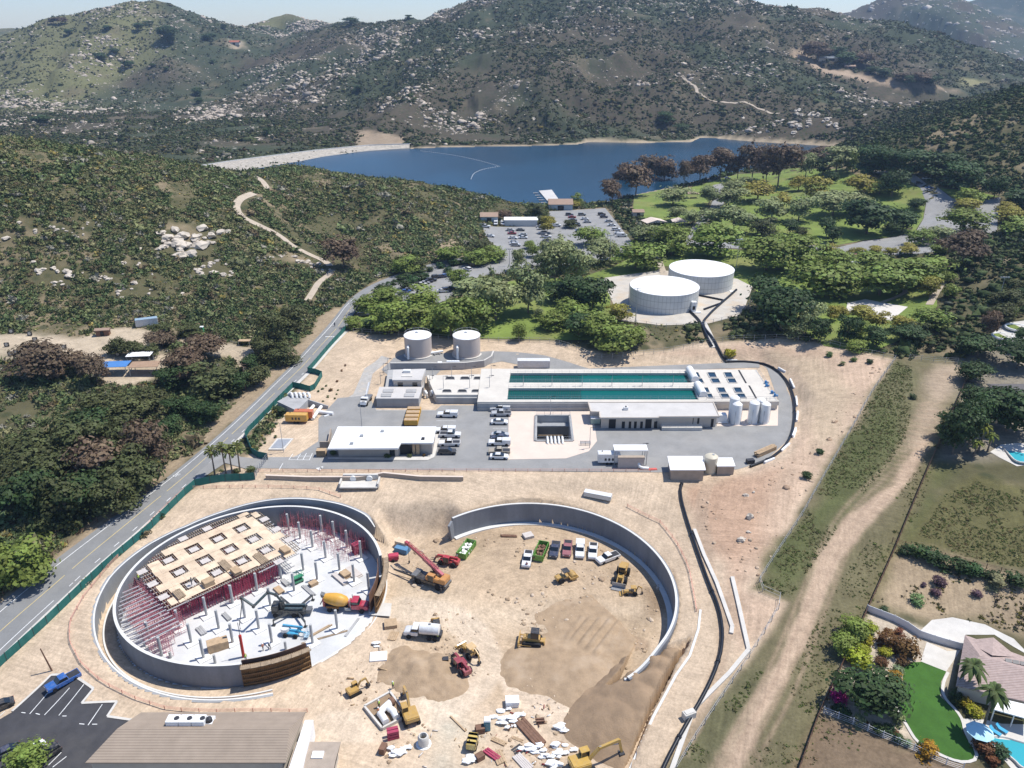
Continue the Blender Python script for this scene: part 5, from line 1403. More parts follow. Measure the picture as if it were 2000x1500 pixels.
def mixer():
    o = mach('concrete_mixer_truck', 'red cab concrete mixer truck with a yellow drum on the reservoir slab', 'mixer truck', c2(1590, 800), -4, ZS, .0); o.location.z = ZS; R = (.42, .015, .05)
    part(o, MB().boxz(-4.6, 2.6, -.5, .5, .75, 1.05), 'chassis', None, M_STEEL); wheels(o, [(x, s) for x in (-3.2, -1.9, 3.4) for s in (-1.0, 1.0)], .52, .4)
    part(o, MB().side([(2.9, .8), (2.9, 1.75), (3.2, 1.85), (4.5, 1.7), (4.7, 1.4), (4.7, .7)], 1.9), 'hood', R, bev=.1, smooth=True); part(o, MB().boxz(1.3, 3.0, -1.15, 1.15, .9, 2.0), 'cab', R, bev=.08)
    part(o, MB().side([(1.4, 2.0), (1.5, 2.65), (2.6, 2.65), (3.0, 2.0)], 2.0), 'window', None, M_GLASS); part(o, MB().boxz(1.35, 2.7, -1.05, 1.05, 2.65, 2.78), 'cab_roof', R)
    prof = [(.35, -3.0), (.75, -2.9), (1.05, -2.0), (1.3, -.6), (1.3, .4), (1.0, 1.6), (.5, 2.1)]
    d = MB().lathe(prof, 28, (0, 0, 0), 'X').build('drum', mat('drum_yellow', (.62, .33, .055), .45, .12, .8, dirt=(.45, .35, .25), dirt_amt=.4, world=False), o, True); d.location = (-1.6, 0, 2.35); d.rotation_euler = (0, math.radians(9), 0)
    part(o, MB().boxz(-4.6, -4.2, -.8, .8, 1.0, 3.0).boxz(.7, 1.1, -.7, .7, 1.0, 2.4), 'pedestal', (.40, .05, .05)); part(o, MB().side([(-5.4, 1.2), (-4.5, 2.9), (-4.3, 2.9), (-5.2, 1.1)], .7), 'chute', GREY); part(o, MB().side([(-4.9, 3.1), (-4.2, 2.9), (-4.2, 3.6), (-5.0, 3.9)], 1.0), 'hopper', GREY)
    for s in (-1, 1): part(o, MB().boxz(-3.9, -1.2, s * 1.0 - .25, s * 1.0 + .25, 1.12, 1.22), 'fender', ORA); part(o, MB().lathe([(.3, -.6), (.3, .6)], 14, (.6, s * .95, .85), 'X'), 'fuel_tank', None, M_RIM, 0)
    for s in (-1, 1): part(o, MB().cyl((1.15, s * .95, 1.1), .08, 2.0, 8), 'exhaust', None, M_RIM, 0)
mixer()
def pump():
    o = mach('concrete_pump_truck', 'black concrete pump with a folded boom and spread outriggers on the slab', 'concrete pump', c2(1230, 830), 8, ZS, 0); o.location.z = ZS; K = (.018, .024, .027)
    part(o, MB().boxz(-3.6, 3.2, -1.1, 1.1, .8, 1.5), 'chassis', K); part(o, MB().boxz(-3.6, -2.2, -1.1, 1.1, 1.2, 2.6), 'cab', K, bev=.1); wheels(o, [(x, s) for x in (-2.9, .9, 2.1) for s in (-1.0, 1.0)], .52, .4)
    part(o, MB().boxz(3.0, 4.3, -.7, .7, .7, 1.5), 'hopper', GREY); part(o, MB().cyl((-1.6, 0, 1.5), .55, 1.7, 16), 'turret', K)
    for k, (ex, ey) in enumerate([(-3.0, 3.6), (-2.6, -3.4), (3.4, 4.2), (3.8, -3.8)]):
        part(o, MB().beam((0 if ex < 0 else 1.6, .9 * (1 if ey > 0 else -1), 1.2), (ex, ey, 1.3), .3, .4).beam((ex, ey, 1.3), (ex, ey, .05), .2).box((ex, ey, .06), (.7, .7, .1)), 'outrigger', K, bev=0)
    part(o, MB().boxz(-2.0, 3.0, .2, .7, 1.5, 2.1).boxz(-1.0, 2.6, -.8, -.3, 1.5, 2.0), 'boom_rest', (.03, .06, .07), bev=0)
    o.rotation_euler.z = 0
    def wpt(x, y, z): q = W(c2(x, y), z); return Vector((q.x - o.location.x, q.y - o.location.y, z - ZS))
    pts = [wpt(1200, 775, -4.6), wpt(1130, 705, -3.0), wpt(1075, 690, -2.2), wpt(985, 780, -2.6), wpt(905, 725, -1.2)]
    pts[0] = Vector((-1.6, 0, 3.2))
    for a, b in zip(pts[:-1], pts[1:]): part(o, MB().beam(a, b, .34, .42), 'boom', (.02, .05, .06), bev=0)
    for p in pts[1:]: part(o, MB().lathe([(.32, -.3), (.32, .3)], 12, tuple(p), 'Y'), 'joint', K, bev=0)
    e = pts[-1]; q = wpt(897, 925, ZS + .3)
    part(o, MB().tube([e, (e.x - .1, e.y - .1, e.z - 1.5), (q.x, q.y, 1.2), (q.x, q.y, .2)], .09, 8), 'hose', K, bev=0)
pump()
def boomlift():
    o = mach('boom_lift', 'blue and white boom lift folded beside the black concrete pump', 'boom lift', c2(1235, 965), -8, ZS, 0); o.location.z = ZS; Bc = (.03, .33, .55)
    wheels(o, [(-1.0, -.9), (-1.0, .9), (1.1, -.9), (1.1, .9)], .45, .35); part(o, MB().boxz(-1.5, 1.5, -.7, .7, .5, .85), 'chassis', Bc); part(o, MB().cyl((-1.3, 0, .9), .85, .75, 18), 'turntable', WHITE, bev=.05)
    boomseg(o, [(-1.8, .3, 1.9), (2.2, .3, 1.8)], .3, 'boom', Bc); boomseg(o, [(2.2, .3, 1.7), (1.0, -.1, 1.2), (2.9, -.1, .9)], .22, 'jib', Bc)
    k = MB()
    for z in (.5, .95, 1.45): k.beam((2.8, -.9, z), (2.8, .9, z), .05).beam((3.6, -.9, z), (3.6, .9, z), .05).beam((2.8, -.9, z), (3.6, -.9, z), .05).beam((2.8, .9, z), (3.6, .9, z), .05)
    for x in (2.8, 3.6):
        for y in (-.9, 0, .9): k.beam((x, y, .4), (x, y, 1.45), .05)
    k.boxz(2.8, 3.6, -.9, .9, .38, .43); part(o, k, 'basket', (.35, .5, .6), bev=0)
boomlift()
o = mach('scissor_lift', 'small green lift parked between two reservoir columns', 'scissor lift', c2(1278, 625), 40, ZS, 0); o.location.z = ZS
wheels(o, [(-.7, -.4), (-.7, .4), (.7, -.4), (.7, .4)], .25, .18); part(o, MB().boxz(-1.0, 1.0, -.5, .5, .3, .8), 'base', (.02, .28, .13)); k = MB()
for i in range(3): k.beam((-.8, .3, .85 + .2 * i), (.8, .3, 1.05 + .2 * i), .07).beam((-.8, -.3, 1.05 + .2 * i), (.8, -.3, .85 + .2 * i), .07)
part(o, k, 'scissor_arm', None, M_STEEL, 0); k = MB().boxz(-1.1, 1.1, -.55, .55, 1.5, 1.6)
for x in (-1.1, 0, 1.1):
    for y in (-.55, .55): k.beam((x, y, 1.6), (x, y, 2.6), .05)
for z in (2.1, 2.6): k.beam((-1.1, -.55, z), (1.1, -.55, z), .05).beam((-1.1, .55, z), (1.1, .55, z), .05).beam((-1.1, -.55, z), (-1.1, .55, z), .05).beam((1.1, -.55, z), (1.1, .55, z), .05)
part(o, k, 'platform', (.02, .28, .13), bev=0)
def watertruck():
    o = mach('water_truck', 'white water tank truck in front of the reservoir', 'water truck', c3(340, 800), 172, Z_FLR); wheels(o, [(x, s) for x in (2.4, -1.6, -2.8) for s in (-1.0, 1.0)], .5, .38)
    part(o, MB().boxz(-3.6, 3.0, -.5, .5, .7, 1.0), 'chassis', None, M_STEEL); part(o, MB().side([(1.9, .7), (1.9, 1.7), (3.2, 1.55), (3.5, 1.3), (3.5, .6)], 2.0), 'hood', WHITE, bev=.1, smooth=True)
    part(o, MB().boxz(.6, 2.0, -1.1, 1.1, .8, 1.7), 'cab', WHITE, bev=.08); part(o, MB().side([(.65, 1.7), (.7, 2.4), (1.7, 2.4), (2.05, 1.7)], 2.0), 'window', None, M_GLASS); part(o, MB().boxz(.6, 1.8, -1.05, 1.05, 2.4, 2.52), 'cab_roof', WHITE)
    t = part(o, MB().lathe([(.5, -2.0), (1.1, -1.9), (1.15, 1.9), (.5, 2.0)], 24, (-1.6, 0, 2.05), 'X'), 'water_tank', WHITE, bev=0, smooth=True); part(o, MB().box((-1.6, 0, 3.2), (.5, .4, .12)), 'hatch', GREY)
    part(o, MB().boxz(-4.0, -3.6, -.8, .8, .7, 1.4), 'spray_bar', None, M_STEEL)
watertruck()
o = mach('crane_truck', 'white crane truck with a raised white boom parked by the dirt track', 'crane truck', c6(462, 545), 262, 0, .08)
wheels(o, [(x, s) for x in (2.2, -1.6) for s in (-.95, .95)], .48, .36); part(o, MB().boxz(-3.2, 2.0, -1.05, 1.05, .7, 1.2), 'flatbed', GREY); part(o, MB().side([(1.9, .6), (1.9, 1.6), (2.9, 1.45), (3.2, .6)], 1.9), 'hood', WHITE, bev=.08); part(o, MB().boxz(.6, 2.0, -1.05, 1.05, .8, 2.2), 'cab', WHITE, bev=.1)
part(o, MB().side([(1.5, 1.6), (1.45, 2.1), (2.02, 2.1), (2.1, 1.6)], 1.8), 'window', None, M_GLASS); boomseg(o, [(-.4, 0, 1.3), (-.4, 0, 2.2), (-3.8, 0, 4.6)], .42, 'boom', WHITE)
# skip containers
def skip(label, px, head, fill):
    o = mach('rubbish_skip', label, 'skip', px, head, Z_FLR); b = MB(); t = .12
    b.boxz(-2.9, 2.9, -1.15, 1.15, .15, .3); b.boxz(-2.9, 2.9, 1.03, 1.15, .3, 1.6).boxz(-2.9, 2.9, -1.15, -1.03, .3, 1.6).boxz(2.78, 2.9, -1.03, 1.03, .3, 1.6).boxz(-2.9, -2.78, -1.03, 1.03, .3, 1.6)
    for k in range(8): b.boxz(-2.8 + k * .78, -2.7 + k * .78, 1.15, 1.25, .3, 1.6).boxz(-2.8 + k * .78, -2.7 + k * .78, -1.25, -1.15, .3, 1.6)
    part(o, b, 'bin', (.10, .30, .025), bev=0); f = MB(); r = random.Random(3)
    for k in range(26): f.box((r.uniform(-2.4, 2.4), r.uniform(-.8, .8), r.uniform(.4, .9)), (r.uniform(.3, 1.4), r.uniform(.2, .6), r.uniform(.15, .5)), r.uniform(0, 3), 1, (Vector((1, .3, 0)), r.uniform(-.4, .4)))
    part(o, f, 'rubble', None, fill, 0)
skip('green rubbish skip full of grey rubble beside the red telehandler', c3(575, 350), 68, M_PED); skip('green rubbish skip with rusty scrap between two pickups', c3(972, 362), 74, M_RUST)
# treatment works
M_BEIGE = mat('render_beige', (.50, .44, .375), .8, .06, .4, dirt=(.42, .37, .31), dirt_amt=.3)
M_TANKB = mat('tank_beige', (.50, .43, .385), .55, .05, .3, dirt=(.44, .375, .335), dirt_amt=.4, streak=(1, 1, .2))
M_ROOFW = mat('roof_white', (.80, .79, .77), .6, .04, .3, dirt=(.68, .67, .65), dirt_amt=.5)
M_ROOFG = mat('roof_grey', (.50, .475, .445), .8, .08, .3, dirt=(.58, .55, .51), dirt_amt=.6)
M_CONW = mat('concrete_works', (.36, .355, .345), .85, .12, .4, dirt=(.25, .245, .235), dirt_amt=.5, streak=(1, 1, .3))
M_DARK2 = mat('dark_opening', (.022, .022, .024), .6, .1, 1.)
M_GRN = mat('windscreen_green', (.02, .125, .11), .75, .18, .8, dirt=(.06, .19, .165), dirt_amt=.6, streak=(1, 1, .4))
M_BLKP = mat('pipe_black', (.012, .014, .019), .35, .1, .8); M_ORANGE = mat('fence_orange', (.62, .33, .25), .7, .2, 1.5)
M_WPIPE = mat('pipe_white', (.76, .75, .72), .45, .05, .8); M_GALV = mat('galvanised', (.40, .41, .42), .5, .1, 1., metal=.4)
M_BRICK = mat('block_tan', (.36, .295, .235), .9, .12, .8)
def zc(p, dz=0): return (p[0], p[1], float(zat(p[0], p[1])) + dz)
def local(o, root):
    o.location = tuple(-c for c in root.location); return o
def px_prism(L, z, z0, z1): return MB().prism(polyW(L, z), z0, z1)
def rails(mb, P, h=1.05, n=None, r=.05):
    for a, b in zip(P[:-1], P[1:]):
        a, b = Vector(a), Vector(b); k = max(1, int((b - a).length / 2.2))
        for i in range(k + 1):
            q = a.lerp(b, i / k); mb.beam(q, q + Vector((0, 0, h)), r)
        for z in (h * .5, h): mb.beam(a + Vector((0, 0, z)), b + Vector((0, 0, z)), r)
    return mb

# beige tanks
def tank(name, label, cx, cyb, rp, hp, m, dome, base=0.0, seams=0):
    c = at1(cx, cyb); s = mpp(c); dep = math.asin((CAMZ - c.z) / (c - Vector((0, 0, CAMZ))).length); r = rp * s; h = hp * s / math.cos(dep)
    o = thing(name, label, 'water tank', (c.x, c.y, c.z - .3))
    w_ = MB().lathe([(r, 0), (r, h + .3)], 72).build('wall', m, o, True)
    MB().lathe([(r + .08, h + .25), (r + .08, h + .45), (r * .55, h + .42 + dome * .72), (r * .12, h + .45 + dome), (.02, h + .46 + dome)], 72).build('roof', M_ROOFW, o, True)
    MB().lathe([(r + .5, -.2), (r + .5, .42), (r, .45)], 72).build('ring_footing', M_CONC, o)
    return o, r, h
for cx, t in ((817.5, 'left'), (912.0, 'right')):
    o, r, h = tank('water_tank', t + ' one of the two round beige water tanks with domed white roof', cx, 690.5, 26.3, 35.5, M_TANKB, .9)
    MB().tube([(-r * .62, -r * .79 - .5, h * .62), (-r * .62, -r * .79 - .8, h * .7), (-r * .62, -r * .79 - 1.3, h * .66), (-r * .62, -r * .79 - 1.35, h * .2), (-r * .62, -r * .79 - 1.6, .35)], .38, 12).build('overflow_pipe', M_WPIPE, o, True)
    k = MB()
    for a in range(16):
        A, B = 2 * PI * a / 16, 2 * PI * (a + 1) / 16
        if a in (3, 4, 5, 6, 7, 2, 1): k.beam((r * .95 * math.cos(A), r * .95 * math.sin(A), h + 1.4), (r * .95 * math.cos(B), r * .95 * math.sin(B), h + 1.4), .06).beam((r * .95 * math.cos(A), r * .95 * math.sin(A), h + .4), (r * .95 * math.cos(A), r * .95 * math.sin(A), h + 1.4), .06)
    k.build('guard_rail', M_GALV, o); MB().lathe([(.5, h + .9), (.5, h + 1.7), (.65, h + 1.75), (.05, h + 2.0)], 16).build('roof_vent', M_WPIPE, o)
p = at1(850, 692); o = thing('white_pipe', 'white pipe on low supports at the foot of the left beige tank', 'pipe', p); MB().tube([(-2, -1.0, .8), (1.8, .4, .9), (2.6, .7, .9)], .38, 12).build('pipe', M_WPIPE, o, True); b = MB()
for k in (-1.5, 0, 1.6): b.box((k, -.85 + k * .37 + .2, .3), (.3, .8, .6))
b.build('support', M_CONC, o)
# white tanks
M_PANEL = bpy.data.materials.new('tank_panel'); M_PANEL.use_nodes = True
_nt = M_PANEL.node_tree; _b = _nt.nodes['Principled BSDF']; _tc = _n(_nt, 'ShaderNodeTexCoord').outputs['Object']; _s = _n(_nt, 'ShaderNodeSeparateXYZ'); _nt.links.new(_tc, _s.inputs[0])
_a = _math(_nt, 'ARCTAN2', _s.outputs[1], _s.outputs[0]); _k1 = _math(_nt, 'LESS_THAN', _math(_nt, 'FRACT', _math(_nt, 'MULTIPLY', _a, 56 / 6.2832)), .07); _k2 = _math(_nt, 'LESS_THAN', _math(_nt, 'FRACT', _math(_nt, 'MULTIPLY', _s.outputs[2], .40)), .06)
_nt.links.new(_mix(_nt, _math(_nt, 'MULTIPLY', _math(_nt, 'MAXIMUM', _k1, _k2), .75), _mix(_nt, 1.0, (.56, .57, .555), _range(_nt, _noise(_nt, _tc, .5), .3, .7, .93, 1.05), 'MULTIPLY'), (.24, .25, .25)), _b.inputs['Base Color']); _b.inputs['Roughness'].default_value = .45
for cx, cy, rp, hp, t in ((1295, 594, 66, 35.5, 'front one of the two large white panelled water tanks, nearer the works'), (1367, 557.5, 61.5, 33.0, 'rear one of the two large white panelled water tanks, partly hidden')):
    o, r, h = tank('water_tank', t, cx, cy, rp, hp, M_PANEL, .35); k = MB(); x, y = r * .72, -r * .70
    if cy > 580: k.boxz(x - .9, x + .9, y - 1.8, y - .1, 0, 4.6).boxz(x - .8, x + 2.6, y - 2.6, y - 1.0, 0, 1.0)
    else: k.boxz(x + .5, x + 3, y - 1, y + .5, 0, .8)
    k.build('valve_house', M_WPIPE, o); MB().box((x, y - 1.85, 2.4), (.9, .12, 1.4)).build('hatch', M_DARK2, o) if cy > 580 else None
    k = MB(); k.beam((-r - .3, 0, .2), (-r - .3, 0, h + 1.2), .08).beam((-r - .3, .6, .2), (-r - .3, .6, h + 1.2), .08)
    for z in range(int(h)): k.beam((-r - .3, 0, z + .5), (-r - .3, .6, z + .5), .06)
    k.build('ladder', M_GALV, o)
# long basins
ZB = 2.8
ba = thing('settling_basin', 'long concrete settling basins holding two strips of green water', 'basin', W((1150, 785), 0))
st = MB()
BO = [(940,720),(1478,722),(1520,783),(932,785)]; st.prism(polyW(BO, ZB), -.4, 1.6)
R1, R2 = [(997,728.5),(1342,728.5),(1351,747),(994,747)], [(993,758),(1356,758),(1364,780),(991,780)]
for L in ([(940,720),(1478,722),(1481.5,728.5),(939,728.5)], [(993,747),(1351,747),(1356,758),(993,758)], [(933,780),(1518,780),(1522,784),(932,785)], [(939,728.5),(997,728.5),(994,747),(993,747),(993,758),(991,780),(933,780)], [(1342,728.5),(1481.5,728.5),(1518,780),(1364,780),(1356,758),(1351,747)]): st.prism(polyW(L, ZB), 1.55, ZB)
local(st.build('deck', M_DECK if 0 else mat('concrete_basin', (.57, .53, .465), .85, .08, .3, dirt=(.47, .43, .38), dirt_amt=.5), ba), ba)
M_GW = water_mat('basin_water', (.003, .10, .09), .1, .05, 1.2, .35)
for L in (R1, R2):
    P_ = [(p[0] + (-.0), p[1]) for p in L]; local(px_prism(P_, ZB, 1.5, 2.05).build('water', M_GW, ba), ba)
    r_ = MB(); q = [Vector((*p, ZB)) for p in polyW(L, ZB)]; rails(r_, [q[0], q[1]], r=.04); rails(r_, [q[3], q[2]], r=.04); local(r_.build('guard_rail', M_GALV, ba), ba)
    A, B = q[0], q[3]; lb = MB()                            # settling plates over the first third
    for i in range(6):
        a = A.lerp(B, (i + .6) / 6.4); e = a + (q[1] - q[0]) * (.40 if L is R1 else .39); lb.beam((a.x, a.y, 2.12), (e.x, e.y, 2.12), .07)
    for i in range(34):
        a = A.lerp(q[1], .4 * i / 34); b_ = B.lerp(q[2], .39 * i / 34); lb.beam((a.x, a.y, 2.1), (b_.x, b_.y, 2.1), .05)
    local(lb.build('plate_settler', M_STEEL, ba), ba)
local(px_prism([(932,785),(1150,785),(1150,786.2),(932,786.2)], ZB, .9, 1.2).build('wall_ledge', M_CONW, ba), ba)
w1 = MB(); q = polyW([(933,785),(1400,784.6)], ZB); w1.beam((q[0][0], q[0][1] - .15, 1.0), (q[1][0], q[1][1] - .15, 1.0), .2, 2.8); local(w1.build('wall', M_CONW, ba), ba)
for r0 in (0, 1):
    for i in range(3):
        for j in range(2):
            dx = i * 107 - 105 + (62 if r0 else 0); dy = r0 * 99
            y0, y1, x0 = ((260, 292, 1268), (300, 328, 1288))[j]; w_ = 50 if j == 0 else 54
            L = [c7(x0 + dx, y0 + dy), c7(x0 + dx + w_, y0 + dy), c7(x0 + dx + w_ + 15, y1 + dy), c7(x0 + dx + 15, y1 + dy)]
            if i == 0: L = [c7(x0 + dx + 20, y0 + dy), c7(x0 + dx + w_, y0 + dy), c7(x0 + dx + w_ + 15, y1 + dy), c7(x0 + dx + 32, y1 + dy)]
            h_ = px_prism(L, ZB, ZB - .1, ZB + .012); q = polyW(L, ZB); rm = MB()
            for a, b_ in zip(q, q[1:] + q[:1]): rm.beam((*a, ZB + .1), (*b_, ZB + .1), .18, .25)
            f = local(rm.build('filter_cell', M_CONC, ba), ba); hh = h_.build('cell_water', mat('cell_water', (.008, .03, .055), .12, .1, 1., spec=.6) if 'cell_water' not in bpy.data.materials else bpy.data.materials['cell_water'], ba); local(hh, ba); hh.parent = f; hh.location = (0, 0, 0)
    dx, dy = (67, 100) if r0 else (0, 0)
    local(px_prism([c7(1470 + dx, 243 + dy), c7(1482 + dx, 243 + dy), c7(1530 + dx, 328 + dy), c7(1518 + dx, 328 + dy)], ZB, ZB - .1, ZB + .014).build('channel', M_DARK2, ba), ba)
    A, B = W(c7(1152 + dx * .8, 248 + dy), ZB), W(c7(1192 + dx * .8, 318 + dy), ZB); local(MB().tube([A + Vector((0, 0, .6)), B + Vector((0, 0, .6))], 1.2, 14).build('launder_cover', M_WPIPE, ba, True), ba)
k = MB(); q = [Vector((*p, ZB)) for p in polyW([(1478,722.5),(1519,782)], ZB)]; rails(k, q); rails(k, [Vector((*p, ZB)) for p in polyW([(1364,781),(1519,781.5)], ZB)]); local(k.build('guard_rail', M_GALV, ba), ba)
for cx, cy in ((1650, 330), (1690, 395), (1710, 415), (1655, 350)):
    q = W(c7(cx, cy), ZB); o = thing('pump_motor', 'small blue pump on the right end of the basin deck', 'pump', (q.x, q.y, ZB), 0, 'blue pumps on the basin deck'); MB().cyl((0, 0, 0), .35, .9, 10).box((.5, 0, .3), (.8, .5, .5)).build('casing', mat('pump_blue', (.05, .22, .48), .4, .1, 1.) if 'pump_blue' not in bpy.data.materials else bpy.data.materials['pump_blue'], o, bevel=.03)
# lamp standards along the basins
def lamp(p, h, label, group=None, name='street_lamp', arms=1):
    o = thing(name, label, 'lamp post', zc(p) if len(p) < 3 else p, 0, group); MB().cyl((0, 0, 0), .09, h, 8, .05).build('pole', M_GALV, o); k = MB()
    for s in ((1,) if arms == 1 else (-1, 1)): k.beam((0, 0, h), (s * .9, 0, h), .07).box((s * 1.0, 0, h), (.7, .3, .12))
    k.build('lamp_head', M_STEEL, o); return o
LP = [(x, 753, 1) for x in (1022, 1078, 1137, 1195, 1254, 1314)]
for i, (x, y, z) in enumerate(LP): q = W((x, y), ZB); lamp((q.x, q.y, ZB), 3.4, nth(i, 6) + ' lamp on the walkway between the two water strips', 'lamps on the basin walkway', arms=2)
# filter building at the left of the basins
fb = thing('filter_building', 'stepped concrete filter building with eight deck openings', 'building', W((860, 790), 0)); d = MB()
d.prism(polyW([(833,733),(940,731),(933,771),(850,771)], 2.6), -.3, 2.6); local(d.build('deck', bpy.data.materials['concrete_basin'], fb), fb)
for x, y in [(1117,355),(1233,355),(1337,355),(1455,355),(1092,455),(1212,455),(1320,455),(1442,455)]:
    L = [c6(x - 36, y - 6), c6(x - 24, y - 12), c6(x + 24, y - 12), c6(x + 36, y - 5), c6(x + 38, y + 11), c6(x - 38, y + 11)]
    f = local(px_prism(L, 2.6, 2.5, 2.72).build('opening', M_CONW, fb), fb)
    k = px_prism([(a * .88 + (600 + x / 4) * .12, b * .8 + (650 + y / 4) * .2) for a, b in L], 2.6, 2.6, 2.735).build('grating', M_DARK2, f)
local(px_prism([(852,771),(974,771),(974,773),(852,773)], 2.6, -.3, 1.9).build('wall', M_CONW, fb), fb); local(px_prism([(848,773),(976,773),(976,785),(850,785)], 0, .04, .3).build('apron', M_CONC, fb), fb)
local(px_prism([(742,757.5),(824,757.5),(817.5,779),(735,779)], 2.7, -.3, 2.7).build('front_block', M_CONW, fb), fb); local(px_prism([(741,757),(825,757),(818,779.6),(734,779.6)], 2.7, 2.7, 2.95).build('roof', M_ROOFG, fb), fb)
for x, y in ((635,455),(620,490),(815,455),(800,490)): local(px_prism([c6(x - 40, y - 12), c6(x + 40, y - 12), c6(x + 36, y + 12), c6(x - 44, y + 12)], 2.95, 2.9, 3.15).build('skylight', M_CONW, fb), fb)
local(px_prism([(758,722),(832,720),(827,757),(752,757)], 2.0, -.3, 2.0).build('rear_block', M_CONW, fb), fb)
local(px_prism([(769,724),(829,723),(822,741),(768,741)], 5.0, 1.9, 4.6).build('upper_storey', M_BEIGE, fb), fb); local(px_prism([(768,722),(831,720.5),(823.5,742),(766,742)], 5.0, 4.6, 5.0).build('upper_roof', M_ROOFG, fb), fb)
for x0, x1 in ((1 * 705, 745), (820, 858)): a, b_ = W((600 + x0 / 4, 741), 5.0), W((600 + x1 / 4, 741), 5.0); local(MB().boxz(a.x, b_.x, a.y - .08, a.y + .1, 2.6, 4.0).build('window', M_GLASS, fb), fb)
local(px_prism([c6(745, 330), c6(825, 330), c6(820, 345), c6(735, 345)], 5.0, 5.0, 5.2).build('roof_hatch', M_CONC, fb), fb); q = W(c6(780, 308), 5.0); local(MB().box((q.x, q.y, 5.4), (2.2, 1.2, .8)).build('roof_unit', M_WPIPE, fb, bevel=.04), fb)
p1 = W(c6(940, 505), 0); o = thing('white_pipework', 'cluster of bent white pipes between the filter blocks', 'pipes', p1); k = MB()
for i in range(4): x = -3 + i * 2; k.tube([(x, .8, .2), (x, .8, 1.6), (x + .4, .2, 2.0), (x + .9, -.6, 1.6), (x + .9, -.6, .2)], .38, 10)
k.build('pipe', M_WPIPE, o, True)
for i, (x, y) in enumerate([(632,290),(600,330),(575,400),(980,360),(1130,355),(1285,355),(1438,350),(960,430),(1065,435),(1270,430),(1425,430)]):
    q = W(c6(x, y), 2.6 if x > 700 else 0); lamp((q.x, q.y, 2.6 if x > 700 else float(zat(q.x, q.y))), 4.0, nth(i, 11) + ' thin lamp post around the filter deck', 'lamp posts on the filter deck')
# chemical building
cb = thing('chemical_building', 'long flat roofed concrete building with a row of dark doors', 'building', W((1290, 834), 0))
def wallface(root, L, z, m, nm='wall', inset=.5): 
    return local(px_prism(L, z, -.3, z - .35).build(nm, m, root), root)
CR = [(1149,786),(1393,786),(1405,813.5),(1286,814),(1286,816),(1172,816),(1171,804.5),(1154,804)]; ZC = 3.7
q = polyW(CR, ZC); cx_ = sum(p[0] for p in q) / len(q)
inn = [(p[0] + (.5 if p[0] < cx_ else -.5), p[1] + (.9 if i > 1 else -.4)) for i, p in enumerate(q)]
local(MB().prism(inn, -.2, ZC - .4).build('wall', M_BEIGE, cb), cb); local(MB().prism(q, ZC - .4, ZC).build('roof', M_ROOFG, cb), cb)
qp = [(p[0] * 1.0, p[1]) for p in q]; k = MB()
for a, b_ in zip(q, q[1:] + q[:1]): k.beam((*a, ZC + .06), (*b_, ZC + .06), .3, .2)
local(k.build('parapet', M_BEIGE, cb), cb)
yf = inn[4][1]; yf2 = inn[2][1]
for x0, x1, hh, zz in [(630,675,2.9,0),(715,735,2.1,0),(760,776,2.1,0),(795,812,2.1,0),(835,852,2.1,0),(868,908,2.9,0),(925,945,2.1,0),(965,980,1.9,1),(1003,1050,2.2,1),(1085,1098,1.9,1),(1132,1180,2.2,1),(1205,1218,1.9,1),(1295,1312,2.5,0)]:
    y_ = yf if x0 < 960 else yf2; f_ = y_ / W((1286, 826), 1)[1]
    a, b_ = (1000 + x0 / 3.333 - 1000) / F_PX, (1000 + x1 / 3.333 - 1000) / F_PX
    dep_ = y_ * CP + (CAMZ - 1.5) * SP; local(MB().boxz(a * dep_, b_ * dep_, y_ - .06, y_ + .1, .05 + zz * .9, zz * .9 + hh if zz * .9 + hh < 3.2 else 3.15).build('door' if not zz else 'window', M_DARK2, cb), cb)
a, b_ = W(c7(965, 612), 0), W(c7(1225, 612), 0); local(MB().boxz(a.x, b_.x, yf2 - 2.2, yf2 - .02, 0, .95).build('loading_dock', M_CONC, cb), cb); k = MB(); rails(k, [Vector((a.x, yf2 - 2.1, .95)), Vector((b_.x, yf2 - 2.1, .95))]); local(k.build('guard_rail', M_GALV, cb), cb)
q = W(c7(740, 500), ZC); o = thing('roof_unit', 'small white unit on the grey roof of the long building', 'roof unit', (q.x, q.y, ZC)); MB().box((0, 0, .45), (1.3, 1.0, .9)).build('casing', M_WPIPE, o, bevel=.05); MB().cyl((0, 0, .9), .3, .12, 12).build('fan', M_STEEL, o)
q = W(c7(542, 590), 0); o = thing('bin_container', 'pale green container at the left end of the long building', 'container', (q.x, q.y, .1)); MB().box((0, 0, .9), (2.6, 1.6, 1.6)).build('bin', mat('bin_green', (.30, .38, .33), .6, .1, 1.), o, bevel=.06); MB().box((0, 0, 1.75), (2.7, 1.7, .12)).build('lid', M_ROOFW, o)
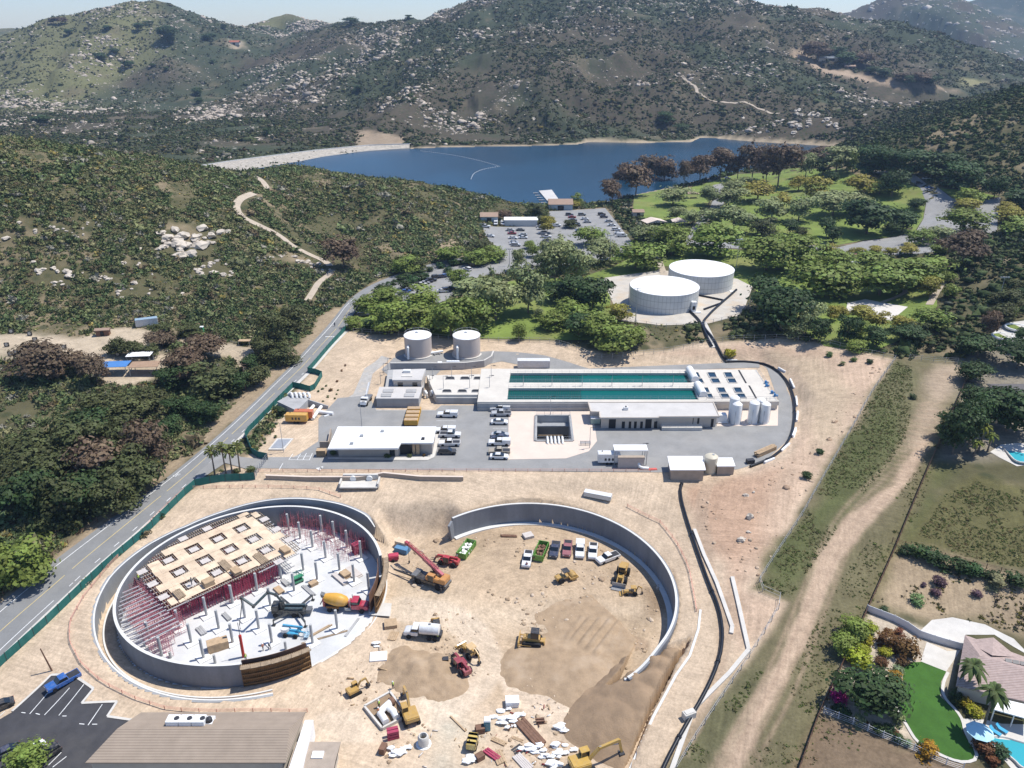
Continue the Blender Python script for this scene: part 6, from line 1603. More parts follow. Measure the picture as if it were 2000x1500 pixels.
# white silos
for i, (x, y, hp, rp) in enumerate([(1434,594,148,31),(1452,597,125,32),(1563,592,128,32),(1605,590,130,30),(1637,592,120,31)]):
    q = W(c7(x, y - 8 + (-14 if i in (0, 3) else 0)), 0); s = mpp(q) / 3.3333; h = (hp - 4) * s / .9; r = rp * s
    o = thing('storage_tank', nth(i, 5) + ' tall white storage tank beside the long building', 'storage tank', (q.x, q.y, .1), 0, 'white storage tanks'); MB().lathe([(r, 0), (r, h), (r * .96, h + .15)], 32).build('shell', M_WPIPE, o, True); MB().lathe([(r * .98, h + .1), (r * .6, h + .55), (.05, h + .75)], 32).build('dome', M_ROOFW, o, True)
    k = MB(); k.beam((r + .1, -.2, 0), (r + .1, -.2, h + .8), .06).beam((r + .1, .2, 0), (r + .1, .2, h + .8), .06)
    for z in range(int(h / .5)): k.beam((r + .1, -.2, z * .5 + .3), (r + .1, .2, z * .5 + .3), .04)
    k.build('ladder', M_GALV, o); MB().tube([(-r * .5, -r - .2, .2), (-r * .5, -r - .2, h * .7), (-r * .3, -r * .7, h * .75)], .08, 6).build('fill_pipe', M_GALV, o)
q = W(c7(1358, 578), 0); o = thing('dosing_unit', 'white dosing unit between the long building and the white tanks', 'machine', (q.x, q.y, .1)); MB().box((0, 0, 1.2), (3.4, 2.4, 2.3), 0, .8).build('housing', M_WPIPE, o, bevel=.08); MB().tube([(-1.2, -1.5, .3), (1.6, -1.5, .3), (1.6, -1.5, 1.4)], .12, 8).build('pipe', M_WPIPE, o)
# office
ob = thing('office_building', 'low office with a large bright white flat roof', 'building', W((745, 897), 0)); ZO = 3.8
OR = [(660,833),(852,833),(846,864.5),(783,864.5),(777,875),(640,876)]; q = polyW(OR, ZO); local(MB().prism(q, ZO - .45, ZO).build('roof', M_ROOFW, ob), ob)
inn = [(q[0][0] + .6, q[0][1] - .5), (q[1][0] - .4, q[1][1] - .5), (q[2][0] - .4, q[2][1] + .5), (q[3][0] + .3, q[3][1] + 2.2), (q[4][0] - .4, q[4][1] + 2.4), (q[5][0] + 2.0, q[5][1] + 2.4)]
local(MB().prism(inn, -.2, ZO - .45).build('wall', mat('office_wall', (.36, .33, .30), .85, .1, .5), ob), ob); yo = inn[4][1]
def face(root, x0, x1, y_, z0, z1, nm, m, cf=c8, out=.07):
    dep_ = y_ * CP + (CAMZ - 1.5) * SP; a, b_ = (cf(x0, 0)[0] - 1000) / F_PX * dep_, (cf(x1, 0)[0] - 1000) / F_PX * dep_
    return local(MB().boxz(a, b_, y_ - out, y_ + .1, z0, z1).build(nm, m, root), root)
for x0, x1 in ((962,985),(990,1015),(1065,1115),(1200,1216),(1300,1325),(1395,1440)): face(ob, x0, x1, yo, .2 if x1 - x0 > 40 else .9, 2.7, 'door' if x1 - x0 == 50 else 'window', M_GLASS)
for x0, x1 in ((1167,1195),(1255,1290)): face(ob, x0, x1, yo, .1, 3.0, 'timber_panel', M_WOOD)
y2 = inn[2][1]
for x0, x1 in ((1590,1612),(1620,1650)): face(ob, x0, x1, y2, .1, 3.0, 'timber_panel', M_WOOD)
face(ob, 1480, 1575, y2, .1, 2.9, 'entrance', M_DARK2)
for x, y in ((1160,880),(1075,945),(1680,905),(1335,840)): a = W(c8(x, y), ZO); local(MB().box((a.x, a.y, ZO + .25), (.8, .7, .5)).build('roof_vent', M_GALV if x < 1600 else M_STEEL, ob), ob)
sheet('footpath', [c8(870,1075), c8(1480,1085), c8(1720,1085), c8(1775,1060), c8(1830,880), c8(1795,800), c8(1770,940), c8(1740,1055), c8(1500,1062), c8(870,1062)], M_CONC, .16, step=1.5)
q = W((692, 832), ZO); MB()
o = lamp(W(c8(1160, 795), 0), 7.5, 'tall thin mast behind the office roof', name='mast')
for i, (x, y) in enumerate([(1375,1065),(1560,1060),(920,1050),(1690,1050)]): pass
def wallrow(name, label, L, h, t, m, z=None, cat='wall', cap=None):
    A = at([p[0] for p in L], [p[1] for p in L]); o = thing(name, label, cat, A[0]); b = MB()
    for p, r in zip(A[:-1], A[1:]): b.beam((p[0], p[1], p[2] + h / 2 - .2), (r[0], r[1], r[2] + h / 2 - .2), t, h + .4)
    local(b.build('wall', m, o), o)
    if cap:
        b = MB()
        for p, r in zip(A[:-1], A[1:]): b.beam((p[0], p[1], p[2] + h + .04), (r[0], r[1], r[2] + h + .04), t + .06, .1)
        local(b.build('coping', cap, o), o)
    return o
wallrow('yard_wall', 'curved grey retaining wall below the beige tanks', [(763,722),(800,722),(860,722),(910,721),(945,717),(960,708),(964,698)], 2.3, .4, M_CONW, cap=M_CONC)
wallrow('yard_wall', 'stepped tan wall left of the office', [c8(805,975), c8(880,975), c8(900,860)], 1.8, .3, M_BRICK)
q = W(c8(820, 1045), 0); o = thing('pallet_stack', 'stack of timber pallets left of the office', 'pallets', (q.x, q.y, .15)); k = MB()
for i in range(9): k.box((0, 0, .1 + i * .2), (2.4, 1.6, .07)); k.box((0, -.6, .02 + i * .2), (2.4, .12, .1)).box((0, .6, .02 + i * .2), (2.4, .12, .1))
k.build('pallet', M_WOOD, o)
# yellow bins behind the office, orange and yellow generators
for i in range(4):
    q = W(c6(838 - i * 8, 632 + i * 30), 0); o = thing('yellow_container', ('backmost', 'second from the back', 'third from the back', 'frontmost')[i] + ' of the yellow containers behind the office', 'container', (q.x, q.y, .2), 0, 'yellow containers behind the office')
    MB().boxz(-1.9, 1.9, -.9, .9, .2, 1.7).build('bin', mat('bin_yellow', (.62, .36, .07), .6, .1, .8) if not i else bpy.data.materials['bin_yellow'], o, bevel=.06); MB().side([(-2.5, .3), (-1.9, 1.5), (-1.9, .3)], .8).build('chute', M_STEEL, o); MB().boxz(-1.8, 1.8, -.8, .8, 1.68, 1.74).build('lid', M_WOOD, o)
def gen(label, px, head, col, sz=(4.2, 2.0, 2.0)):
    p = W(px, 0); o = thing('generator_trailer', label, 'generator', (p.x, p.y, float(zat(p.x, p.y)) + .08), math.radians(head)); wheels(o, [(-.5, -sz[1] * .45), (-.5, sz[1] * .45), (.5, -sz[1] * .45), (.5, sz[1] * .45)], .36, .24)
    part(o, MB().boxz(-sz[0] / 2, sz[0] / 2, -sz[1] / 2, sz[1] / 2, .6, .6 + sz[2]), 'housing', col, bev=.08); g = MB()
    for k in (-.9, .0, .9): g.boxz(k - .25, k + .25, -sz[1] / 2 - .02, sz[1] / 2 + .02, 1.2, 1.9)
    part(o, g, 'louvre', None, M_STEEL, 0); part(o, MB().beam((sz[0] / 2, 0, .6), (sz[0] / 2 + 1.3, 0, .5), .12), 'drawbar', None, M_STEEL, 0)
    part(o, MB().cyl((-sz[0] * .3, .3, .6 + sz[2]), .1, .4, 8), 'exhaust', None, M_STEEL, 0); return o
gen('yellow generator trailer below the teal fence', c8(612, 760), -2, (.62, .34, .05), (6.0, 2.0, 2.0)); gen('orange generator trailer behind the yellow one', c8(672, 730), -2, (.55, .13, .03), (5.2, 2.0, 2.0)); gen('white generator trailer by the lower boundary of the works', c7(628, 848), 0, WHITE, (5.6, 2.2, 2.4))
# white shed groups
def shed(label, L, ZR, m, roof, cat='shed', name='shed', inset=.35):
    q = polyW(L, ZR); c = np.mean(np.array(q), 0); o = thing(name, label, cat, (c[0], c[1], float(zat(*c)))); inn = [(c[0] + (p[0] - c[0]) * (1 - inset / 4), c[1] + (p[1] - c[1]) * (1 - inset / 4)) for p in q]
    local(MB().prism(inn, o.location.z - .4, ZR - .25).build('wall', m, o), o); local(MB().prism(q, ZR - .25, ZR).build('roof', roof, o), o); return o, q
o, q = shed('tan block shed with a wide white roof at the works corner', [c7(1012,802), c7(1240,802), c7(1262,892), c7(1030,892)], 3.0, M_BRICK, M_ROOFW); MB()
o, q = shed('small tan block shed with a white roof right of the cream tank', [c7(1325,812), c7(1435,812), c7(1455,868), c7(1335,868)], 2.6, M_BRICK, M_ROOFW)
q = W(c7(1288, 905), -.2); o = thing('storage_tank', 'cream cylindrical tank between the two white roofed sheds', 'storage tank', (q.x, q.y, float(zat(q.x, q.y)) - .1)); MB().lathe([(1.6, 0), (1.6, 4.3), (1.2, 4.6), (.05, 4.8)], 30).build('shell', mat('tank_cream', (.58, .52, .40), .5, .05, .5), o, True); MB().cyl((.4, 0, 4.7), .3, .2, 10).build('hatch', M_GALV, o)
o, q = shed('grey block enclosure at the lower edge of the works', [c7(690,798), c7(862,798), c7(866,812), c7(690,812)], 3.1, mat('block_grey', (.42, .37, .34), .9, .08, .8), M_BRICK, 'enclosure', 'block_enclosure', .1)
q = W(c7(770, 770), 3.4); o = thing('canopy', 'white canopy above the grey block enclosure', 'canopy', (q.x, q.y, 0)); a = W(c7(700, 755), 4.2); MB().boxz(-4.2, 4.2, -1.4, 1.6, 4.1, 4.4).build('roof', M_ROOFW, o, bevel=.04); k = MB()
for x in (-4, 4):
    for y in (-1.2, 1.4): k.boxz(x - .08, x + .08, y - .08, y + .08, 0, 4.1)
k.build('post', M_GALV, o)
q = W(c7(830, 890), -.2); o = thing('elbow_pipe', 'white elbow pipe ending in a red spill below the block enclosure', 'pipe', (q.x, q.y, float(zat(q.x, q.y)))); MB().tube([(-.3, 1.2, 1.6), (-.3, .6, 1.5), (0, 0, .6), (.8, -.3, .4), (2.2, -.4, .35)], .4, 12).build('pipe', M_WPIPE, o, True); MB().box((3.2, -.4, .15), (2.4, 1.0, .3), .1, .8).build('tarpaulin', mat('tarp_red', (.55, .12, .10), .8, .2, 1.), o, bevel=.08)
# white freight containers
def container(label, px, head, size, col, roofcol=None, zbase=None):
    p = at1(*px); o = thing('freight_container', label, 'container', (p.x, p.y, p.z + .1), math.radians(head)); L, w_, h = size; b = MB().boxz(-L / 2, L / 2, -w_ / 2, w_ / 2, .1, h)
    part(o, b, 'body', col, bev=.02); k = MB()
    for i in range(int(L / .6)): x = -L / 2 + .3 + i * .6; k.boxz(x, x + .12, -w_ / 2 - .04, w_ / 2 + .04, .2, h - .1)
    part(o, k, 'side_rib', col, bev=0); part(o, MB().boxz(-L / 2 - .03, L / 2 + .03, -w_ / 2 - .05, w_ / 2 + .05, h, h + .06), 'roof', roofcol or col); part(o, MB().boxz(L / 2, L / 2 + .05, -w_ * .42, w_ * .42, .3, h - .2), 'door', col); return o
container('long white freight container behind the water strips', (1042, 717), 0, (10.4, 2.4, 2.5), (.56, .60, .64), WHITE)
container('white trailer box lying on the bench above the empty pit', c3(1275, 60), -20, (6.6, 1.6, 1.2), (.6, .6, .58), WHITE)
k = 0
for i in range(5):
    q = at1(*c6(1100 + i * 20, 272)); o = thing('portable_toilet', nth(i, 5) + ' white portable toilet under the curved wall', 'portable toilet', (q.x, q.y, q.z + .1), 0, 'portable toilets under the curved wall')
    MB().boxz(-.42, .42, -.5, .5, 0, 2.1).build('cabin', M_PLAST, o, bevel=.04); MB().box((0, 0, 2.2), (.9, 1.05, .2), 0, .8).build('roof', M_PLAST, o); MB().boxz(-.3, .3, -.54, -.5, .1, 1.8).build('door', M_GALV, o)
q = at1(*c6(1037, 262)); o = thing('white_cabinet', 'single white cabinet left of the portable toilets', 'cabinet', (q.x, q.y, q.z + .1)); MB().boxz(-.7, .7, -.5, .5, 0, 1.5).build('case', M_PLAST, o, bevel=.05); MB().boxz(-.5, .5, -.55, -.5, .2, 1.3).build('door', M_GALV, o)
# open pump pit in the pale deck
pp = thing('pump_pit', 'deep square pump pit sunk in the pale concrete deck', 'pit', W((1080, 862), 0)); q = polyW(PIT_PX, 0); b = MB()
for a, b_ in zip(q, q[1:] + q[:1]): b.beam((*a, -3.1), (*b_, -3.1), .7, 6.9)
local(b.build('wall', M_CONW, pp), pp); local(MB().prism(q, -6.2, -6.0).build('floor', M_DARK2, pp), pp); k = MB(); Q = [Vector((*p, .36)) for p in q]; rails(k, Q + [Q[0]]); local(k.build('guard_rail', M_GALV, pp), pp)
k = MB()
for i in range(5): x = q[3][0] + (q[2][0] - q[3][0]) * (.32 + .1 * i); y = q[3][1]; k.tube([(x, y + 4, -6), (x, y + 2.2, -.5), (x, y + 1.2, .7), (x, y - 1.0, .7), (x, y - 1.6, .1)], .3, 8)
local(k.build('discharge_pipe', M_WPIPE, pp, True), pp); local(MB().boxz(q[0][0] + .3, q[1][0] - .3, q[0][1] - 2.6, q[0][1] - .4, -2.2, -1.8).build('gantry', M_GALV, pp), pp)
a = W(c7(250, 540), 0); lamp((a.x, a.y, .1), 6.0, 'lamp post behind the square pump pit'); a = W(c7(505, 752), 0); lamp((a.x, a.y, .1), 6.0, 'lamp post on the rounded corner of the pale deck'); a = W(c7(848, 800), 0); lamp((a.x, a.y, .1), 3.5, 'lamp post beside the white canopy')
a = W(c7(478, 735), 0); o = thing('valve_rack', 'low grey pipe rack on the pale deck', 'pipe rack', (a.x, a.y, .1)); k = MB()
for z in (.4, .8): k.beam((-1.4, 0, z), (1.4, 0, z), .16).beam((-1.4, .8, z), (1.4, .8, z), .16)
for x in (-1.2, 0, 1.2): k.beam((x, 0, 0), (x, 0, .9), .1).beam((x, .8, 0), (x, .8, .9), .1)
k.build('pipe', M_GALV, o)
# inlet works with white pipes by the road fence
iw = thing('inlet_structure', 'small concrete inlet chamber with white pipe bends beside the teal fence', 'structure', at1(590, 800)); zI = float(zat(*at1(590, 800)[:2]))
local(MB().prism(polyW([c8(440,575), c8(575,500), c8(715,540), c8(700,560), c8(620,640), c8(600,650)], 2.6), zI - .5, 2.3).build('chamber', M_CONW, iw), iw); a, b_ = W(c8(700, 560), 2.4), W(c8(870, 640), .2); k = MB(); k.beam((a.x, a.y, 1.0), (b_.x, b_.y, -.2), .35, 2.4); a, b_ = W(c8(600, 650), 1.2), W(c8(730, 690), .2); k.beam((a.x, a.y, .6), (b_.x, b_.y, 0), .35, 2.2); local(k.build('wing_wall', M_CONW, iw), iw); k = MB()
for i in range(5): a = W(c8(560 + i * 36, 540), 2.4); k.tube([(a.x - 1, a.y + 1.2, 2.5), (a.x, a.y + .4, 3.3), (a.x + .6, a.y - .6, 2.9), (a.x + .6, a.y - .8, 2.3)], .35, 9)
local(k.build('vent_pipe', M_WPIPE, iw, True), iw)
for (x0, y0, x1, y1) in [(750,620,700,680),(820,620,740,730),(790,670,915,685),(650,590,660,650)]: a, b_ = W(c8(x0, y0), .6), W(c8(x1, y1), .5); local(MB().tube([a, b_], .5, 12).build('pipe', M_WPIPE, iw, True), iw)
wallrow('white_beam', 'white painted concrete beam lying beside the inlet pipes', [c8(840,715), c8(915,690)], .3, .4, M_ROOFW, cat='beam')
o = thing('vault_hatch', 'steel hatched vault in the planted corner by the gate', 'vault', at1(*c8(480, 945))); zz = float(o.location.z); local(MB().prism(polyW([c8(440,905), c8(580,905), c8(500,1000), c8(365,1000)], 0), zz - .3, zz + .35).build('kerb', M_CONC, o), o); local(MB().prism(polyW([c8(452,915), c8(560,915), c8(490,990), c8(385,990)], 0), zz, zz + .4).build('cover', M_GALV, o), o)
a = W(c8(475, 800), 0); lamp(W(c8(495, 1015), 0), 8.5, 'double headed lamp post beside the hatched vault', arms=2)
lines('parking_line', [(*c8(575,1030), *c8(540,1080)), (*c8(640,1030), *c8(610,1080)), (*c8(690,1025), *c8(660,1080)), (*c8(740,1025), *c8(715,1080)), (*c8(545,1080), *c8(720,1082)), (*c8(575,1050), *c8(735,1050)), (*c8(490,1110), *c8(455,1170))] + [(*c6(1010 + i * 2, 690 + i * 62), *c6(1160, 690 + i * 62)) for i in range(4)] + [(*c6(1450, 690 + i * 58), *c6(1560, 690 + i * 58)) for i in range(5)], .14, .10)
for x, y in ((800,1155),(820,1145)): pass
lines('road_marking', [(*c8(775,1155), *c8(825,1150)), (*c8(800,1160), *c8(828,1140)), (*c8(785,1165), *c8(810,1165))], .5, .10)

# fences, pipes, poles
def fence(name, label, PX, h, panel, post, cat='fence', step=3.0, dz=0, thick=.06, lo=.05, rails_=()):
    A = at([p[0] for p in PX], [p[1] for p in PX]); P = resample(A, step); P[:, 2] = zat(P[:, 0], P[:, 1])
    o = thing(name, label, cat, P[0]); b = MB()
    for p, q in zip(P[:-1], P[1:]):
        if panel: b.add([(p[0], p[1], p[2] + lo), (q[0], q[1], q[2] + lo), (q[0], q[1], q[2] + h), (p[0], p[1], p[2] + h), (p[0] + thick, p[1] + thick, p[2] + lo), (q[0] + thick, q[1] + thick, q[2] + lo), (q[0] + thick, q[1] + thick, q[2] + h), (p[0] + thick, p[1] + thick, p[2] + h)], [(0, 1, 2, 3), (7, 6, 5, 4), (3, 2, 6, 7), (1, 0, 4, 5), (0, 3, 7, 4), (1, 5, 6, 2)])
        for z in rails_: b.beam((p[0], p[1], p[2] + z), (q[0], q[1], q[2] + z), .045)
    local(b.build('panel' if panel else 'rail', panel or post, o), o)
    st = max(1, len(P) // 95 + 1)
    pm_ = MB().boxz(-.05, .05, -.05, .05, -.2, h + .12).mesh('post', post)
    for p in P[::st]: q = link('post', pm_, o, loc=(p[0] - P[0][0] + .03, p[1] - P[0][1] + .03, p[2] - P[0][2]))
    return o
fence('windscreen_fence', 'teal windscreen fence along the road from the tanks to the inlet chamber', [(676,645),(640,684),(601,729),(630,734.5),(611,766),(572,757)], 1.9, M_GRN, M_STEEL)
fence('windscreen_fence', 'teal windscreen fence between the road and the generator trailers', [(572,758),(541,789),(510,821),(478,853),(486,872),(494,892),(523,898)], 1.9, M_GRN, M_STEEL)
fence('windscreen_fence', 'teal windscreen fence under the palm trees', [(498,937),(440,940),(385,948),(378,953),(362,967)], 2.0, M_GRN, M_STEEL)
fence('windscreen_fence', 'long teal windscreen fence between the road and the reservoir', [(362,967),(300,1029),(216,1101),(100,1212),(0,1302),(-70,1368)], 1.9, M_GRN, M_STEEL)
fence('sliding_gate', 'pale open gate leaf at the works entrance', [(522,898),(498,936)], 1.8, None, M_GALV, 'gate', 1.2, rails_=(.1, .6, 1.1, 1.7))
MF = M_ORANGE
fence('safety_fence', 'orange safety fence looping round the reservoir bench', [(360,958),(300,1015),(215,1105),(165,1165),(138,1215),(135,1252),(160,1300),(200,1335),(260,1365),(330,1388),(420,1392),(520,1390),(600,1391)], .75, None, MF, step=3, rails_=(.3, .55, .8))
fence('safety_fence', 'orange safety fence on the bench above the reservoir', [(372,955),(450,953),(540,953),(620,956),(665,972)], .75, None, MF, step=3, rails_=(.3, .55, .8))
fence('safety_fence', 'orange safety fence along the lower edge of the works', [(505,922),(700,922),(900,921),(1100,921),(1270,922)], .75, None, MF, step=3, rails_=(.3, .55, .8))
fence('safety_fence', 'orange safety fence behind the big curved pit wall', [(1225,990),(1290,1022),(1320,1060),(1345,1110),(1356,1170),(1360,1195)], .75, None, MF, step=3, rails_=(.3, .55, .8))
M_LINK = M_GALV
fence('chain_link_fence', 'chain link fence between the works and the park lawn', [(690,650),(760,656),(860,662),(960,668),(1060,668),(1095,674),(1140,690),(1160,702),(1200,700),(1290,690),(1380,672),(1440,664),(1520,662),(1600,668),(1680,690),(1748,704)], 1.7, None, M_LINK, step=3.5, rails_=(.9, 1.7))
fence('chain_link_fence', 'chain link fence down the right side of the pink slope', [(1748,704),(1690,790),(1640,880),(1570,1003),(1475,1150),(1530,1174),(1480,1260),(1420,1350),(1360,1440),(1300,1540)], 1.6, None, M_LINK, step=3.5, rails_=(.8, 1.6))
fence('chain_link_fence', 'chain link fence across the head of the dirt track', [(1775,702),(1830,708),(1870,710)], 1.7, None, M_LINK, step=3, rails_=(.6, 1.2, 1.7))
fence('chain_link_fence', 'chain link fence round the white tanks', [(1200,602),(1222,632),(1290,642),(1360,640),(1440,622),(1470,590)], 1.7, None, M_LINK, step=3.5, rails_=(.9, 1.7))
fence('wire_fence', 'dark post and wire fence on the far side of the near road', [(-30,1190),(40,1140),(85,1102),(150,1050),(190,1020)], 1.1, None, M_RUST, step=4, rails_=(.5, 1.0))
fence('boundary_fence', 'long rust brown fence at the right of the dirt track', [(1898,708),(1880,760),(1840,850),(1790,970),(1745,1080),(1700,1180),(1650,1290),(1600,1395),(1555,1520)], 1.5, M_RUST, M_RUST, step=3)
fence('rail_fence', 'dark rail fence across the green lot', [(1742,1060),(1800,1078),(1880,1100),(1950,1118),(2040,1142)], 1.3, None, M_RUST, step=2.5, rails_=(.5, .9, 1.25))
def tubeline(name, label, PX, r, m, dz=.3, cat='pipe', couple=0, sm=1):
    A = pxpath(PX, sm); P = resample(A, 2.0); P[:, 2] = zat(P[:, 0], P[:, 1]) + dz
    o = thing(name, label, cat, P[0]); local(MB().tube([tuple(p) for p in P], r, 10).build('pipe', m, o, True), o)
    if couple:
        for p, q in list(zip(P[:-1], P[1:]))[::couple]:
            d = Vector(q - p).normalized(); c = Vector(p); local(MB().tube([c - d * .25, c + d * .25], r * 1.25, 10).build('coupling', m, o), o)
    return o
tubeline('black_pipe', 'long black pipe following the haul road past the empty pit', [(1331,948),(1327,965),(1345,1030),(1365,1090),(1385,1145),(1404,1190),(1412,1240),(1405,1290),(1380,1350),(1335,1425),(1300,1490),(1280,1540)], .36, M_BLKP, .36, couple=9)
tubeline('black_pipe', 'black pipe sweeping round the right end of the works', [(1418,708),(1460,707),(1500,712),(1530,735),(1548,765),(1553,805),(1547,850),(1528,880),(1500,900),(1465,913)], .36, M_BLKP, .36, couple=8)
tubeline('black_pipe', 'left one of two black pipes running down from the white tanks', [(1345,608),(1368,630),(1380,660),(1390,678)], .45, M_BLKP, .45)
tubeline('black_pipe', 'right one of two black pipes running down from the white tanks', [(1438,568),(1375,625),(1372,640),(1392,662),(1405,690),(1418,706)], .45, M_BLKP, .45)
tubeline('black_pipe', 'black pipe branch between the two white tanks', [(1362,578),(1412,588),(1408,594),(1375,606)], .4, M_BLKP, .4, sm=0)
A = at1(1383, 655)
sheet('pipe_trench', [(1367,628),(1378,628),(1402,678),(1390,680)], M_CONC, .2, step=2)
for i, (x, y, dx, dy) in enumerate([(1430,709,11,0),(1522,726,7,4),(1541,752,4,9),(1549,786,1,9),(1550,815,-1,9),(1544,846,-3,8),(1527,875,-8,7),(1497,900,-10,4)]):
    a, b_ = at1(x - dx, y - dy), at1(x + dx, y + dy); o = thing('white_barrier', nth(i, 8) + ' white barrier along the curved black pipe', 'barrier', a, 0, 'white barriers along the curved pipe'); d = b_ - a; off = Vector((d.y, -d.x, 0)).normalized() * (-.9)
    MB().beam(off + Vector((0, 0, .45)), d + off + Vector((0, 0, .45)), .5, .8).build('body', M_PLAST, o, bevel=.08); MB().beam(off + Vector((0, 0, .06)), d + off + Vector((0, 0, .06)), .8, .2).build('foot', M_PLAST, o)
for L, t in (([(1356,1035),(1375,1085),(1400,1140),(1430,1225),(1428,1238)], 'long concrete kerb beside the black pipe'), ([(1430,1128),(1442,1180),(1462,1270),(1425,1315),(1365,1375)], 'white concrete drainage channel bending round the haul road'), ([(1365,1375),(1350,1400),(1335,1440),(1310,1510)], 'narrow white channel beside the black pipe near the bottom edge')): wallrow('drain_channel', t, L, .35, .75, M_CONC, cat='drain')
q = at1(1345, 1401); o = thing('concrete_anchor', 'white concrete anchor block over the black pipe', 'block', q, .4); MB().box((0, 0, .6), (2.2, 1.2, 1.3)).build('block', M_CONC, o, bevel=.05); MB().box((0, 0, 1.3), (1.6, .8, .12)).build('lid', M_CONC, o)
wallrow('site_wall', 'long low retaining wall below the works road', [(520,935),(600,938),(700,938),(750,930),(820,937),(905,938)], 1.0, .5, M_BRICK, cap=M_DECK)
o = thing('headwall', 'concrete headwall with two outlets in the bench slope', 'headwall', at1(705, 935)); MB().box((0, 0, .4), (8.5, .6, 1.8)).box((-4.6, -1.6, 0), (.4, 3.4, 1.2)).box((4.6, -1.6, 0), (.4, 3.4, 1.2)).build('wall', M_CONC, o); MB().box((0, -2, -.3), (9, 3.6, .3)).build('apron', M_CONC, o)
for x in (-1.8, 2.2): MB().lathe([(.75, -.3), (.75, .3)], 16, (x, -.45, .35), 'Y').build('outlet', M_WPIPE, o)
# poles
def pole(label, px, h, arms=(), lean=0, name='utility_pole', m=None):
    p = at1(*px); o = thing(name, label, 'pole', p); MB().tube([(0, 0, -.3), (lean, 0, h)], [.16, .1], 8).build('pole', m or M_RUST, o); k = MB()
    for z in arms: k.beam((-1.2 + lean, 0, z), (1.2 + lean, 0, z), .12)
    if arms: k.build('crossarm', m or M_RUST, o)
    return o
pole('leaning wooden pole on the bare ground above the lower car park', c1(255, 1025 - 900 + 0) if 0 else (102, 1310), 5.2, (), -.9); pole('wooden utility pole beside the road opposite the inlet chamber', (480, 762), 9.0, (8.4, 7.6)); pole('utility pole on the hillside above the upper road', (724, 517), 10.5, (10.0, 9.2))
lp = at1(1241, 632); o = thing('utility_pole', 'tall grey pole standing in front of the white tanks', 'pole', lp); MB().cyl((0, 0, -.2), .17, 13.5, 10, .1).build('pole', M_GALV, o); k = MB()
for z in (12.2, 12.9): k.beam((-1.2, 0, z), (1.2, 0, z), .12)
k.build('crossarm', M_GALV, o)
for i, (x, y, h, t) in enumerate([(1437, 530, 14, 'sports field light mast between the white tanks and the trees'), (1190, 520, 14, 'sports field light mast left of the white tanks'), (995, 520, 8, 'lamp post at the corner of the upper car park'), (1950, 590, 9, 'leaning pale pole in the scrub at the right')]):
    p = at1(x, y); o = thing('light_mast', t, 'lamp post', p); MB().cyl((0, 0, 0), .14, h, 8, .08).build('mast', M_GALV, o); k = MB().beam((-1.6, 0, h), (1.6, 0, h), .12)
    for j in (-1.3, -.45, .45, 1.3): k.box((j, 0, h - .15), (.5, .35, .4))
    k.build('lamp_head', M_GALV, o)
# palms and garden shrubs
M_FROND = leaf_mat('palm_frond', .3, .2)
def palm_mesh(seed, n=34, L=1.0, droop=.9, wide=.05, fan=False):
    r = random.Random(seed); v = []; f = []; t = []
    for k in range(n):
        a = 2 * PI * k / n * 2.4 + r.uniform(-.2, .2); e = r.uniform(-.75, 1.2) if fan else r.uniform(-.1, 1.1); l = L * r.uniform(.8, 1.1); ca, sa = math.cos(a), math.sin(a); P = []
        for j in range(6):
            q = j / 5; d = l * q * math.cos(e) * (1 - .12 * q * droop); z = l * q * math.sin(e) - droop * .55 * l * q * q; w_ = (wide * 4 * (q * 1.2 if fan else .8) if fan else wide * 2.2 * math.sin(PI * min(1, q * .9 + .1)))
            P.append((d, z, w_))
        tn = r.random()
        for s in (-1, 1):
            o = len(v)
            for d, z, w_ in P:
                v += [(d * ca, d * sa, z), (d * ca - s * w_ * sa, d * sa + s * w_ * ca, z - w_ * .5)]; t += [tn, tn]
            f += [(o + 2 * j, o + 2 * j + 2, o + 2 * j + 3, o + 2 * j + 1) for j in range(5)]
    return np_mesh('crown', np.array(v), np.array(f), M_FROND, tone=np.array(t))
_pf, _pq = palm_mesh(1, 60, 1.0, .5, .035, True), palm_mesh(2, 34, 1.0, 1.25, .055)
def palm(label, px, h, R, fan, group=None, col=(.10, .135, .045)):
    p = at1(*px); o = thing('palm_tree', label, 'palm tree', p, random.uniform(0, 6), group); k = MB(); k.tube([(0, 0, -.2), (.1, 0, h * .5), (.15, .05, h)], [.24, .17, .15], 9); k.build('trunk', M_BARK, o, True)
    c = link('crown', _pf if fan else _pq, o, col, (.15, .05, h)); c.scale = (R,) * 3
    if fan: MB().lathe([(.1, -1.5), (.42, -1.1), (.5, -.4), (.2, .1)], 10, (.15, .05, h)).build('dead_skirt', mat('palm_skirt', (.20, .145, .08), .95, .25, 2.) if 'palm_skirt' not in bpy.data.materials else bpy.data.materials['palm_skirt'], o)
for i, (x, y, t) in enumerate([(1200,1370,1215),(1264,1370,1195),(1297,1360,1205),(1340,1346,1188)]):
    q = at1(*cl(x, y)); palm(nth(i, 4) + ' fan palm of the row behind the teal fence', cl(x, y), (y - t - 12) / 2.857 * mpp(q) / .9, 1.9, True, 'fan palms by the gate', (.17, .19, .06))
palm('feather palm beside the tiled house roof', c4(1462, 1150), 7.0, 3.3, False); palm('feather palm beside the pool umbrella', c4(1548, 1312), 8.5, 3.4, False)
palm('feather palm by the upper pool, tallest of three', cr(1745, 1375), 7, 2.6, False, None, (.16, .17, .03)); palm('feather palm by the upper pool, left of three', cr(1718, 1405), 4, 2.3, False, None, (.14, .16, .03)); palm('feather palm by the upper pool, right of three', cr(1795, 1375), 4.5, 2.4, False, None, (.12, .15, .03))
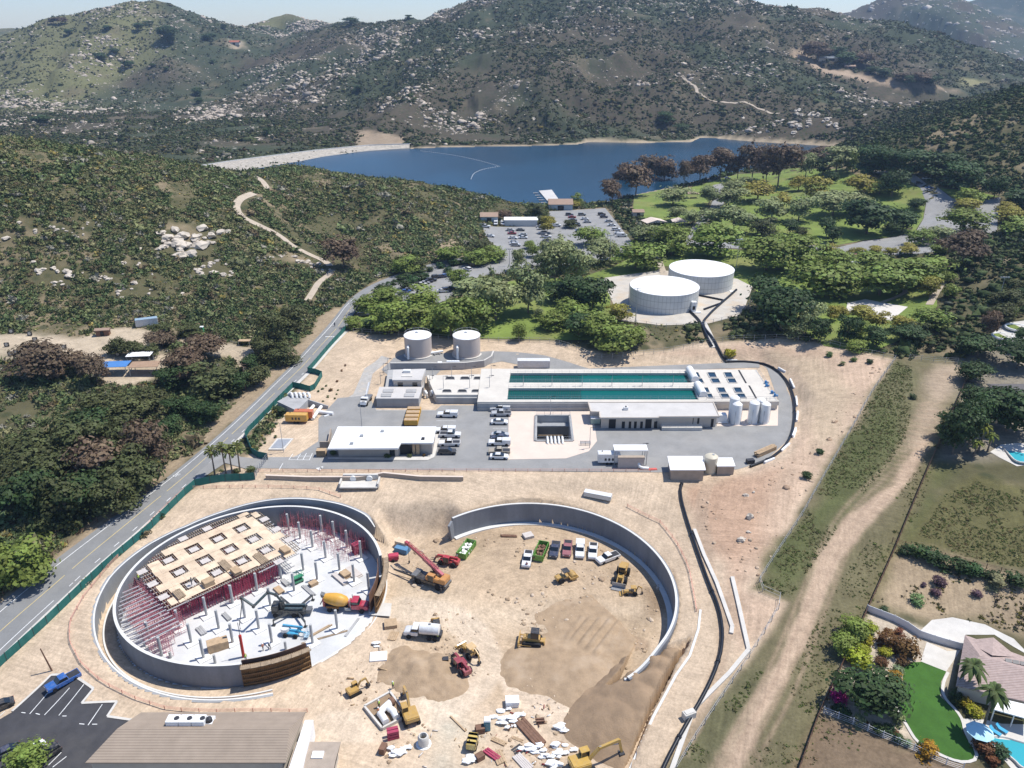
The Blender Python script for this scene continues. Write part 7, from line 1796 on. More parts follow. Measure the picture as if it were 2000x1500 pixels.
_sh = [crown_mesh('shrub', 900 + k, 6, leaf=.045, n_clump=90, per=12, lo=-.35) for k in range(3)]
GRN, PAL_, YG, BRN, MAG, DKG, YBR, PUR = (.10, .14, .04), (.22, .27, .13), (.30, .32, .03), (.16, .075, .03), (.55, .03, .20), (.05, .085, .03), (.34, .21, .02), (.13, .075, .09)
SN = {GRN: 'green', PAL_: 'pale grey-green', YG: 'bright yellow-green', BRN: 'rusty brown', MAG: 'magenta flowering', DKG: 'dark green', YBR: 'golden yellow', PUR: 'dull purple'}
def shrubs(cf, sc, L, place, group, k=1.0):
    by = {}
    for r in L: by.setdefault(r[3], []).append(r)
    for c, R in by.items():
        R.sort(key=lambda r: r[0])
        for i, (x, y, w_, _) in enumerate(R):
            p = at1(*cf(x, y)); s = mpp(p) * w_ / sc * k; o = link('shrub', random.choice(_sh), None, tuple(q * random.uniform(.85, 1.15) for q in c), (p.x, p.y, p.z - .1), random.uniform(0, 6)); o.scale = (s, s, s * .8)
            tag(o, (nth(i, len(R)) + ' ' + SN[c] + ' shrub ' + place).strip(), 'shrub', group)
shrubs(c4, 2.5, [(990,835,75,YG),(968,890,62,YG),(958,945,72,YG),(930,995,100,YG),(872,1105,75,PAL_),(835,1165,70,MAG),(850,1225,60,DKG),(870,1250,60,DKG),(942,1280,64,PAL_),(1040,1325,62,DKG),(1082,1318,52,DKG),(1126,1268,66,PAL_),(1096,1220,32,DKG),(1120,1330,30,BRN),(1132,1370,48,DKG),(1130,1032,44,PAL_),(1115,1070,66,YBR),(1050,1000,60,BRN),(1075,950,58,YG),(1075,890,95,BRN),(1136,850,50,BRN),(1172,945,112,BRN),(1157,990,52,BRN),(1282,1435,92,YBR),(1238,1395,34,DKG),(1062,745,50,DKG),(850,845,45,PUR),(983,1280,18,BRN),(1180,1390,42,PAL_),(1455,1190,60,YBR),(1500,1240,70,YG),(1410,1170,60,DKG),(1560,1420,90,BRN),(1630,1450,90,DKG),(1590,1480,60,BRN)], 'in the lawn house garden', 'shrubs in the lawn house garden')
shrubs(c4, 2.5, [(1330,605,60,PUR),(1260,612,28,PUR),(1322,655,42,PUR),(690,85,48,DKG),(1170,450,60,DKG),(1230,470,80,DKG),(1290,490,80,DKG),(1350,515,80,DKG),(1430,540,90,DKG),(1500,560,80,DKG),(1600,580,70,DKG),(1700,605,80,DKG),(1450,535,30,YG),(1220,690,60,PAL_),(1610,610,80,PAL_),(1515,660,40,PUR)], 'on the bare slope and hedge line', 'shrubs on the bare slope')
shrubs(c8, 4.348, [(460,700,105,DKG),(278,850,52,DKG),(342,800,32,GRN),(332,832,28,GRN),(308,885,26,YBR),(428,890,32,GRN),(300,960,36,GRN),(336,940,28,GRN),(232,975,48,DKG),(250,1005,38,DKG),(920,1035,55,GRN),(1375,1062,50,GRN),(1562,1055,40,GRN),(1690,1050,36,BRN),(100,1190,60,GRN),(220,1185,70,GRN)], 'in the office and gate planting', 'shrubs near the office')
shrubs(c8, 4.348, [(790,500,20,DKG),(828,480,22,GRN),(857,455,22,GRN),(873,548,26,GRN),(830,585,18,GRN),(930,562,20,GRN),(945,525,18,GRN),(958,490,18,GRN),(897,492,30,BRN),(990,325,22,BRN),(950,415,22,BRN),(1020,280,20,BRN)], 'in the sand bed by the inlet', 'shrubs in the sand bed')
HG = [(272,482,52),(310,462,40),(345,445,36),(385,425,46),(420,412,46),(495,388,40),(545,372,34),(595,352,40),(645,375,36),(675,340,44),(725,328,44),(400,470,60),(440,450,60),(480,432,60),(515,415,44)]
shrubs(cu, 2.857, [(x, y, w_, DKG) for x, y, w_ in HG], 'in the car park hedge strips', 'hedge shrubs by the upper road', 1.1)
shrubs(cr, 2.857, [(860,1390,42,DKG),(1375,1080,34,DKG),(910,845,34,GRN),(985,895,30,GRN),(1050,872,30,GRN),(1140,885,34,DKG),(360,850,60,YG)], 'on the bare ground inside the fence', 'shrubs inside the works fence')
tree('D', *at1(*c4(1012, 1200))[:2], 6.6, 8.4, 'big round dark tree between the lawn and the yellow-green shrubs', None); tree('G', *at1(*c4(905, 850))[:2], 4.2, 4.6, 'green tree at the garden fence, upper of two', None); tree('G', *at1(*c4(878, 935))[:2], 3.8, 4.0, 'green tree at the garden fence, lower of two', None)
tree('G', *at1(*c1(130, 1490))[:2], 4.2, 5.2, 'bright green tree on an island of the lower car park', None)
# house with the pool
def gable(label, corners, z0, ze, zr, wall, roof, cat='house', name='house', hip=0.0, over=.5, ridge=None):
    """corners: eave outline in world XY, first edge is a long side; z0 ground, ze eave, zr ridge"""
    A, B, C_, D = [Vector((*p[:2], 0)) for p in corners]; cen = (A + B + C_ + D) / 4; o = thing(name, label, cat, (cen.x, cen.y, z0))
    inn = [cen + (p - cen) * (1 - 2 * over / (B - A).length) for p in (A, B, C_, D)]; local(MB().prism([tuple(p[:2]) for p in inn], z0 - .6, ze).build('wall', wall, o), o)
    m0, m1 = (A + D) / 2, (B + C_) / 2
    m0, m1 = m0.lerp(m1, hip), m1.lerp(m0, hip); v = [(*p[:2], ze) for p in (A, B, C_, D)] + [(*m0[:2], zr), (*m1[:2], zr)]; v += [(a, b_, c - .18) for a, b_, c in v]
    local(MB().add(v, [(0, 1, 5, 4), (2, 3, 4, 5), (3, 0, 4), (1, 2, 5), (6, 10, 11, 7), (8, 11, 10, 9), (9, 10, 6), (7, 11, 8), (0, 6, 7, 1), (1, 7, 8, 2), (2, 8, 9, 3), (3, 9, 6, 0)]).build('roof', roof, o), o); return o
M_TILE = stripes('roof_tiles_pink', (.40, .31, .275), (.30, .215, .19), 1, .42, .22, .85, .18, 1.4, .03); M_TAN = stripes('roof_tiles_tan', (.33, .265, .205), (.23, .18, .14), 1, .40, .25, .85, .1, .5, .03)
M_STUC = mat('stucco', (.50, .45, .38), .85, .08, .6)
zh = -4.3; H = polyW([c4(1418,1098), c4(1800,1185), c4(1830,985), c4(1462,850)], zh + 2.9)
ho = gable('house with a pink tiled roof cut off by the right edge', H, zh, zh + 2.9, zh + 4.9, M_STUC, M_TILE, hip=.22)
q = polyW([c4(1465,850), c4(1605,850), c4(1725,940), c4(1590,965)], zh + 4.2); local(MB().add([(*q[0], zh + 2.95), (*q[1], zh + 3.6), (*q[2], zh + 3.3), (*q[3], zh + 4.9), (*q[0], zh + 2.5), (*q[1], zh + 2.5), (*q[2], zh + 2.5)], [(0, 1, 3), (1, 2, 3), (0, 4, 5, 1), (1, 5, 6, 2)]).build('porch_roof', M_TILE, ho), ho)
for i in range(3): a = W(c4(1674 + 36 * i, 978 + 7 * i), zh + 4.6); local(MB().box((a.x, a.y, a.z + .1), (1.0, .7, .12), -.25, 1, (Vector((1, 0, 0)), .35)).build('skylight', M_STEEL, ho), ho)
sheet('driveway', [c4(1275,885), c4(1375,930), c4(1440,925), c4(1370,1030), c4(1245,980)], M_CONC, .06, step=1.5); sheet('driveway', [c4(1238,835), c4(1300,778), c4(1400,765), c4(1560,800), c4(1700,870), c4(1790,960), c4(1605,850), c4(1465,850), c4(1450,915), c4(1330,878)], M_CONC, .06, step=1.5)
LG = [(1160,1010),(1200,985),(1250,983),(1370,1030),(1345,1080),(1340,1150),(1440,1250),(1450,1330),(1530,1455),(1430,1470),(1300,1410),(1230,1370),(1190,1300),(1130,1200),(1128,1130),(1158,1080)]
sheet('lawn', [c4(*p) for p in LG], mat('lawn_lush', (.045, .115, .018), .95, .2, .4, bump=.05), .08, step=1.5)
A = np.array([at1(*c4(*p)) for p in LG[3:]] ); v, f = ribbon_v(smooth_path(A, 2), .5, .13, 1.0, .3); tag(MB().add(v, f).build('kerb', M_CONC), kind='structure')
sheet('pool_deck', [c4(1450,1260), c4(1560,1265), c4(1640,1285), c4(1800,1290), c4(1830,1540), c4(1700,1520), c4(1600,1400), c4(1480,1380)], M_CONC, .07, step=1.5)
M_POOL = water_mat('pool_water', (.05, .36, .42), .08, .04, 1.5, .5)
def pool(label, L, z):
    q = polyW(L, z); c = np.mean(q, 0); o = thing('swimming_pool', label, 'pool', (*c, z)); zz = z + .06; k = MB().tube([(*p, zz) for p in smooth_path(np.array(list(q) + [q[0]]), 2)[:-1]], .22, 6, True); local(k.build('coping', M_CONC, o), o)
    local(MB().prism([tuple(p) for p in smooth_path(np.array(list(q) + [q[0]]), 2)[:-1]], z - .25, z + .02).build('water', M_POOL, o), o)
zp = float(at1(*c4(1650, 1400)).z) + .12
pool('turquoise swimming pool in the bottom right corner', [c4(1565,1362), c4(1600,1345), c4(1660,1350), c4(1720,1370), c4(1800,1390), c4(1800,1520), c4(1735,1500), c4(1700,1460), c4(1640,1420), c4(1592,1392)], zp)
zp2 = float(at1(*cr(1940, 1390)).z) + .15; pool('turquoise swimming pool in the upper right garden', [cr(1880,1352), cr(1960,1345), cr(2060,1360), cr(2060,1440), cr(1960,1440), cr(1915,1395)], zp2)
p = at1(*c4(1518, 1372)); o = thing('garden_umbrella', 'open pale blue umbrella beside the pool', 'umbrella', (p.x, p.y, p.z + .07)); MB().cyl((0, 0, 0), .05, 2.5, 8).cyl((0, 0, 0), .35, .1, 12).build('pole', M_GALV, o); MB().lathe([(2.1, 2.2), (1.1, 2.65), (.05, 2.95)], 8).build('canopy', mat('umbrella_blue', (.42, .66, .74), .8, .08, 1.), o)
for i, (x, y) in enumerate([(1605,1330),(1637,1318)]):
    p = at1(*c4(x, y)); o = thing('sun_lounger', ('left', 'right')[i] + ' blue sun lounger beside the pool', 'sun lounger', (p.x, p.y, p.z + .07), 2.2, 'blue sun loungers'); m_ = bpy.data.materials.get('lounger_blue') or mat('lounger_blue', (.06, .35, .55), .7, .1, 1.); MB().box((-.3, 0, .35), (1.3, .7, .1)).build('seat', m_, o); MB().beam((.3, 0, .38), (.9, 0, .85), .7, .08).build('backrest', m_, o)
    for sx in (-.8, .6):
        for sy in (-.3, .3): MB().boxz(sx - .04, sx + .04, sy - .04, sy + .04, 0, .32).build('leg', M_WPIPE, o)
q = polyW([c4(1605,1215), c4(1800,1270), c4(1800,1200), c4(1630,1160)], zh + 2.6); c = np.mean(q, 0); o = thing('patio_cover', 'white flat patio cover behind the tiled house', 'patio cover', (*c, zh)); local(MB().prism(q, zh + 2.45, zh + 2.65).build('roof', M_ROOFW, o), o); k = MB()
for a, b_ in (q[0], ((q[0][0] + q[1][0]) / 2, (q[0][1] + q[1][1]) / 2)): k.boxz(a + .1, a + .25, b_ + .1, b_ + .25, zh - .2, zh + 2.5)
local(k.build('post', M_WPIPE, o), o)
M_VINYL = mat('vinyl_white', (.66, .66, .68), .5, .06, 1.)
fence('garden_fence', 'white panel fence above the garden driveway', [c4(980,735), c4(1085,775), c4(1150,800), c4(1240,862), c4(1340,895), c4(1450,925)], 1.5, M_VINYL, M_VINYL, step=2.2); fence('garden_fence', 'white open fence along the lower side of the garden', [c4(770,1232), c4(900,1282), c4(1080,1362), c4(1250,1432), c4(1330,1472), c4(1450,1510)], 1.4, None, M_VINYL, step=2.2, rails_=(.15, .5, .85, 1.3))
# neighbours at the upper right
p = at1(1992, 790); o = gable('house with solar panels cut off by the right edge', [(p.x - 6, p.y - 7), (p.x + 12, p.y - 7), (p.x + 12, p.y + 7), (p.x - 6, p.y + 7)], p.z, p.z + 3, p.z + 4.6, M_STUC, mat('roof_dark', (.12, .11, .105), .8, .15, 1.), hip=.15); k = MB()
for i in range(4): k.add([(-4 + i * 2.2, -6.3, 3.25), (-2 + i * 2.2, -6.3, 3.25), (-2 + i * 2.2, -2.2, 4.2), (-4 + i * 2.2, -2.2, 4.2), (-4 + i * 2.2, -6.3, 3.15), (-2 + i * 2.2, -6.3, 3.15), (-2 + i * 2.2, -2.2, 4.1), (-4 + i * 2.2, -2.2, 4.1)], [(0, 1, 2, 3), (7, 6, 5, 4), (0, 4, 5, 1), (1, 5, 6, 2), (2, 6, 7, 3), (3, 7, 4, 0)])
k.build('solar_panel', mat('solar_panel', (.015, .025, .06), .15, .1, 1., spec=.7), o)
for x, y, rx, ry, t in ((1878,738,17,7,'large'),(1960,690,20,8,'upper')):
    c = at1(*cr(x, y)); s = mpp(c); o = thing('round_planter', t + ' white rimmed oval planter in the right-hand garden', 'planter', c); k = MB().tube([(rx * s * math.cos(a * PI / 16), ry * s * 2.6 * math.sin(a * PI / 16), .3) for a in range(32)], .35, 6, True); k.build('rim', M_ROOFW, o); MB().prism([(rx * s * .95 * math.cos(a * PI / 16), ry * s * 2.5 * math.sin(a * PI / 16)) for a in range(32)], 0, .25).build('planting', M_LAWN, o)
sheet('terrace', [cr(1820,720), cr(1900,660), cr(2060,640), cr(2060,760), cr(1900,790), cr(1850,800)], M_CONC, .1, step=3); sheet('terrace', [cr(1810,1380), cr(1870,1340), cr(1960,1330), cr(2060,1340), cr(2060,1450), cr(1960,1460), cr(1860,1410)], M_CONC, .08, step=2)
# building at the bottom left
zb = -7.7; R0 = polyW([c1(415,1462), c1(1400,1530), c1(1490,1226), c1(690,1228)], zb + 3.6)
E0 = [tuple(p) for p in (polyW([c1(415,1475), c1(1395,1475)], zb + 3.6) + polyW([c1(1492,1226), c1(690,1228)], zb + 3.6))]
bl = gable('large building with a tan tiled roof at the bottom edge', E0, zb, zb + 3.6, zb + 5.4, M_STUC, M_TAN, 'building', 'tiled_building', hip=.03, over=.7)
q = polyW([c1(1490,1270), c1(1530,1270), c1(1470,1540), c1(1400,1540)], zb + 3.2); local(MB().prism(q, zb - .3, zb + 3.4).build('side_wing', M_ROOFW, bl), bl)
ux = [W(c1(850 + 63 * i, 1280), zb + 5.0) for i in range(3)]; c = W(c1(925, 1270), zb + 4.7); local(MB().prism(polyW([c1(800,1296), c1(1010,1296), c1(1052,1246), c1(840,1246)], zb + 4.9), zb + 4.2, zb + 4.95).build('unit_platform', M_ROOFW, bl), bl)
for i, u in enumerate(ux):
    o = thing('air_conditioner', nth(i, 3) + ' air conditioner on the tan roof', 'air conditioner', (u.x, u.y, zb + 4.95), 0, 'air conditioners on the tan roof'); MB().box((0, 0, .55), (2.0, 1.6, 1.1)).build('case', M_PLAST, o, bevel=.05); MB().cyl((.6, 0, 1.1), .42, .08, 14).build('fan', M_STEEL, o)
a = W(c1(1022, 1272), zb + 5.0); o = thing('roof_fan', 'dark round roof fan right of the air conditioners', 'roof fan', (a.x, a.y, zb + 4.95)); MB().lathe([(.55, 0), (.5, .7), (.2, 1.0)], 14).build('cowl', M_STEEL, o); MB().boxz(-.6, .6, -.6, .6, -.05, .1).build('base', M_PLAST, o)
a, b_ = E0[0], E0[1]; local(MB().boxz(a[0] + 1.5, a[0] + 9, a[1] + .55, a[1] + .75, zb + .3, zb + 2.6).build('window', M_GLASS, bl), bl)
a = at1(636, 1502); o = gable('small grey roofed outbuilding with a white skylight at the bottom edge', [(a.x - 5, a.y - 5), (a.x + 2.2, a.y - 5), (a.x + 2.2, a.y + 2.5), (a.x - 5, a.y + 2.5)], zb - .3, zb + 2.6, zb + 3.0, M_STUC, M_BRICK, 'outbuilding', 'outbuilding'); MB().box((.6, .8, 3.35), (1.8, 1.3, .35)).build('skylight', M_ROOFW, o)
# lake side buildings, dam, dock
def bld(label, px, size, zroof, wall, roof, cat='building', name='building', rz=0, door=True, hip=0):
    p = at1(*px); w_, d, h = size; c = [Vector((x, y, 0)) for x, y in ((-w_ / 2, 0), (w_ / 2, 0), (w_ / 2, d), (-w_ / 2, d))]; M = Matrix.Rotation(rz, 3, 'Z'); o = gable(label, [tuple((M @ v)[:2] + Vector(p[:2])) if 0 else ((M @ v).x + p.x, (M @ v).y + p.y) for v in c], p.z, p.z + h, p.z + h + zroof, wall, roof, cat, name, hip, .4)
    k = MB()
    if door: k.boxz(-w_ * .12, w_ * .12, -d / 2 + .1, -d / 2 + .5, .1, h * .8); k.build('door', M_DARK2, o)
    return o
M_BROOF = mat('roof_brown', (.33, .23, .17), .85, .1, .6); M_BLUEG = mat('siding_bluegrey', (.34, .40, .43), .8, .08, .6)
bld('boathouse with a brown gabled roof and blue walls at the dock', ck(1272,1175), (15,11,3.6), 2.4, M_BLUEG, M_BROOF, 'boathouse', 'boathouse'); bld('grey garage with a gabled roof at the foot of the hill', ck(872,1245), (10,9,3.4), 1.6, M_BLUEG, M_BROOF, 'garage', 'garage')
o = bld('white flat roofed cabin beside the grey garage', ck(1050,1265), (18.5,8,3.6), .25, mat('cabin_wall', (.52, .52, .50), .8, .06, .6), M_ROOFW, 'cabin', 'cabin', door=False); k = MB()
for x in (-5.5, -1.5, 3.2): k.boxz(x - .6, x + .6, -3.75, -3.5, 1, 2.4)
k.build('window', M_GLASS, o)
for x, y, sz, t in ((1705,1210,(7,6,2.6),'small brown roofed park building'),): bld(t, ck(x, y), sz, 1.2, M_STUC, M_BROOF, 'park building', 'park_building')
def shelter(label, px, w_, d, h, roof, rz=0, pitch=0.0, dz=0):
    p = at1(*px); o = thing('shade_shelter', label, 'shelter', (p.x, p.y, p.z + dz), rz); MB().side([(-w_ / 2, h - .1), (w_ / 2, h - .1), (w_ / 2, h), (0, h + pitch), (-w_ / 2, h)], d).build('roof', roof, o); 
    for x in (-.45, .45):
        for y in (-.45, .45): MB().boxz(x * w_ - .08, x * w_ + .08, y * d - .08, y * d + .08, -.2, h - .1).build('post', M_GALV, o)
    return o
shelter('cream pitched picnic shelter in the park, left of two', ck(1790,1262), 12, 8, 2.8, M_DECK, .3, 1.4); shelter('cream pitched picnic shelter in the park, right of two', ck(1930,1258), 8, 6, 2.6, M_DECK, 0, 1.2); shelter('small tan shelter beside the park road', cw(150,1105), 8, 5, 2.8, M_BROOF, 0, 1.2); shelter('cream umbrella shelter beyond the big dark trees', cw(70,1260), 6, 5, 2.6, M_DECK, .2, .9)
shelter('blue roofed shade shelter in the archery field', cl(650,795), 8.5, 5.0, 3.0, mat('roof_blue', (.07, .20, .46), .6, .1, .6), .1); shelter('white roofed shade shelter in the archery field', cl(788,738), 7.5, 4.0, 3.0, M_ROOFW, .1); shelter('brown roofed shade shelter in the archery field', cl(818,795), 9, 5, 3.0, mat('roof_wood', (.33, .22, .145), .85, .12, .8), .1); shelter('small wooden kiosk roof by the archery track', cl(1368,640), 4, 2, 1.8, M_WOOD)
o = bld('small brown shed on the edge of the archery field', cl(573,592), (5.0,2.4,2.2), .5, M_RUST, M_BROOF, 'shed', 'shed', .15)
container('white freight container with a blue roof beside the archery field', cl(822,530), 22, (7.2,2.4,2.5), (.62,.64,.64), (.30,.42,.52))
def toilet(label, px, col, m_roof):
    p = at1(*px); o = thing('portable_toilet', label, 'portable toilet', p); part(o, MB().boxz(-.55, .55, -.55, .55, 0, 2.1), 'cabin', col, bev=.04); MB().box((0, 0, 2.2), (1.15, 1.15, .22), 0, .85).build('roof', m_roof, o); part(o, MB().boxz(-.35, .35, -.6, -.55, .1, 1.9), 'door', tuple(c * .8 for c in col)); return o
toilet('green portable toilet in the scrub by the archery field', cl(1130,570), (.02,.28,.12), M_PLAST); toilet('blue portable toilet with a white roof in the material yard', c5(1005,638), (.02,.25,.36), M_PLAST)
for i, (x, y) in enumerate([(40,650),(60,700),(66,575),(92,690),(168,588),(198,620),(360,663),(660,702)]):
    p = at1(*cl(x, y)); o = thing('archery_target', nth(i, 8) + ' dark archery target butt on the sand', 'archery target', p, .2, 'archery targets'); MB().box((0, 0, .85), (1.5, .5, 1.3)).build('butt', M_STEEL, o, bevel=.04)
    MB().lathe([(.5, -.02), (.5, .02)], 18, (0, -.27, .9), 'Y').build('target_face', mat('target_paper', (.55, .52, .45), .8, .05, 1.) if 'target_paper' not in bpy.data.materials else bpy.data.materials['target_paper'], o)
# dam
dm = thing('dam', 'pale rock faced dam at the left end of the lake', 'dam', (*atz(600, 318, -2), -2)); T = [(392,324),(455,314.5),(520,306),(620,293.5),(720,284),(800,281.5)]; Bm = [(425,352),(470,340.5),(600,318),(660,305.5),(722,297),(800,291.5)]
a, b_ = polyW(T, .8), polyW(Bm, -2.6); n = len(a); v = [(*p, .8) for p in a] + [(*p, -2.8) for p in b_] + [(p[0] + 1, p[1] + 6, .8) for p in a] + [(p[0] + 5, p[1] + 30, -6) for p in a]
local(MB().add(v, [(i, i + 1, n + i + 1, n + i) for i in range(n - 1)] + [(2 * n + i, 2 * n + i + 1, i + 1, i) for i in range(n - 1)] + [(3 * n + i, 3 * n + i + 1, 2 * n + i + 1, 2 * n + i) for i in range(n - 1)]).build('rock_face', mat('riprap', (.40, .36, .30), .95, .4, .5, dirt=(.30, .27, .23), dirt_amt=.6, bump=.4), dm), dm)
k = MB(); 
for p, q in zip(a[:-1], a[1:]): k.beam((*p, 1.1), (*q, 1.1), .6, .8)
local(k.build('parapet', M_CAP, dm), dm)
q = polyW([ck(1150,1064), ck(1222,1058), ck(1258,1108), ck(1216,1142)], -1.4); c = np.mean(q, 0); o = thing('boat_dock', 'grey boat dock reaching into the lake behind the boathouse', 'dock', (*c, -1.4)); local(MB().prism(q, -2.2, -1.4).build('deck', M_ROOFG, o), o)
for i in range(5):
    t = .15 + .17 * i; x, y = q[0][0] * (1 - t) + q[3][0] * t - 3.0, q[0][1] * (1 - t) + q[3][1] * t; o = thing('rowing_boat', ('farthest', 'second', 'third', 'fourth', 'nearest')[i] + ' small pale boat moored along the left side of the dock', 'boat', (x, y, -2.0), .1, 'boats moored at the dock'); MB().add([(-2, -.6, .5), (1.2, -.65, .5), (2.3, 0, .6), (1.2, .65, .5), (-2, .6, .5), (-1.8, -.35, -.1), (1.1, -.4, -.1), (1.8, 0, 0), (1.1, .4, -.1), (-1.8, .35, -.1)], [(0, 5, 6, 1), (1, 6, 7, 2), (2, 7, 8, 3), (3, 8, 9, 4), (4, 9, 5, 0), (5, 9, 8, 7, 6)]).build('hull', M_PLAST, o); MB().boxz(-.3, .2, -.6, .6, .3, .38).boxz(-1.4, -.9, -.55, .55, .3, .38).build('seat', M_WOOD, o)
def buoys(label, L):
    P = resample(smooth_path(np.array(polyW(L, Z_LAKE)), 2), 2.6); o = thing('buoy_line', label, 'buoy line', (*P[0], Z_LAKE)); k = MB().tube([(*p, Z_LAKE + .05) for p in P], .12, 5); local(k.build('cable', M_GALV, o), o); k = MB()
    for p in P: k.lathe([(.1, -.2), (.3, 0), (.1, .2)], 6, (p[0], p[1], Z_LAKE + .2))
    local(k.build('float', M_PLAST, o), o); tag([c for c in o.children if c.name.startswith('float')][0], kind='stuff')
buoys('long curved line of white floats across the lake', [(822,295),(880,302),(930,312),(976,325)]); buoys('short line of white floats bending back to the near hill', [(976,325),(945,330),(925,338),(920,350)])
# houses on the far slopes
p = at1(*cw(925, 338)); o = bld('long low ranch house among dark trees on the far hill', cw(925, 340), (38,10,3.6), 2.2, M_STUC, mat('roof_slate', (.16, .18, .20), .8, .1, .3), 'house', 'ranch_house'); bld('small dark outbuilding below the ranch house', cw(1030, 385), (16,9,3.5), 1.8, M_RUST, M_BROOF, 'outbuilding', 'outbuilding'); bld('pale house with a red roof high on the far left mountain', (457, 88), (20,11,5), 3.0, M_STUC, mat('roof_red', (.36, .13, .08), .85, .1, .4), 'house', 'hillside_house')
for nm, PX, wd in (('footpath', [(645,520),(632,508),(600,495),(570,480),(545,458),(500,438),(472,424),(460,405),(466,392),(480,384),(496,378)], 3.2), ('footpath', [(520,371),(522,366),(510,352),(482,343)], 3.0), ('footpath', [(600,588),(612,570),(622,552),(640,540),(650,528)], 2.6), ('footpath', [(1332,148),(1345,160),(1362,172),(1360,182),(1385,195),(1430,203),(1480,210),(1522,222)], 3.5), ('footpath', [(360,245),(385,232),(410,222),(440,210)], 3.0), ('footpath', [(480,176),(500,160)], 3.0), ('footpath', [(1300,548),(1288,512),(1275,490)], 3.0), ('footpath', [(1815,596),(1835,560),(1848,545)], 2.5), ('footpath', [(1720,592),(1765,575),(1770,567),(1755,562)], 1.8)):
    v, f = ribbon_v(pxpath(PX, 2), wd, .22, 1.5); EXCL.append(np.array([(a, b_) for a, b_, c in v])); tag(MB().add([tuple(p) for p in v], f).build(nm, mat('path_dust', (.42, .35, .27), .95, .12, .4) if 'path_dust' not in bpy.data.materials else bpy.data.materials['path_dust']), kind='structure')
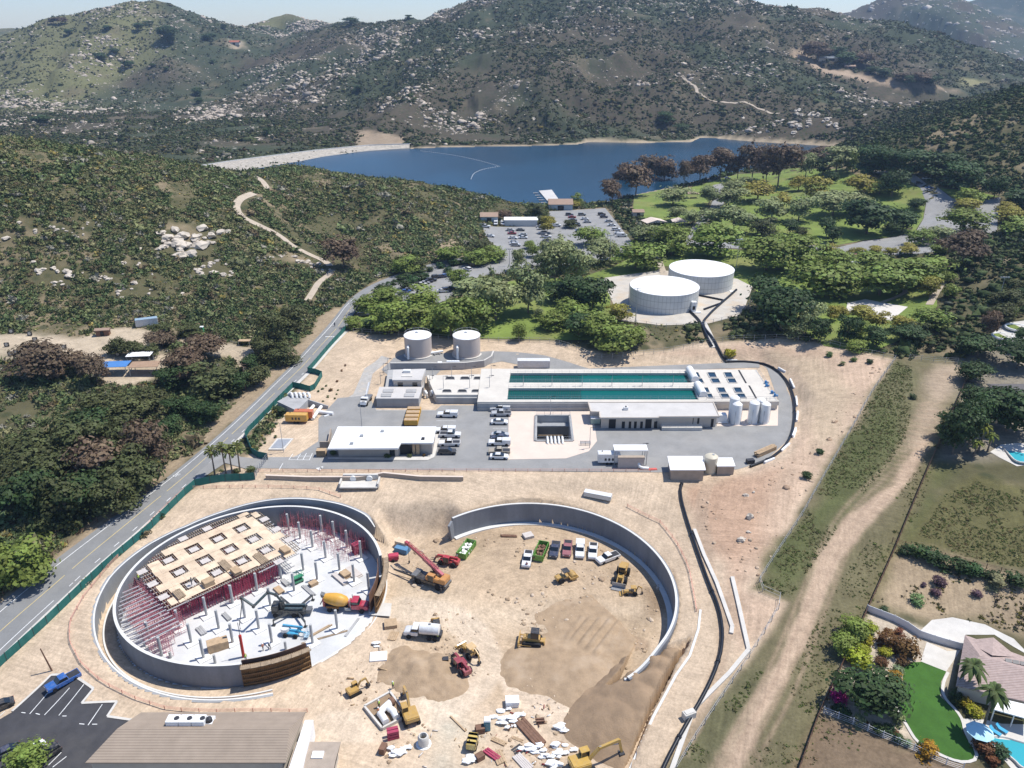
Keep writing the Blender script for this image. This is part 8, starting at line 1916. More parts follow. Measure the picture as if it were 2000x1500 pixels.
# stores, timber and people on the building site
def stack(name, label, cat, cf, x, y, size, rz, m, z=None, layers=1, n=1, gap=.04, m2=None):
    p = at1(*cf(x, y)) if z is None else W(cf(x, y), z); o = thing(name, label, cat, (p.x, p.y, float(zat(p.x, p.y)) if z is None else z), rz); L, w_, h = size; k = MB()
    for i in range(layers):
        for j in range(n): k.box((random.uniform(-.05, .05) * L, (j - (n - 1) / 2) * (w_ / n), h / layers * (i + .5)), (L * random.uniform(.94, 1), w_ / n - gap, h / layers - gap), random.uniform(-.01, .01))
    k.build('load', m, o); b = MB()
    for s in (-.35, .35): b.box((s * L, 0, .0), (.12, w_, .12))
    b.build('bearer', m2 or M_JOIST, o); return o
G1, G2 = GANG, GANG + PI / 2
for a in [('timber_stack','grey form panel beside the green lift','panel',c2,1192,632,(2.6,1.1,.5),G2,M_CONW,ZS,3),('board_stack','tan board stack in the middle of the slab','boards',c2,1150,680,(2.6,1.4,.45),G2,M_WOOD,ZS,3),('form_beam','long pale beams lying between two columns','beams',c2,1345,682,(4.4,.9,.3),G2,M_CONW,ZS,1,3),('board_stack','long tan board stack left of the blue topped crate','boards',c2,1545,605,(5.0,1.3,.5),G2,M_PLY2,ZS,2),('timber_crate','brown crate with blue ends on the slab','crate',c2,1580,585,(2.2,1.8,1.1),G2,M_WOOD,ZS,4),('board_stack','wide tan board stack right of the blue topped crate','boards',c2,1632,565,(4.4,2.2,.4),G2,M_PLY2,ZS,2),('timber_crate','small tan crate by a column pad','crate',c2,1375,640,(1.8,1.3,.8),G1,M_WOOD,ZS,3),('form_beam','grey beams left of the mixer truck','beams',c2,1425,940,(4.6,.5,.3),G1,M_WOOD,ZS,1,2),('form_beam','grey form beams on the slab, nearer the red shoring','beams',c2,810,852,(2.8,.9,.4),G2,M_CONW,ZS,1,3),('form_beam','grey form beams on the slab, nearer the front wall','beams',c2,645,945,(2.8,1.2,.4),G2,M_CONW,ZS,1,3),('timber_crate','orange brown crate on the roof deck near its front edge','crate',c2,692,640,(2.2,1.8,1.2),G1,M_WOOD,ZD+.05,4),('timber_crate','brown crate on the roof deck, middle of the front edge','crate',c2,872,562,(2.4,1.6,.9),G2,M_WOOD,ZD+.05,4),('timber_crate','brown crate on the right end of the roof deck','crate',c2,1190,425,(2.4,1.6,.9),G2,M_WOOD,ZD+.05,4),('plank_bundle','dark plank bundle on the roof deck, left','planks',c2,500,705,(3.2,1.6,.3),G2,M_JOIST,ZD+.05,1,5),('plank_bundle','loose planks on the roof deck, middle','planks',c2,800,515,(4.0,1.6,.25),G2,M_JOIST,ZD+.05,1,5),('plank_bundle','loose planks on the roof deck, right','planks',c2,1030,470,(4.4,1.8,.25),G2,M_JOIST,ZD+.05,1,5),('shoring_bundle','bundle of red shoring frames by the right wall, front','frames',c2,1658,430,(2.0,1.4,2.6),G1,M_RED,ZS,6,3,.12),('shoring_bundle','bundle of red shoring frames by the right wall, rear','frames',c2,1705,395,(1.8,1.2,2.6),G1,M_RED,ZS,6,3,.12),('site_box','brown site box on the slab, left of two','site box',c2,728,1062,(2.6,2.0,1.9),.5,M_WOOD,ZS,1),('site_box','brown site box on the slab, right of two','site box',c2,782,1045,(2.6,2.0,1.75),.5,M_WOOD,ZS,1),('form_panel','grey panel lying near the front gap of the reservoir','panel',c2,1625,920,(5.4,.5,.2),1.25,M_CONW,ZS,1),('plank_bundle','long rusty planks beside the timber wall form','planks',c2,1440,985,(9,.5,.15),.42,M_JOIST,ZS,1,2),('board_stack','grey board stack behind the pickup row','boards',c3,905,270,(2.4,2.0,.8),.4,M_PLY2,Z_FLR,4),('steel_beams','rusty beams behind the pickup row','beams',c3,802,268,(3.8,.8,.4),-.05,M_RUST,Z_FLR,1,2),('work_table','site table with blue tops beside the reservoir gap','table',c3,175,742,(2.6,2.2,.9),.2,M_WOOD,Z_FLR,1),('plank_bundle','brown planks below the blue topped table','planks',c3,185,800,(2.4,1.6,.3),1.4,M_WOOD,Z_FLR,1,4),('pallet','white pallet loaded with tools near the dug mound','pallet',c3,108,910,(3.2,2.4,.35),.1,M_PLAST,Z_FLR,1),('dark_box','small dark steel box beside the dark red telehandler','box',c5,773,262,(1.2,1.0,.8),.1,M_STEEL,Z_FLR,1),('white_crate','white steel crate in the open yard','crate',c5,1145,500,(2.4,1.8,1.2),.05,M_PLAST,Z_FLR,2),('steel_beams','bundle of dark rusty steel beams in the material yard','beams',c5,1245,665,(6.6,2.0,.5),-.95,M_RUST,Z_FLR,1,4),('plank_bundle','pale planks beside the steel beams','planks',c5,1070,712,(2.6,.9,.3),-.5,M_WOOD,Z_FLR,1,3),('plank_bundle','short brown planks above the mesh mats','planks',c5,1172,698,(2.0,.6,.2),-.45,M_WOOD,Z_FLR,1,3),('plank_bundle','pale boards at the bottom of the yard','planks',c5,1205,830,(3.6,1.6,.3),-.9,M_PLY2,Z_FLR,1,5),('mesh_mat','dark grid mats lying in the yard','mats',c5,1180,757,(2.0,1.8,.15),.7,M_STEEL,Z_FLR,1,4,.1),('red_rack','dark red tool rack beside the vault excavator','rack',c5,480,685,(2.0,1.4,1.8),.3,M_RED,Z_FLR,3,2,.12),('digger_bucket','rusty spare digger bucket left of the white sacks','bucket',c5,425,765,(1.6,1.0,1.3),1.3,M_RUST,Z_FLR,1),('rusty_crate','rusty crate beside the blue toilet','crate',c5,965,655,(1.6,1.2,1.2),.2,M_RUST,Z_FLR,2),('rusty_rods','long rusty rods laid across the yard, upper','rods',c5,1450,700,(8.5,.7,.15),.62,M_RUST,Z_FLR,1,4,.1),('rusty_rods','long rusty rods laid across the yard, lower','rods',c5,1360,735,(6.5,.5,.15),.62,M_RUST,Z_FLR,1,3,.1),('red_beam','red beams among scrap in the yard','beams',c5,1030,785,(3.0,1.2,.4),-.7,M_RED,Z_FLR,2,3,.1),('plank_bundle','brown scrap planks in the yard','planks',c5,1070,800,(2.6,1.6,.3),-1.2,M_WOOD,Z_FLR,2,4),('pale_sheet','pale sheet metal beside the sand heap','sheet',c5,1630,715,(2.2,1.2,.3),.5,M_GALV,Z_FLR,2),('timber_beam','pale timber leaning to the lower retaining wall','timber',c5,840,612,(4.4,.3,.3),-.85,M_WOOD,Z_FLR,1),('steel_trestle','small rusty frame right of the beams','frame',c5,1300,605,(1.6,1.0,.9),.1,M_RUST,Z_FLR,2,2,.2),('rusty_crate','dark red crate at the bottom of the yard','crate',c5,965,805,(1.4,1.1,1.0),.6,M_RUST,Z_FLR,1),('pallet_stack','row of pale pallets against the curved pipe','pallets',c7,1650,780,(7.5,1.6,1.2),.62,M_WOOD,.06,5,4,.08),('dark_box','black box beside the pallets at the curved pipe','box',c7,1548,848,(2.0,1.2,1.1),.2,M_STEEL,.06,1)]: stack(*a)
def sacks(label, cf, x, y, n, sp):
    p = W(cf(x, y), Z_FLR); o = thing('sack_pile', label, 'sacks', (p.x, p.y, float(zat(p.x, p.y)))); 
    m_ = bpy.data.materials.get('sack_white') or mat('sack_white', (.74, .74, .73), .7, .08, 1., bump=.05)
    for k in range(n + n // 2):
        v, f = BV[k % 6]; s = random.uniform(.3, .7); c = np.array([random.gauss(0, sp), random.gauss(0, sp * .7), .15 + .2 * (k % 3)]); MB().add(v * np.array([s * 1.3, s * .7, s * .5]) + c, f.tolist()).build('sack', m_, o, True)
for a in [('pile of white sacks beside the steel beams',c5,1120,585,13,1.3),('white sacks in the middle of the yard',c5,1255,752,9,.8),('largest pile of white sacks at the bottom of the yard',c5,1395,805,17,1.4),('white sacks left of the dark red crate',c5,908,805,9,.7),('white sacks and hoses beside the spare bucket',c5,512,775,9,.7),('small heap of white sacks near the sand heap',c5,1420,640,6,.6),('white sacks by the reservoir gap',c3,95,850,3,.6)]: sacks(*a)
p = W(c5(650, 725), Z_FLR); o = thing('concrete_chute', 'grey concrete bucket standing on white sheeting in the yard', 'bucket', p); MB().lathe([(.9, .1), (.95, 1.6), (.75, 2.0), (.6, 2.0), (.6, 1.2)], 18, cap=False).build('shell', M_CONC, o, True); MB().cyl((0, 0, 0), 1.3, .12, 12).build('base', M_PLAST, o)
gen('small yellow and black compressor in the yard', c5(922, 735), 80, (.55, .40, .10), (2.6, 1.6, 1.3)); o = bpy.data.objects[[x.name for x in bpy.data.objects if x.get('label') == 'small yellow and black compressor in the yard'][0]]; q = W(c5(922, 738), Z_FLR); o.location = (q.x, q.y, float(zat(q.x, q.y)) + .02)
# open vault with white pipes
vq = polyW([c5(318,512), c5(418,634), c5(560,560), c5(462,432)], Z_FLR + .5); c = np.mean(vq, 0); va = thing('pipe_vault', 'open concrete vault holding bent white pipes under the excavator', 'vault', (*c, Z_FLR)); k = MB()
for a, b_ in zip(vq, vq[1:] + vq[:1]): k.beam((*a, Z_FLR - .1), (*b_, Z_FLR - .1), .35, 1.5)
local(k.build('wall', M_CONC, va), va); local(MB().prism(vq, Z_FLR + .28, Z_FLR + .34).build('floor', M_SAND, va), va)
for L in ([(405,545),(430,520),(470,485)], [(440,600),(415,560),(405,548)], [(500,575),(480,540),(455,520)]): local(MB().tube([(*W(c5(*p), Z_FLR + 1)[:2], Z_FLR + .95) for p in L], .62, 12).build('pipe', M_WPIPE, va, True), va)
local(MB().tube([(*W(c5(x, y), Z_FLR + 1)[:2], Z_FLR + .95) for x, y in ((462,488), (482,478))], .75, 14).build('flange', M_RUST, va), va)
# access ramp into the reservoir
sheet('ramp', polyW([c2(1725,760), c2(1885,775), c2(1875,860), c2(1735,850)], Z_FLR), M_CONC, .1, zfix=Z_FLR + .55, world=True, step=2)
# people: one skinned figure, clothes as child shells
def person_mesh(pose):
    V = {'hip': (0, 0, .95), 'ch': (.02, 0, 1.30), 'nk': (.03, 0, 1.50), 'hd': (.05, 0, 1.60), 'tp': (.05, 0, 1.74)}; E_ = [('hip', 'ch'), ('ch', 'nk'), ('nk', 'hd'), ('hd', 'tp')]; R = {'hip': .15, 'ch': .17, 'nk': .06, 'hd': .10, 'tp': .085}
    for s, t in ((-1, 'l'), (1, 'r')):
        st = pose * s; V.update({'t' + t: (0, s * .10, .88), 'k' + t: (st * .5 + .03, s * .11, .48), 'a' + t: (st * .6, s * .12, .08), 'f' + t: (st * .6 + .17, s * .13, .04), 's' + t: (.02, s * .20, 1.42), 'e' + t: (-st * .5 + .02, s * .27, 1.14), 'w' + t: (-st * .5 + .2, s * .25, .95), 'h' + t: (-st * .5 + .28, s * .24, .90)})
        E_ += [('hip', 't' + t), ('t' + t, 'k' + t), ('k' + t, 'a' + t), ('a' + t, 'f' + t), ('ch', 's' + t), ('s' + t, 'e' + t), ('e' + t, 'w' + t), ('w' + t, 'h' + t)]; R.update({'t' + t: .105, 'k' + t: .075, 'a' + t: .055, 'f' + t: .045, 's' + t: .075, 'e' + t: .05, 'w' + t: .038, 'h' + t: .045})
    me = bpy.data.meshes.new('body'); K = list(V); me.from_pydata([V[k] for k in K], [(K.index(a), K.index(b_)) for a, b_ in E_], []); o = bpy.data.objects.new('tmp', me); COL.objects.link(o); m_ = o.modifiers.new('s', 'SKIN'); me.skin_vertices[0].data[0].use_root = True
    for i, k in enumerate(K): me.skin_vertices[0].data[i].radius = (R[k], R[k])
    o.modifiers.new('u', 'SUBSURF').levels = 1; dg = bpy.context.evaluated_depsgraph_get(); r = bpy.data.meshes.new_from_object(o.evaluated_get(dg)); bpy.data.objects.remove(o); r.name = 'body'; r.materials.clear(); r.materials.append(paint('work_clothes', .8, 0, 0) if 'work_clothes' not in bpy.data.materials else bpy.data.materials['work_clothes'])
    for p in r.polygons: p.use_smooth = True
    return r
_pm = [person_mesh(.25), person_mesh(.05)]
_vest = MB().lathe([(.20, 1.0), (.225, 1.25), (.21, 1.44), (.10, 1.50)], 12, (.02, 0, 0)).mesh('vest', M_PAINT); _hat = MB().lathe([(.16, 1.70), (.125, 1.72), (.115, 1.80), (.02, 1.85)], 12, (.05, 0, 0)).mesh('hard_hat', M_PAINT)
LIME, ORNG = (.45, .62, .05), (.75, .20, .03)
for i, (cf, x, y, z, vc, hc, t) in enumerate([(c3,897,436,None,(.30,.10,.12),WHITE,'worker at the tail of the leftmost white pickup'),(c3,52,672,None,LIME,WHITE,'worker in a lime vest beside the red mixer cab'),(c3,186,1078,None,LIME,WHITE,'worker in a lime vest above the open vault'),(c5,402,520,Z_FLR+.34,LIME,WHITE,'worker in a lime vest inside the vault, upper'),(c5,400,560,Z_FLR+.34,ORNG,WHITE,'worker in an orange vest inside the vault, lower'),(c2,1048,1068,ZS,ORNG,WHITE,'worker in an orange vest behind the timber wall form, left'),(c2,1092,1062,ZS,GREY,WHITE,'worker in dark clothes behind the timber wall form, right'),(c2,935,1135,ZS,LIME,YEL,'worker in a lime vest beside the red standpipe'),(c2,240,618,ZD+.06,LIME,YEL,'worker in a lime vest on the left end of the roof deck'),(c2,582,640,ZD+.06,GREY,BLACK,'worker in black standing on the roof deck'),(c3,424,818,None,LIME,WHITE,'worker in a lime vest behind the white water truck'),(cl,1868,538,None,NAVY,BLACK,'person walking along the road beside the tanks')]):
    p = at1(*cf(x, y)) if z is None else W(cf(x, y), z); o = thing('person', t, 'person', (p.x, p.y, p.z if z is None else z), random.uniform(0, 6)); link('body', _pm[i % 2], o, (.05, .06, .09)); link('vest', _vest, o, vc); link('hard_hat', _hat, o, hc)
p = W(c2(920, 1110), ZS); o = thing('standpipe', 'tall red standpipe with stays behind the timber wall form', 'standpipe', p); MB().cyl((0, 0, 0), .28, 5.2, 12).build('pipe', mat('pipe_red', (.45, .03, .02), .5, .1, 1.), o, True); MB().beam((0, 0, 5.2), (0, 0, 8.2), .08).build('mast', M_STEEL, o)
o = thing('covered_pallet', 'blue and pale site boxes at the foot of the crane boom', 'boxes', W(c3(235, 345), Z_FLR)); MB().box((0, 0, .6), (3.2, 2.0, 1.2), -.4).build('box', mat('box_blue', (.10, .22, .36), .7, .1, 1.), o, bevel=.04); MB().box((-.2, 1.6, .9), (3.0, 1.8, 1.8), -.4).build('cover', M_PLY, o, bevel=.04)
o = thing('fuel_tank', 'small red tank trailer left of the crane boom', 'tank', W(c3(188, 392), Z_FLR)); MB().box((0, 0, .9), (2.3, 1.5, 1.2), .2).build('tank', mat('tank_red', (.45, .06, .10), .5, .1, 1.), o, bevel=.15); wheels(o, [(0, -.8), (0, .8)], .36, .24)
S = 2.857
trees((1300, 0), S, 'along the lake shore', [('B',20,1010,870,70),('B',100,1045,900,60),('B',190,1025,870,110),('B',300,1005,830,130),('B',400,1005,865,90),('B',480,1005,800,110),('B',560,1010,820,90),('B',625,1045,810,150),('B',860,905,830,110),('L',780,985,860,70),('D',880,975,890,60),('L',950,965,820,130),('G',1040,965,845,55),('B',-168,1095,910,130),('B',-230,1085,915,90),('B',-88,1045,870,110),('B',-10,1045,880,90),('B',-300,1145,1005,85)])
trees((1300, 0), S, 'under the dark hill', [('D',1130,985,820,170),('D',1200,975,850,120),('D',1300,975,850,180),('D',1370,980,860,120),('D',1480,985,870,170),('D',1640,1062,920,190),('D',1830,1112,980,85),('D',1575,1040,1000,60),('D',1960,1150,1060,120)])
trees((1300, 0), S, 'on the upper park lawn', [('D',1260,1095,950,110),('D',930,1025,960,50),('Y',740,1065,980,80),('Y',820,1135,985,130),('Y',1080,1085,990,140),('G',1190,1085,1020,100),('Y',510,1125,1020,150),('L',380,1085,1000,90),('L',350,1155,1040,120),('L',590,1235,1100,130),('L',740,1235,1090,110),('Y',640,1175,1080,90),('L',930,1205,1070,160),('L',1060,1195,1080,140),('D',1120,1305,1120,200),('D',1390,1172,1105,70),('D',1320,1292,1170,130),('D',1260,1312,1240,70),('D',690,1312,1220,70),('D',895,1325,1210,70),('D',930,1352,1260,66),('O',560,1312,1240,120),('O',760,1312,1275,60),('L',40,1145,1040,120),('L',60,1235,1150,80),('L',150,1255,1170,80),('L',240,1145,1040,80),('L',270,1275,1160,130),('L',380,1295,1150,130),('G',300,1429,1260,220),('G',30,1425,1260,150),('G',380,1040,1000,50),('L',450,1050,990,70)])
trees((1300, 0), S, 'in the right car park', [('G',1690,1135,1080,110),('Y',1680,1190,1135,105),('G',1660,1292,1185,170),('L',1520,1342,1270,110),('G',1420,1372,1310,110),('G',1510,1422,1350,80),('Y',1350,1425,1370,80),('Y',1270,1425,1380,40),('Y',1238,1425,1380,40),('Y',1170,1425,1370,60),('Y',1080,1425,1380,50),('Y',1040,1425,1380,40),('Y',1900,1205,1145,90),('Y',1935,1245,1170,110),('G',1950,1312,1215,120),('Y',1890,1250,1205,70),('Y',1950,1135,1100,60)])
trees((1300, 0), S, 'round the ranch house', [('B',790,335,240,80),('B',850,345,245,90),('D',900,312,260,60),('D',1000,365,300,90),('B',1060,370,290,100),('B',1110,380,300,90),('D',960,310,275,60),('D',1150,410,380,50),('D',1210,430,395,60),('B',1300,455,420,60),('D',1350,470,430,60),('B',1430,470,425,80),('D',1480,480,430,70)])
trees((1300, 400), S, 'right of the white tanks', [('G',560,365,165,230),('G',660,350,170,200),('G',770,340,165,200),('Y',910,335,215,90),('G',950,360,255,130),('G',830,505,320,250),('G',970,515,350,220),('G',1160,385,275,160),('G',1190,505,340,250),('G',1310,450,310,200),('G',1430,425,285,180),('Y',1470,515,400,90),('G',1570,435,375,60),('B',1650,350,145,180),('D',560,600,420,190),('D',640,705,470,220),('Y',920,645,560,60),('Y',972,625,560,70),('Y',1090,645,555,100),('Y',1170,695,595,80),('Y',1310,705,615,100),('D',1010,765,625,100),('G',1080,740,650,80),('D',1170,795,680,100),('D',850,765,630,90),('L',780,725,540,100),('L',720,745,650,90),('D',1350,765,670,130),('G',1470,690,570,140),('G',1070,825,760,80),('O',1400,740,650,90),('G',1580,525,445,70)])
trees((1300, 400), S, 'in the right-hand gardens', [('O',1860,655,540,110),('B',1790,730,595,80),('D',1740,845,740,160),('D',1980,800,690,90),('D',1960,910,750,150),('D',1700,985,870,130),('D',1790,1230,1030,170),('D',1900,1260,1030,200),('D',1600,1390,1120,150),('D',1690,1330,1080,150),('D',1560,1300,1160,90),('O',1900,560,470,110),('O',1960,480,420,80),('G',1900,640,560,60),('D',1700,1130,1000,110)])
trees((650, 400), S, 'behind the beige tanks', [('G',200,605,510,110),('G',310,705,530,180),('G',330,565,480,140),('G',125,685,625,80),('D',205,695,640,70),('G',500,565,490,140),('G',540,690,560,180),('G',660,735,510,170),('G',770,715,520,170),('G',710,465,350,100),('L',800,570,410,190),('L',910,645,410,180),('L',1040,365,250,60),('L',1090,605,340,140),('G',430,700,600,90)])
trees((650, 400), S, 'left of the white tanks', [('L',1270,370,170,160),('L',1360,445,240,110),('L',1180,420,250,90),('L',1240,440,240,110),('G',1440,225,120,130),('L',1490,325,190,120),('L',1560,305,200,60),('G',1690,355,205,190),('G',1870,255,120,170),('L',1720,205,110,100),('D',1360,565,410,160),('D',1450,595,410,150),('D',1270,530,425,130),('G',1240,695,600,120),('G',1310,660,540,150),('D',1370,730,600,120),('G',1440,730,620,170),('G',1550,805,650,190),('Y',1590,655,550,95),('G',1670,775,680,100),('G',1035,755,660,62),('L',1150,645,570,40)])
trees((650, 400), S, 'by the upper road', [('G',790,335,250,110),('G',910,315,235,100),('G',640,315,255,110),('G',400,385,285,110),('O',470,375,300,80),('B',60,355,175,140),('G',1115,295,222,62),('G',1090,245,198,50),('O',830,280,200,90),('Y',1195,160,90,55),('O',1180,110,60,60),('Y',1205,120,60,50),('O',1320,130,80,60),('Y',1350,20,-10,55)])
trees((650, 0), S, 'beside the boat dock', [('B',1045,1125,1025,80),('D',850,1065,960,60),('B',870,1070,975,60),('D',915,1095,985,90),('D',800,1050,985,70),('B',1135,1145,1055,50),('G',1090,1145,1085,80),('D',985,1125,1080,60),('B',960,1230,1170,60),('O',1130,1205,1140,90),('G',1355,1150,1080,50)])
trees((0, 450), S, 'round the archery field', [('B',250,830,620,210),('B',330,840,690,90),('B',430,805,660,110),('B',548,865,695,110),('O',660,690,600,90),('O',750,700,610,100),('O',830,705,630,80),('B',910,650,570,110),('B',1010,850,660,150),('B',1090,860,700,130),('B',1150,720,580,150),('D',970,900,760,110),('O',1190,910,745,220),('D',1320,915,790,100),('D',1110,1060,960,110),('D',1180,1070,960,100),('O',1530,690,470,150),('O',1460,740,600,100),('O',1600,740,630,120),('O',1640,560,420,130),('O',1440,860,750,110),('D',1400,790,700,80),('O',920,620,520,110),('O',1040,590,520,90)])
trees((0, 450), S, 'in the grove left of the road', [('D',960,1145,1040,100),('O',690,1060,910,200),('O',560,1050,900,140),('O',840,1000,880,120),('O',200,1360,1130,230),('O',400,1310,1060,230),('B',560,1430,1150,210),('O',710,1410,1170,200),('B',840,1340,1080,160),('O',330,1460,1220,230),('O',150,1500,1260,200),('D',480,1220,1010,190),('O',60,1330,1150,120),('O',640,1250,1040,180),('O',780,1470,1270,170),('D',500,1560,1340,230),('O',660,1560,1340,180),('O',380,1640,1390,220),('D',220,1590,1330,190),('O',60,1480,1290,140),('D',1010,1030,930,110),('O',880,1250,1090,110)])
trees((0, 900), 2.5, 'by the near road end', [('G',110,605,400,190),('G',15,520,385,110)])
trees((0, 0), S, 'on the far left mountain', [('D',930,235,150,70),('D',960,240,180,50),('D',775,170,130,40),('D',385,195,165,35),('D',830,150,125,40),('D',600,170,150,35),('D',1490,760,715,35),('D',1165,235,210,60),('D',1250,160,135,30),('D',560,340,305,55),('D',640,300,280,40),('D',720,380,340,50),('D',230,700,655,70),('D',1100,540,490,45),('D',1110,580,545,40),('B',300,135,103,35),('B',345,135,108,50),('D',930,395,380,28),('D',1185,355,335,28),('D',850,375,360,25)])
trees((650, 0), S, 'on the ridge above the lake', [('D',270,118,88,35),('D',300,115,85,30),('D',345,112,82,35),('D',375,110,80,35),('D',420,108,90,30),('D',475,105,92,30),('D',105,145,118,60),('D',140,510,485,40),('D',1850,690,640,80),('D',1945,740,690,60)])

BM = []
for k, (v, f) in enumerate(BV):
    BM.append(MB().add(v, f.tolist()).mesh('boulder', M_ROCK))
def boulder(x, y, r, label, group, tall=1.0):
    o = link('boulder', random.choice(BM), loc=(x, y, float(zat(x, y)) + r * .12), rz=random.uniform(0, 6.3))
    o.scale = (r * random.uniform(.8, 1.4), r * random.uniform(.7, 1.1), r * random.uniform(.7, 1.1) * tall)
    tag(o, label, 'boulder', group)
def outcrop(off, sc, L, label, group, n=4, spread=1.0):
    for (x, y, w) in L:
        p = at1(off[0] + x / sc, off[1] + y / sc); s = mpp(p) / sc * w * 1.25
        if p.y < 600: i0, i1 = np.searchsorted(GX, (p.x - s * .8, p.x + s * .8)); j0, j1 = np.searchsorted(GY, (p.y - s, p.y + s * .8)); SCRUB[j0:j1, i0:i1] *= .12
        for k in range(n):
            boulder(p.x + random.gauss(0, .42) * s * spread * (k > 0), p.y + random.gauss(0, .5) * s * spread * (k > 0), min(s * random.uniform(.12, .30), 3.2), label, group)
outcrop((0, 450), S, [(215,245,60),(320,230,66),(340,285,44),(590,268,56),(545,262,40)], 'pale granite boulder in an outcrop above the archery field', 'boulders above the archery field', 5)
outcrop((0, 450), S, [(700,182,40),(770,197,36),(735,328,56),(660,357,50),(830,352,40),(850,247,36),(460,238,26),(1010,366,30)], 'pale loose boulder scattered across the middle of the near hill', 'boulders scattered on the near hill', 3)
outcrop((0, 450), S, [(1000,45,110),(1090,55,110),(940,80,70),(1010,92,60),(1140,70,60)], 'long pale boulder of the large outcrop near the hill crest', 'boulders of the large crest outcrop', 8, 1.2)
outcrop((0, 450), S, [(1110,237,60),(1170,192,44),(1215,237,66),(1280,252,36)], 'pale boulder of the outcrop below the hill crest', 'boulders of the lower crest outcrop', 5)
outcrop((0, 450), S, [(1500,152,36),(1570,150,36),(1660,175,56),(1740,192,44),(1800,225,30)], 'pale boulder beside the hillside footpath', 'boulders beside the hillside footpath', 4)
outcrop((0, 0), S, [(105,1243,44),(200,1300,40),(300,1270,40),(370,1290,24),(465,1310,40),(490,1243,22),(405,1235,22),(30,1330,50)], 'pale boulder high on the near hill at the left edge', 'boulders at the left edge', 3)
outcrop((1300, 0), S, [(730,640,50),(780,650,60),(850,640,60),(900,670,50),(700,690,50),(740,700,60),(800,690,50),(940,700,50),(600,690,40),(570,700,30),(640,680,40),(970,715,40)], 'white boulder of the rock pile on the far lake shore', 'boulders of the rock pile across the lake', 5, 1.1)
for (x, y, r, t) in [(1457,968,.55,'smaller of two pale boulders near the pipe on the pink slope'),(1472,962,.45,'larger of two pale boulders near the pipe on the pink slope'),(1465,1010,1.15,'large pale boulder alone on the pink slope beside the pit road'),(1448,1055,.8,'pale boulder at the foot of the pink slope'),(1462,1040,.5,'half buried boulder on the pink slope')]:
    p = at1(x, y); boulder(p.x, p.y, r, t, 'boulders on the pink slope', 1.2)
# scrub: one mass of thousands of small plants
for P in EXCL:
    x0, y0 = P.min(0) - 3; x1, y1 = P.max(0) + 3
    i0, i1 = np.searchsorted(GX, (x0, x1)); j0, j1 = np.searchsorted(GY, (y0, y1)); s = np.s_[j0:j1, i0:i1]
    if i1 > i0 and j1 > j0: SCRUB[s] = np.where(poly_sd(_GXX[s], _GYY[s], P) < 1.4, 0, SCRUB[s])

def scatter(name, X, Y, R, C, variants, m, kind='stuff', sink=.25, lo_tone=.68):
    n = len(X); Z = zat(X, Y); vi = RNG.integers(0, len(variants), n); VV = []; FF = []; CC = []; o = 0
    for k, (v, f) in enumerate(variants):
        s = vi == k; c = s.sum()
        if not c: continue
        a = RNG.uniform(0, 2 * PI, c); ca, sa = np.cos(a), np.sin(a)
        sc = R[s]; ax, ay, az = sc * RNG.uniform(.75, 1.3, c), sc * RNG.uniform(.75, 1.3, c), sc * RNG.uniform(.7, 1.25, c)
        x = v[None, :, 0] * ax[:, None]; y = v[None, :, 1] * ay[:, None]
        P = np.stack([x * ca[:, None] - y * sa[:, None] + X[s][:, None], x * sa[:, None] + y * ca[:, None] + Y[s][:, None], v[None, :, 2] * az[:, None] + (Z[s] + sc * sink)[:, None]], -1)
        VV.append(P.reshape(-1, 3)); FF.append((f[None] + (np.arange(c) * len(v))[:, None, None]).reshape(-1, 3) + o); o += c * len(v)
        CC.append((C[s][:, None, :] * RNG.uniform(lo_tone, 2 - lo_tone, (c, len(v), 1))).reshape(-1, 3))
    return tag(link(name, np_mesh(name, np.concatenate(VV), np.concatenate(FF), m, col=np.concatenate(CC))), kind=kind)

def in_view(X, Y, pad=160):
    Z = zat(X, Y) - CAMZ; f = Y * CP - Z * SP; u = Y * SP + Z * CP
    px, py = 1000 + F_PX * X / f, 750 - F_PX * u / f
    return (f > 0) & (px > -pad) & (px < 2000 + pad) & (py < 1500 + pad) & (py > -200)

def pick(x0, x1, y0, y1, per, thr=.35, field=None):
    n = int((x1 - x0) * (y1 - y0) / per); X = RNG.uniform(x0, x1, n); Y = RNG.uniform(y0, y1, n)
    d = gsample(SCRUB if field is None else field, X, Y)
    k = (RNG.random(n) < d) & (d > thr) & in_view(X, Y)
    return X[k], Y[k]

PAL = np.array([(.040, .054, .022), (.055, .066, .028), (.074, .078, .034), (.050, .052, .026), (.085, .080, .040), (.10, .093, .072), (.125, .10, .032), (.062, .048, .028)]) * 2.4
def shade(X, Y, warm=0.):
    n = fbm(X, Y, 26, 3, 71); q = np.clip((n - .3) / .4 + RNG.normal(0, .34, len(X)), 0, .999)
    W = np.array([[.42, .28, .06, .12, .02, .02, .01, .07], [.10, .20, .27, .06, .22, .07, .03, .05]])
    p = W[0][None] * (1 - q[:, None]) + W[1][None] * q[:, None]; cu = np.cumsum(p / p.sum(1, keepdims=True), 1)
    i = (RNG.random(len(X))[:, None] > cu).sum(1)
    return PAL[np.minimum(i, 7)] * RNG.uniform(.8, 1.25, (len(X), 1))

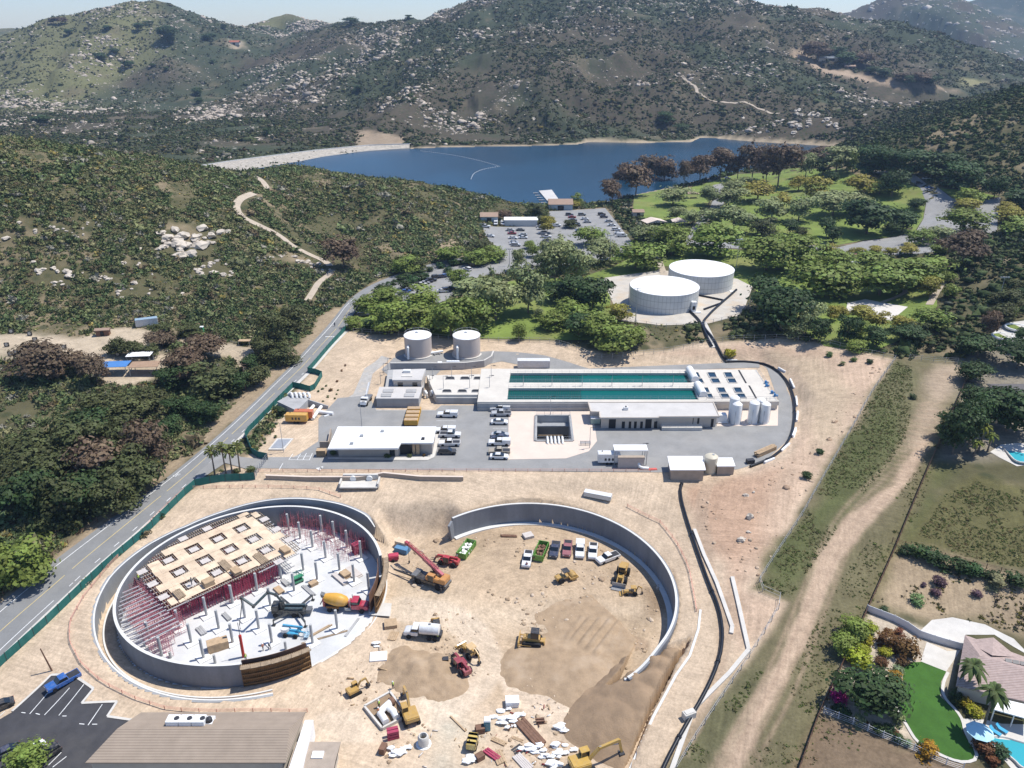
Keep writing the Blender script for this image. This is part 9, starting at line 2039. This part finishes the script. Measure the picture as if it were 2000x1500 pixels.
V1 = [spray(40 + k, .6, 30) for k in range(6)]; V0 = [spray(20 + k) for k in range(7)]; VF = [spray(60 + k, .7, 7) for k in range(5)]
parts = []
X, Y = pick(-300, -60, 90, 330, 1.2); g = fbm(X, Y, 18, 3, 77); k = g > .30; X, Y = X[k], Y[k]
scatter('scrub', X, Y, RNG.gamma(4, .165, len(X)) * (.75 + .6 * fbm(X, Y, 22, 3, 78)), shade(X, Y), V1, M_SCRUB)
X, Y = pick(-420, 60, 300, 660, 1.05); g = fbm(X, Y, 15, 3, 79); k = g > .35; X, Y = X[k], Y[k]
scatter('scrub', X, Y, RNG.gamma(3, .24, len(X)), shade(X, Y), V0, M_SCRUB)
X, Y = pick(-420, 60, 250, 660, 2.2)
scatter('scrub', X, Y, RNG.gamma(3, .11, len(X)), shade(X, Y) * np.array([1.15, 1.05, .95]), VF, M_SCRUB)
X, Y = pick(60, 560, 200, 800, 5)
scatter('scrub', X, Y, RNG.gamma(5, .26, len(X)), shade(X, Y) * np.array([.42, .48, .44]), VF, M_SCRUB)
X, Y = pick(-1500, 1500, 640, 2000, 15); k = fbm(X, Y, 55, 4, 91) > .37; X, Y = X[k], Y[k]
scatter('scrub', X, Y, RNG.gamma(3, .5, len(X)), shade(X, Y) * .45, VF, M_SCRUB, sink=.1)
# weeds in the strip beside the dirt track and on the lots
def green(px, per, R, pal, v=V0, name='weeds', thr=.4):
    W = at([p[0] for p in px], [p[1] for p in px])[:, :2]; x0, y0 = W.min(0); x1, y1 = W.max(0)
    n = int((x1 - x0) * (y1 - y0) / per); X = RNG.uniform(x0, x1, n); Y = RNG.uniform(y0, y1, n)
    k = (poly_sd(X, Y, W) < -.3) & (fbm(X, Y, 7, 3, 88) > thr) & in_view(X, Y); X, Y = X[k], Y[k]
    c = np.array(pal)[RNG.integers(0, len(pal), len(X))] * RNG.uniform(.75, 1.25, (len(X), 1))
    scatter(name, X, Y, RNG.gamma(5, R / 5, len(X)), c, v, M_SCRUB, sink=.0)
GR = [(.085, .11, .03), (.11, .125, .042), (.07, .088, .028), (.15, .14, .065)]
green([(1748,705),(1690,790),(1570,1005),(1475,1148),(1545,1172),(1600,1090),(1650,1012),(1720,930),(1770,860),(1785,790),(1782,715)], .2, .17, GR + [(.16, .13, .06)], thr=.37)
green([(1870,770),(1800,1000),(1740,1100),(1690,1220),(1640,1340),(1575,1500),(1450,1500),(1530,1340),(1610,1180),(1700,1040),(1800,900)], .4, .17, GR + [(.17, .14, .07)], thr=.44)
green([(1915,935),(2040,965),(2040,1115),(1960,1105),(1780,1060),(1845,965)], .16, .16, GR + [(.15, .11, .05)], thr=.36)
green([(1770,1075),(2040,1135),(2040,1255),(1980,1235),(1900,1215),(1830,1225),(1705,1180)], .5, .26, [(.10, .09, .03), (.14, .12, .03), (.09, .075, .06), (.06, .065, .03)], thr=.5)
green([(1605,1400),(1830,1480),(1950,1520),(1560,1520)], .7, .16, GR + [(.15, .10, .06)], thr=.52)
green([(1345,1440),(1478,1305),(1500,1312),(1420,1430),(1380,1500),(1320,1500)], .35, .24, GR, thr=.38)

# boulders
X, Y = pick(-1500, 1500, 660, 2100, 7, .0, np.clip(ROCK * .5, 0, 1) * sstep(.40, .66, fbm(_GXX, _GYY, 75, 5, 66)))
C = np.array([(.50, .425, .345)]) * RNG.uniform(.6, 1.1, (len(X), 1))
R = RNG.gamma(1.6, .52, len(X)) * (.7 + .55 * gsample(ROCK, X, Y))
scatter('boulder_field', X, Y, R, C, BV, attr_mat('granite_far', .95, .15, .3), sink=-.1, lo_tone=.9)

X = RNG.uniform(500, 2200, 5200); Y = RNG.uniform(2150, 3300, 5200)
scatter('boulder_field', X, Y, RNG.gamma(2, 1.6, len(X)), np.array([(.5, .44, .37)]) * RNG.uniform(.6, 1, (len(X), 1)), BV[:3], bpy.data.materials['granite_far'], sink=-.1)
# clods and small litter on the bare soil
def litter(name, per, R, cols, poly, thr, v):
    W_ = at([p[0] for p in poly], [p[1] for p in poly])[:, :2]; x0, y0 = W_.min(0); x1, y1 = W_.max(0); n = int((x1 - x0) * (y1 - y0) / per); X = RNG.uniform(x0, x1, n); Y = RNG.uniform(y0, y1, n); k = (poly_sd(X, Y, W_) < 0) & (fbm(X, Y, 9, 3, 97) > thr) & (np.hypot(X - AX, Y - AY) > AR + 6); X, Y = X[k], Y[k]
    scatter(name, X, Y, RNG.gamma(2, R / 2, len(X)), np.array(cols)[RNG.integers(0, len(cols), len(X))], v, M_SCRUB, sink=0, lo_tone=.85)
SITE = [(620,1340),(740,1200),(760,1060),(880,1050),(1100,1030),(1290,1130),(1280,1250),(1190,1345),(1150,1500),(640,1500)]
litter('soil_clods', 1.6, .16, [(.40, .30, .20), (.33, .24, .16), (.5, .4, .3)], SITE, .5, BV[:3])
litter('soil_clods', 4, .2, [(.42, .32, .23), (.36, .25, .17)], [(1350,960),(1440,930),(1560,890),(1700,720),(1740,705),(1480,1150),(1400,1080)], .5, BV[:3])
bx = MB().box((0, 0, .5), (2.6, .5, .4)); bxv = [(np.array(bx.v), np.array([t for f in bx.f for t in ((f[0], f[1], f[2]), (f[0], f[2], f[3]))]))]
litter('debris', 3.0, .2, [(.42, .30, .18), (.55, .5, .45), (.16, .09, .06), (.7, .7, .68), (.30, .05, .05)], [(840,1420),(960,1360),(1120,1370),(1200,1440),(1170,1500),(800,1500)], .44, bxv)
litter('debris', 7, .2, [(.42, .30, .18), (.6, .55, .5), (.2, .12, .08)], [(640,1330),(740,1200),(800,1230),(780,1290),(700,1380),(640,1370)], .4, bxv)
# air between here and the far mountains
m = bpy.data.materials.new('haze_air'); m.use_nodes = True; nt = m.node_tree
for n in list(nt.nodes): nt.nodes.remove(n)
out = nt.nodes.new('ShaderNodeOutputMaterial'); pv = nt.nodes.new('ShaderNodeVolumePrincipled')
pv.inputs['Color'].default_value = (.50, .70, 1.0, 1); pv.inputs['Density'].default_value = .00009; pv.inputs['Anisotropy'].default_value = .2
nt.links.new(pv.outputs[0], out.inputs['Volume'])
tag(MB().boxz(-4300, 4300, -40, 5300, -40, 420).build('haze', m), kind='stuff')
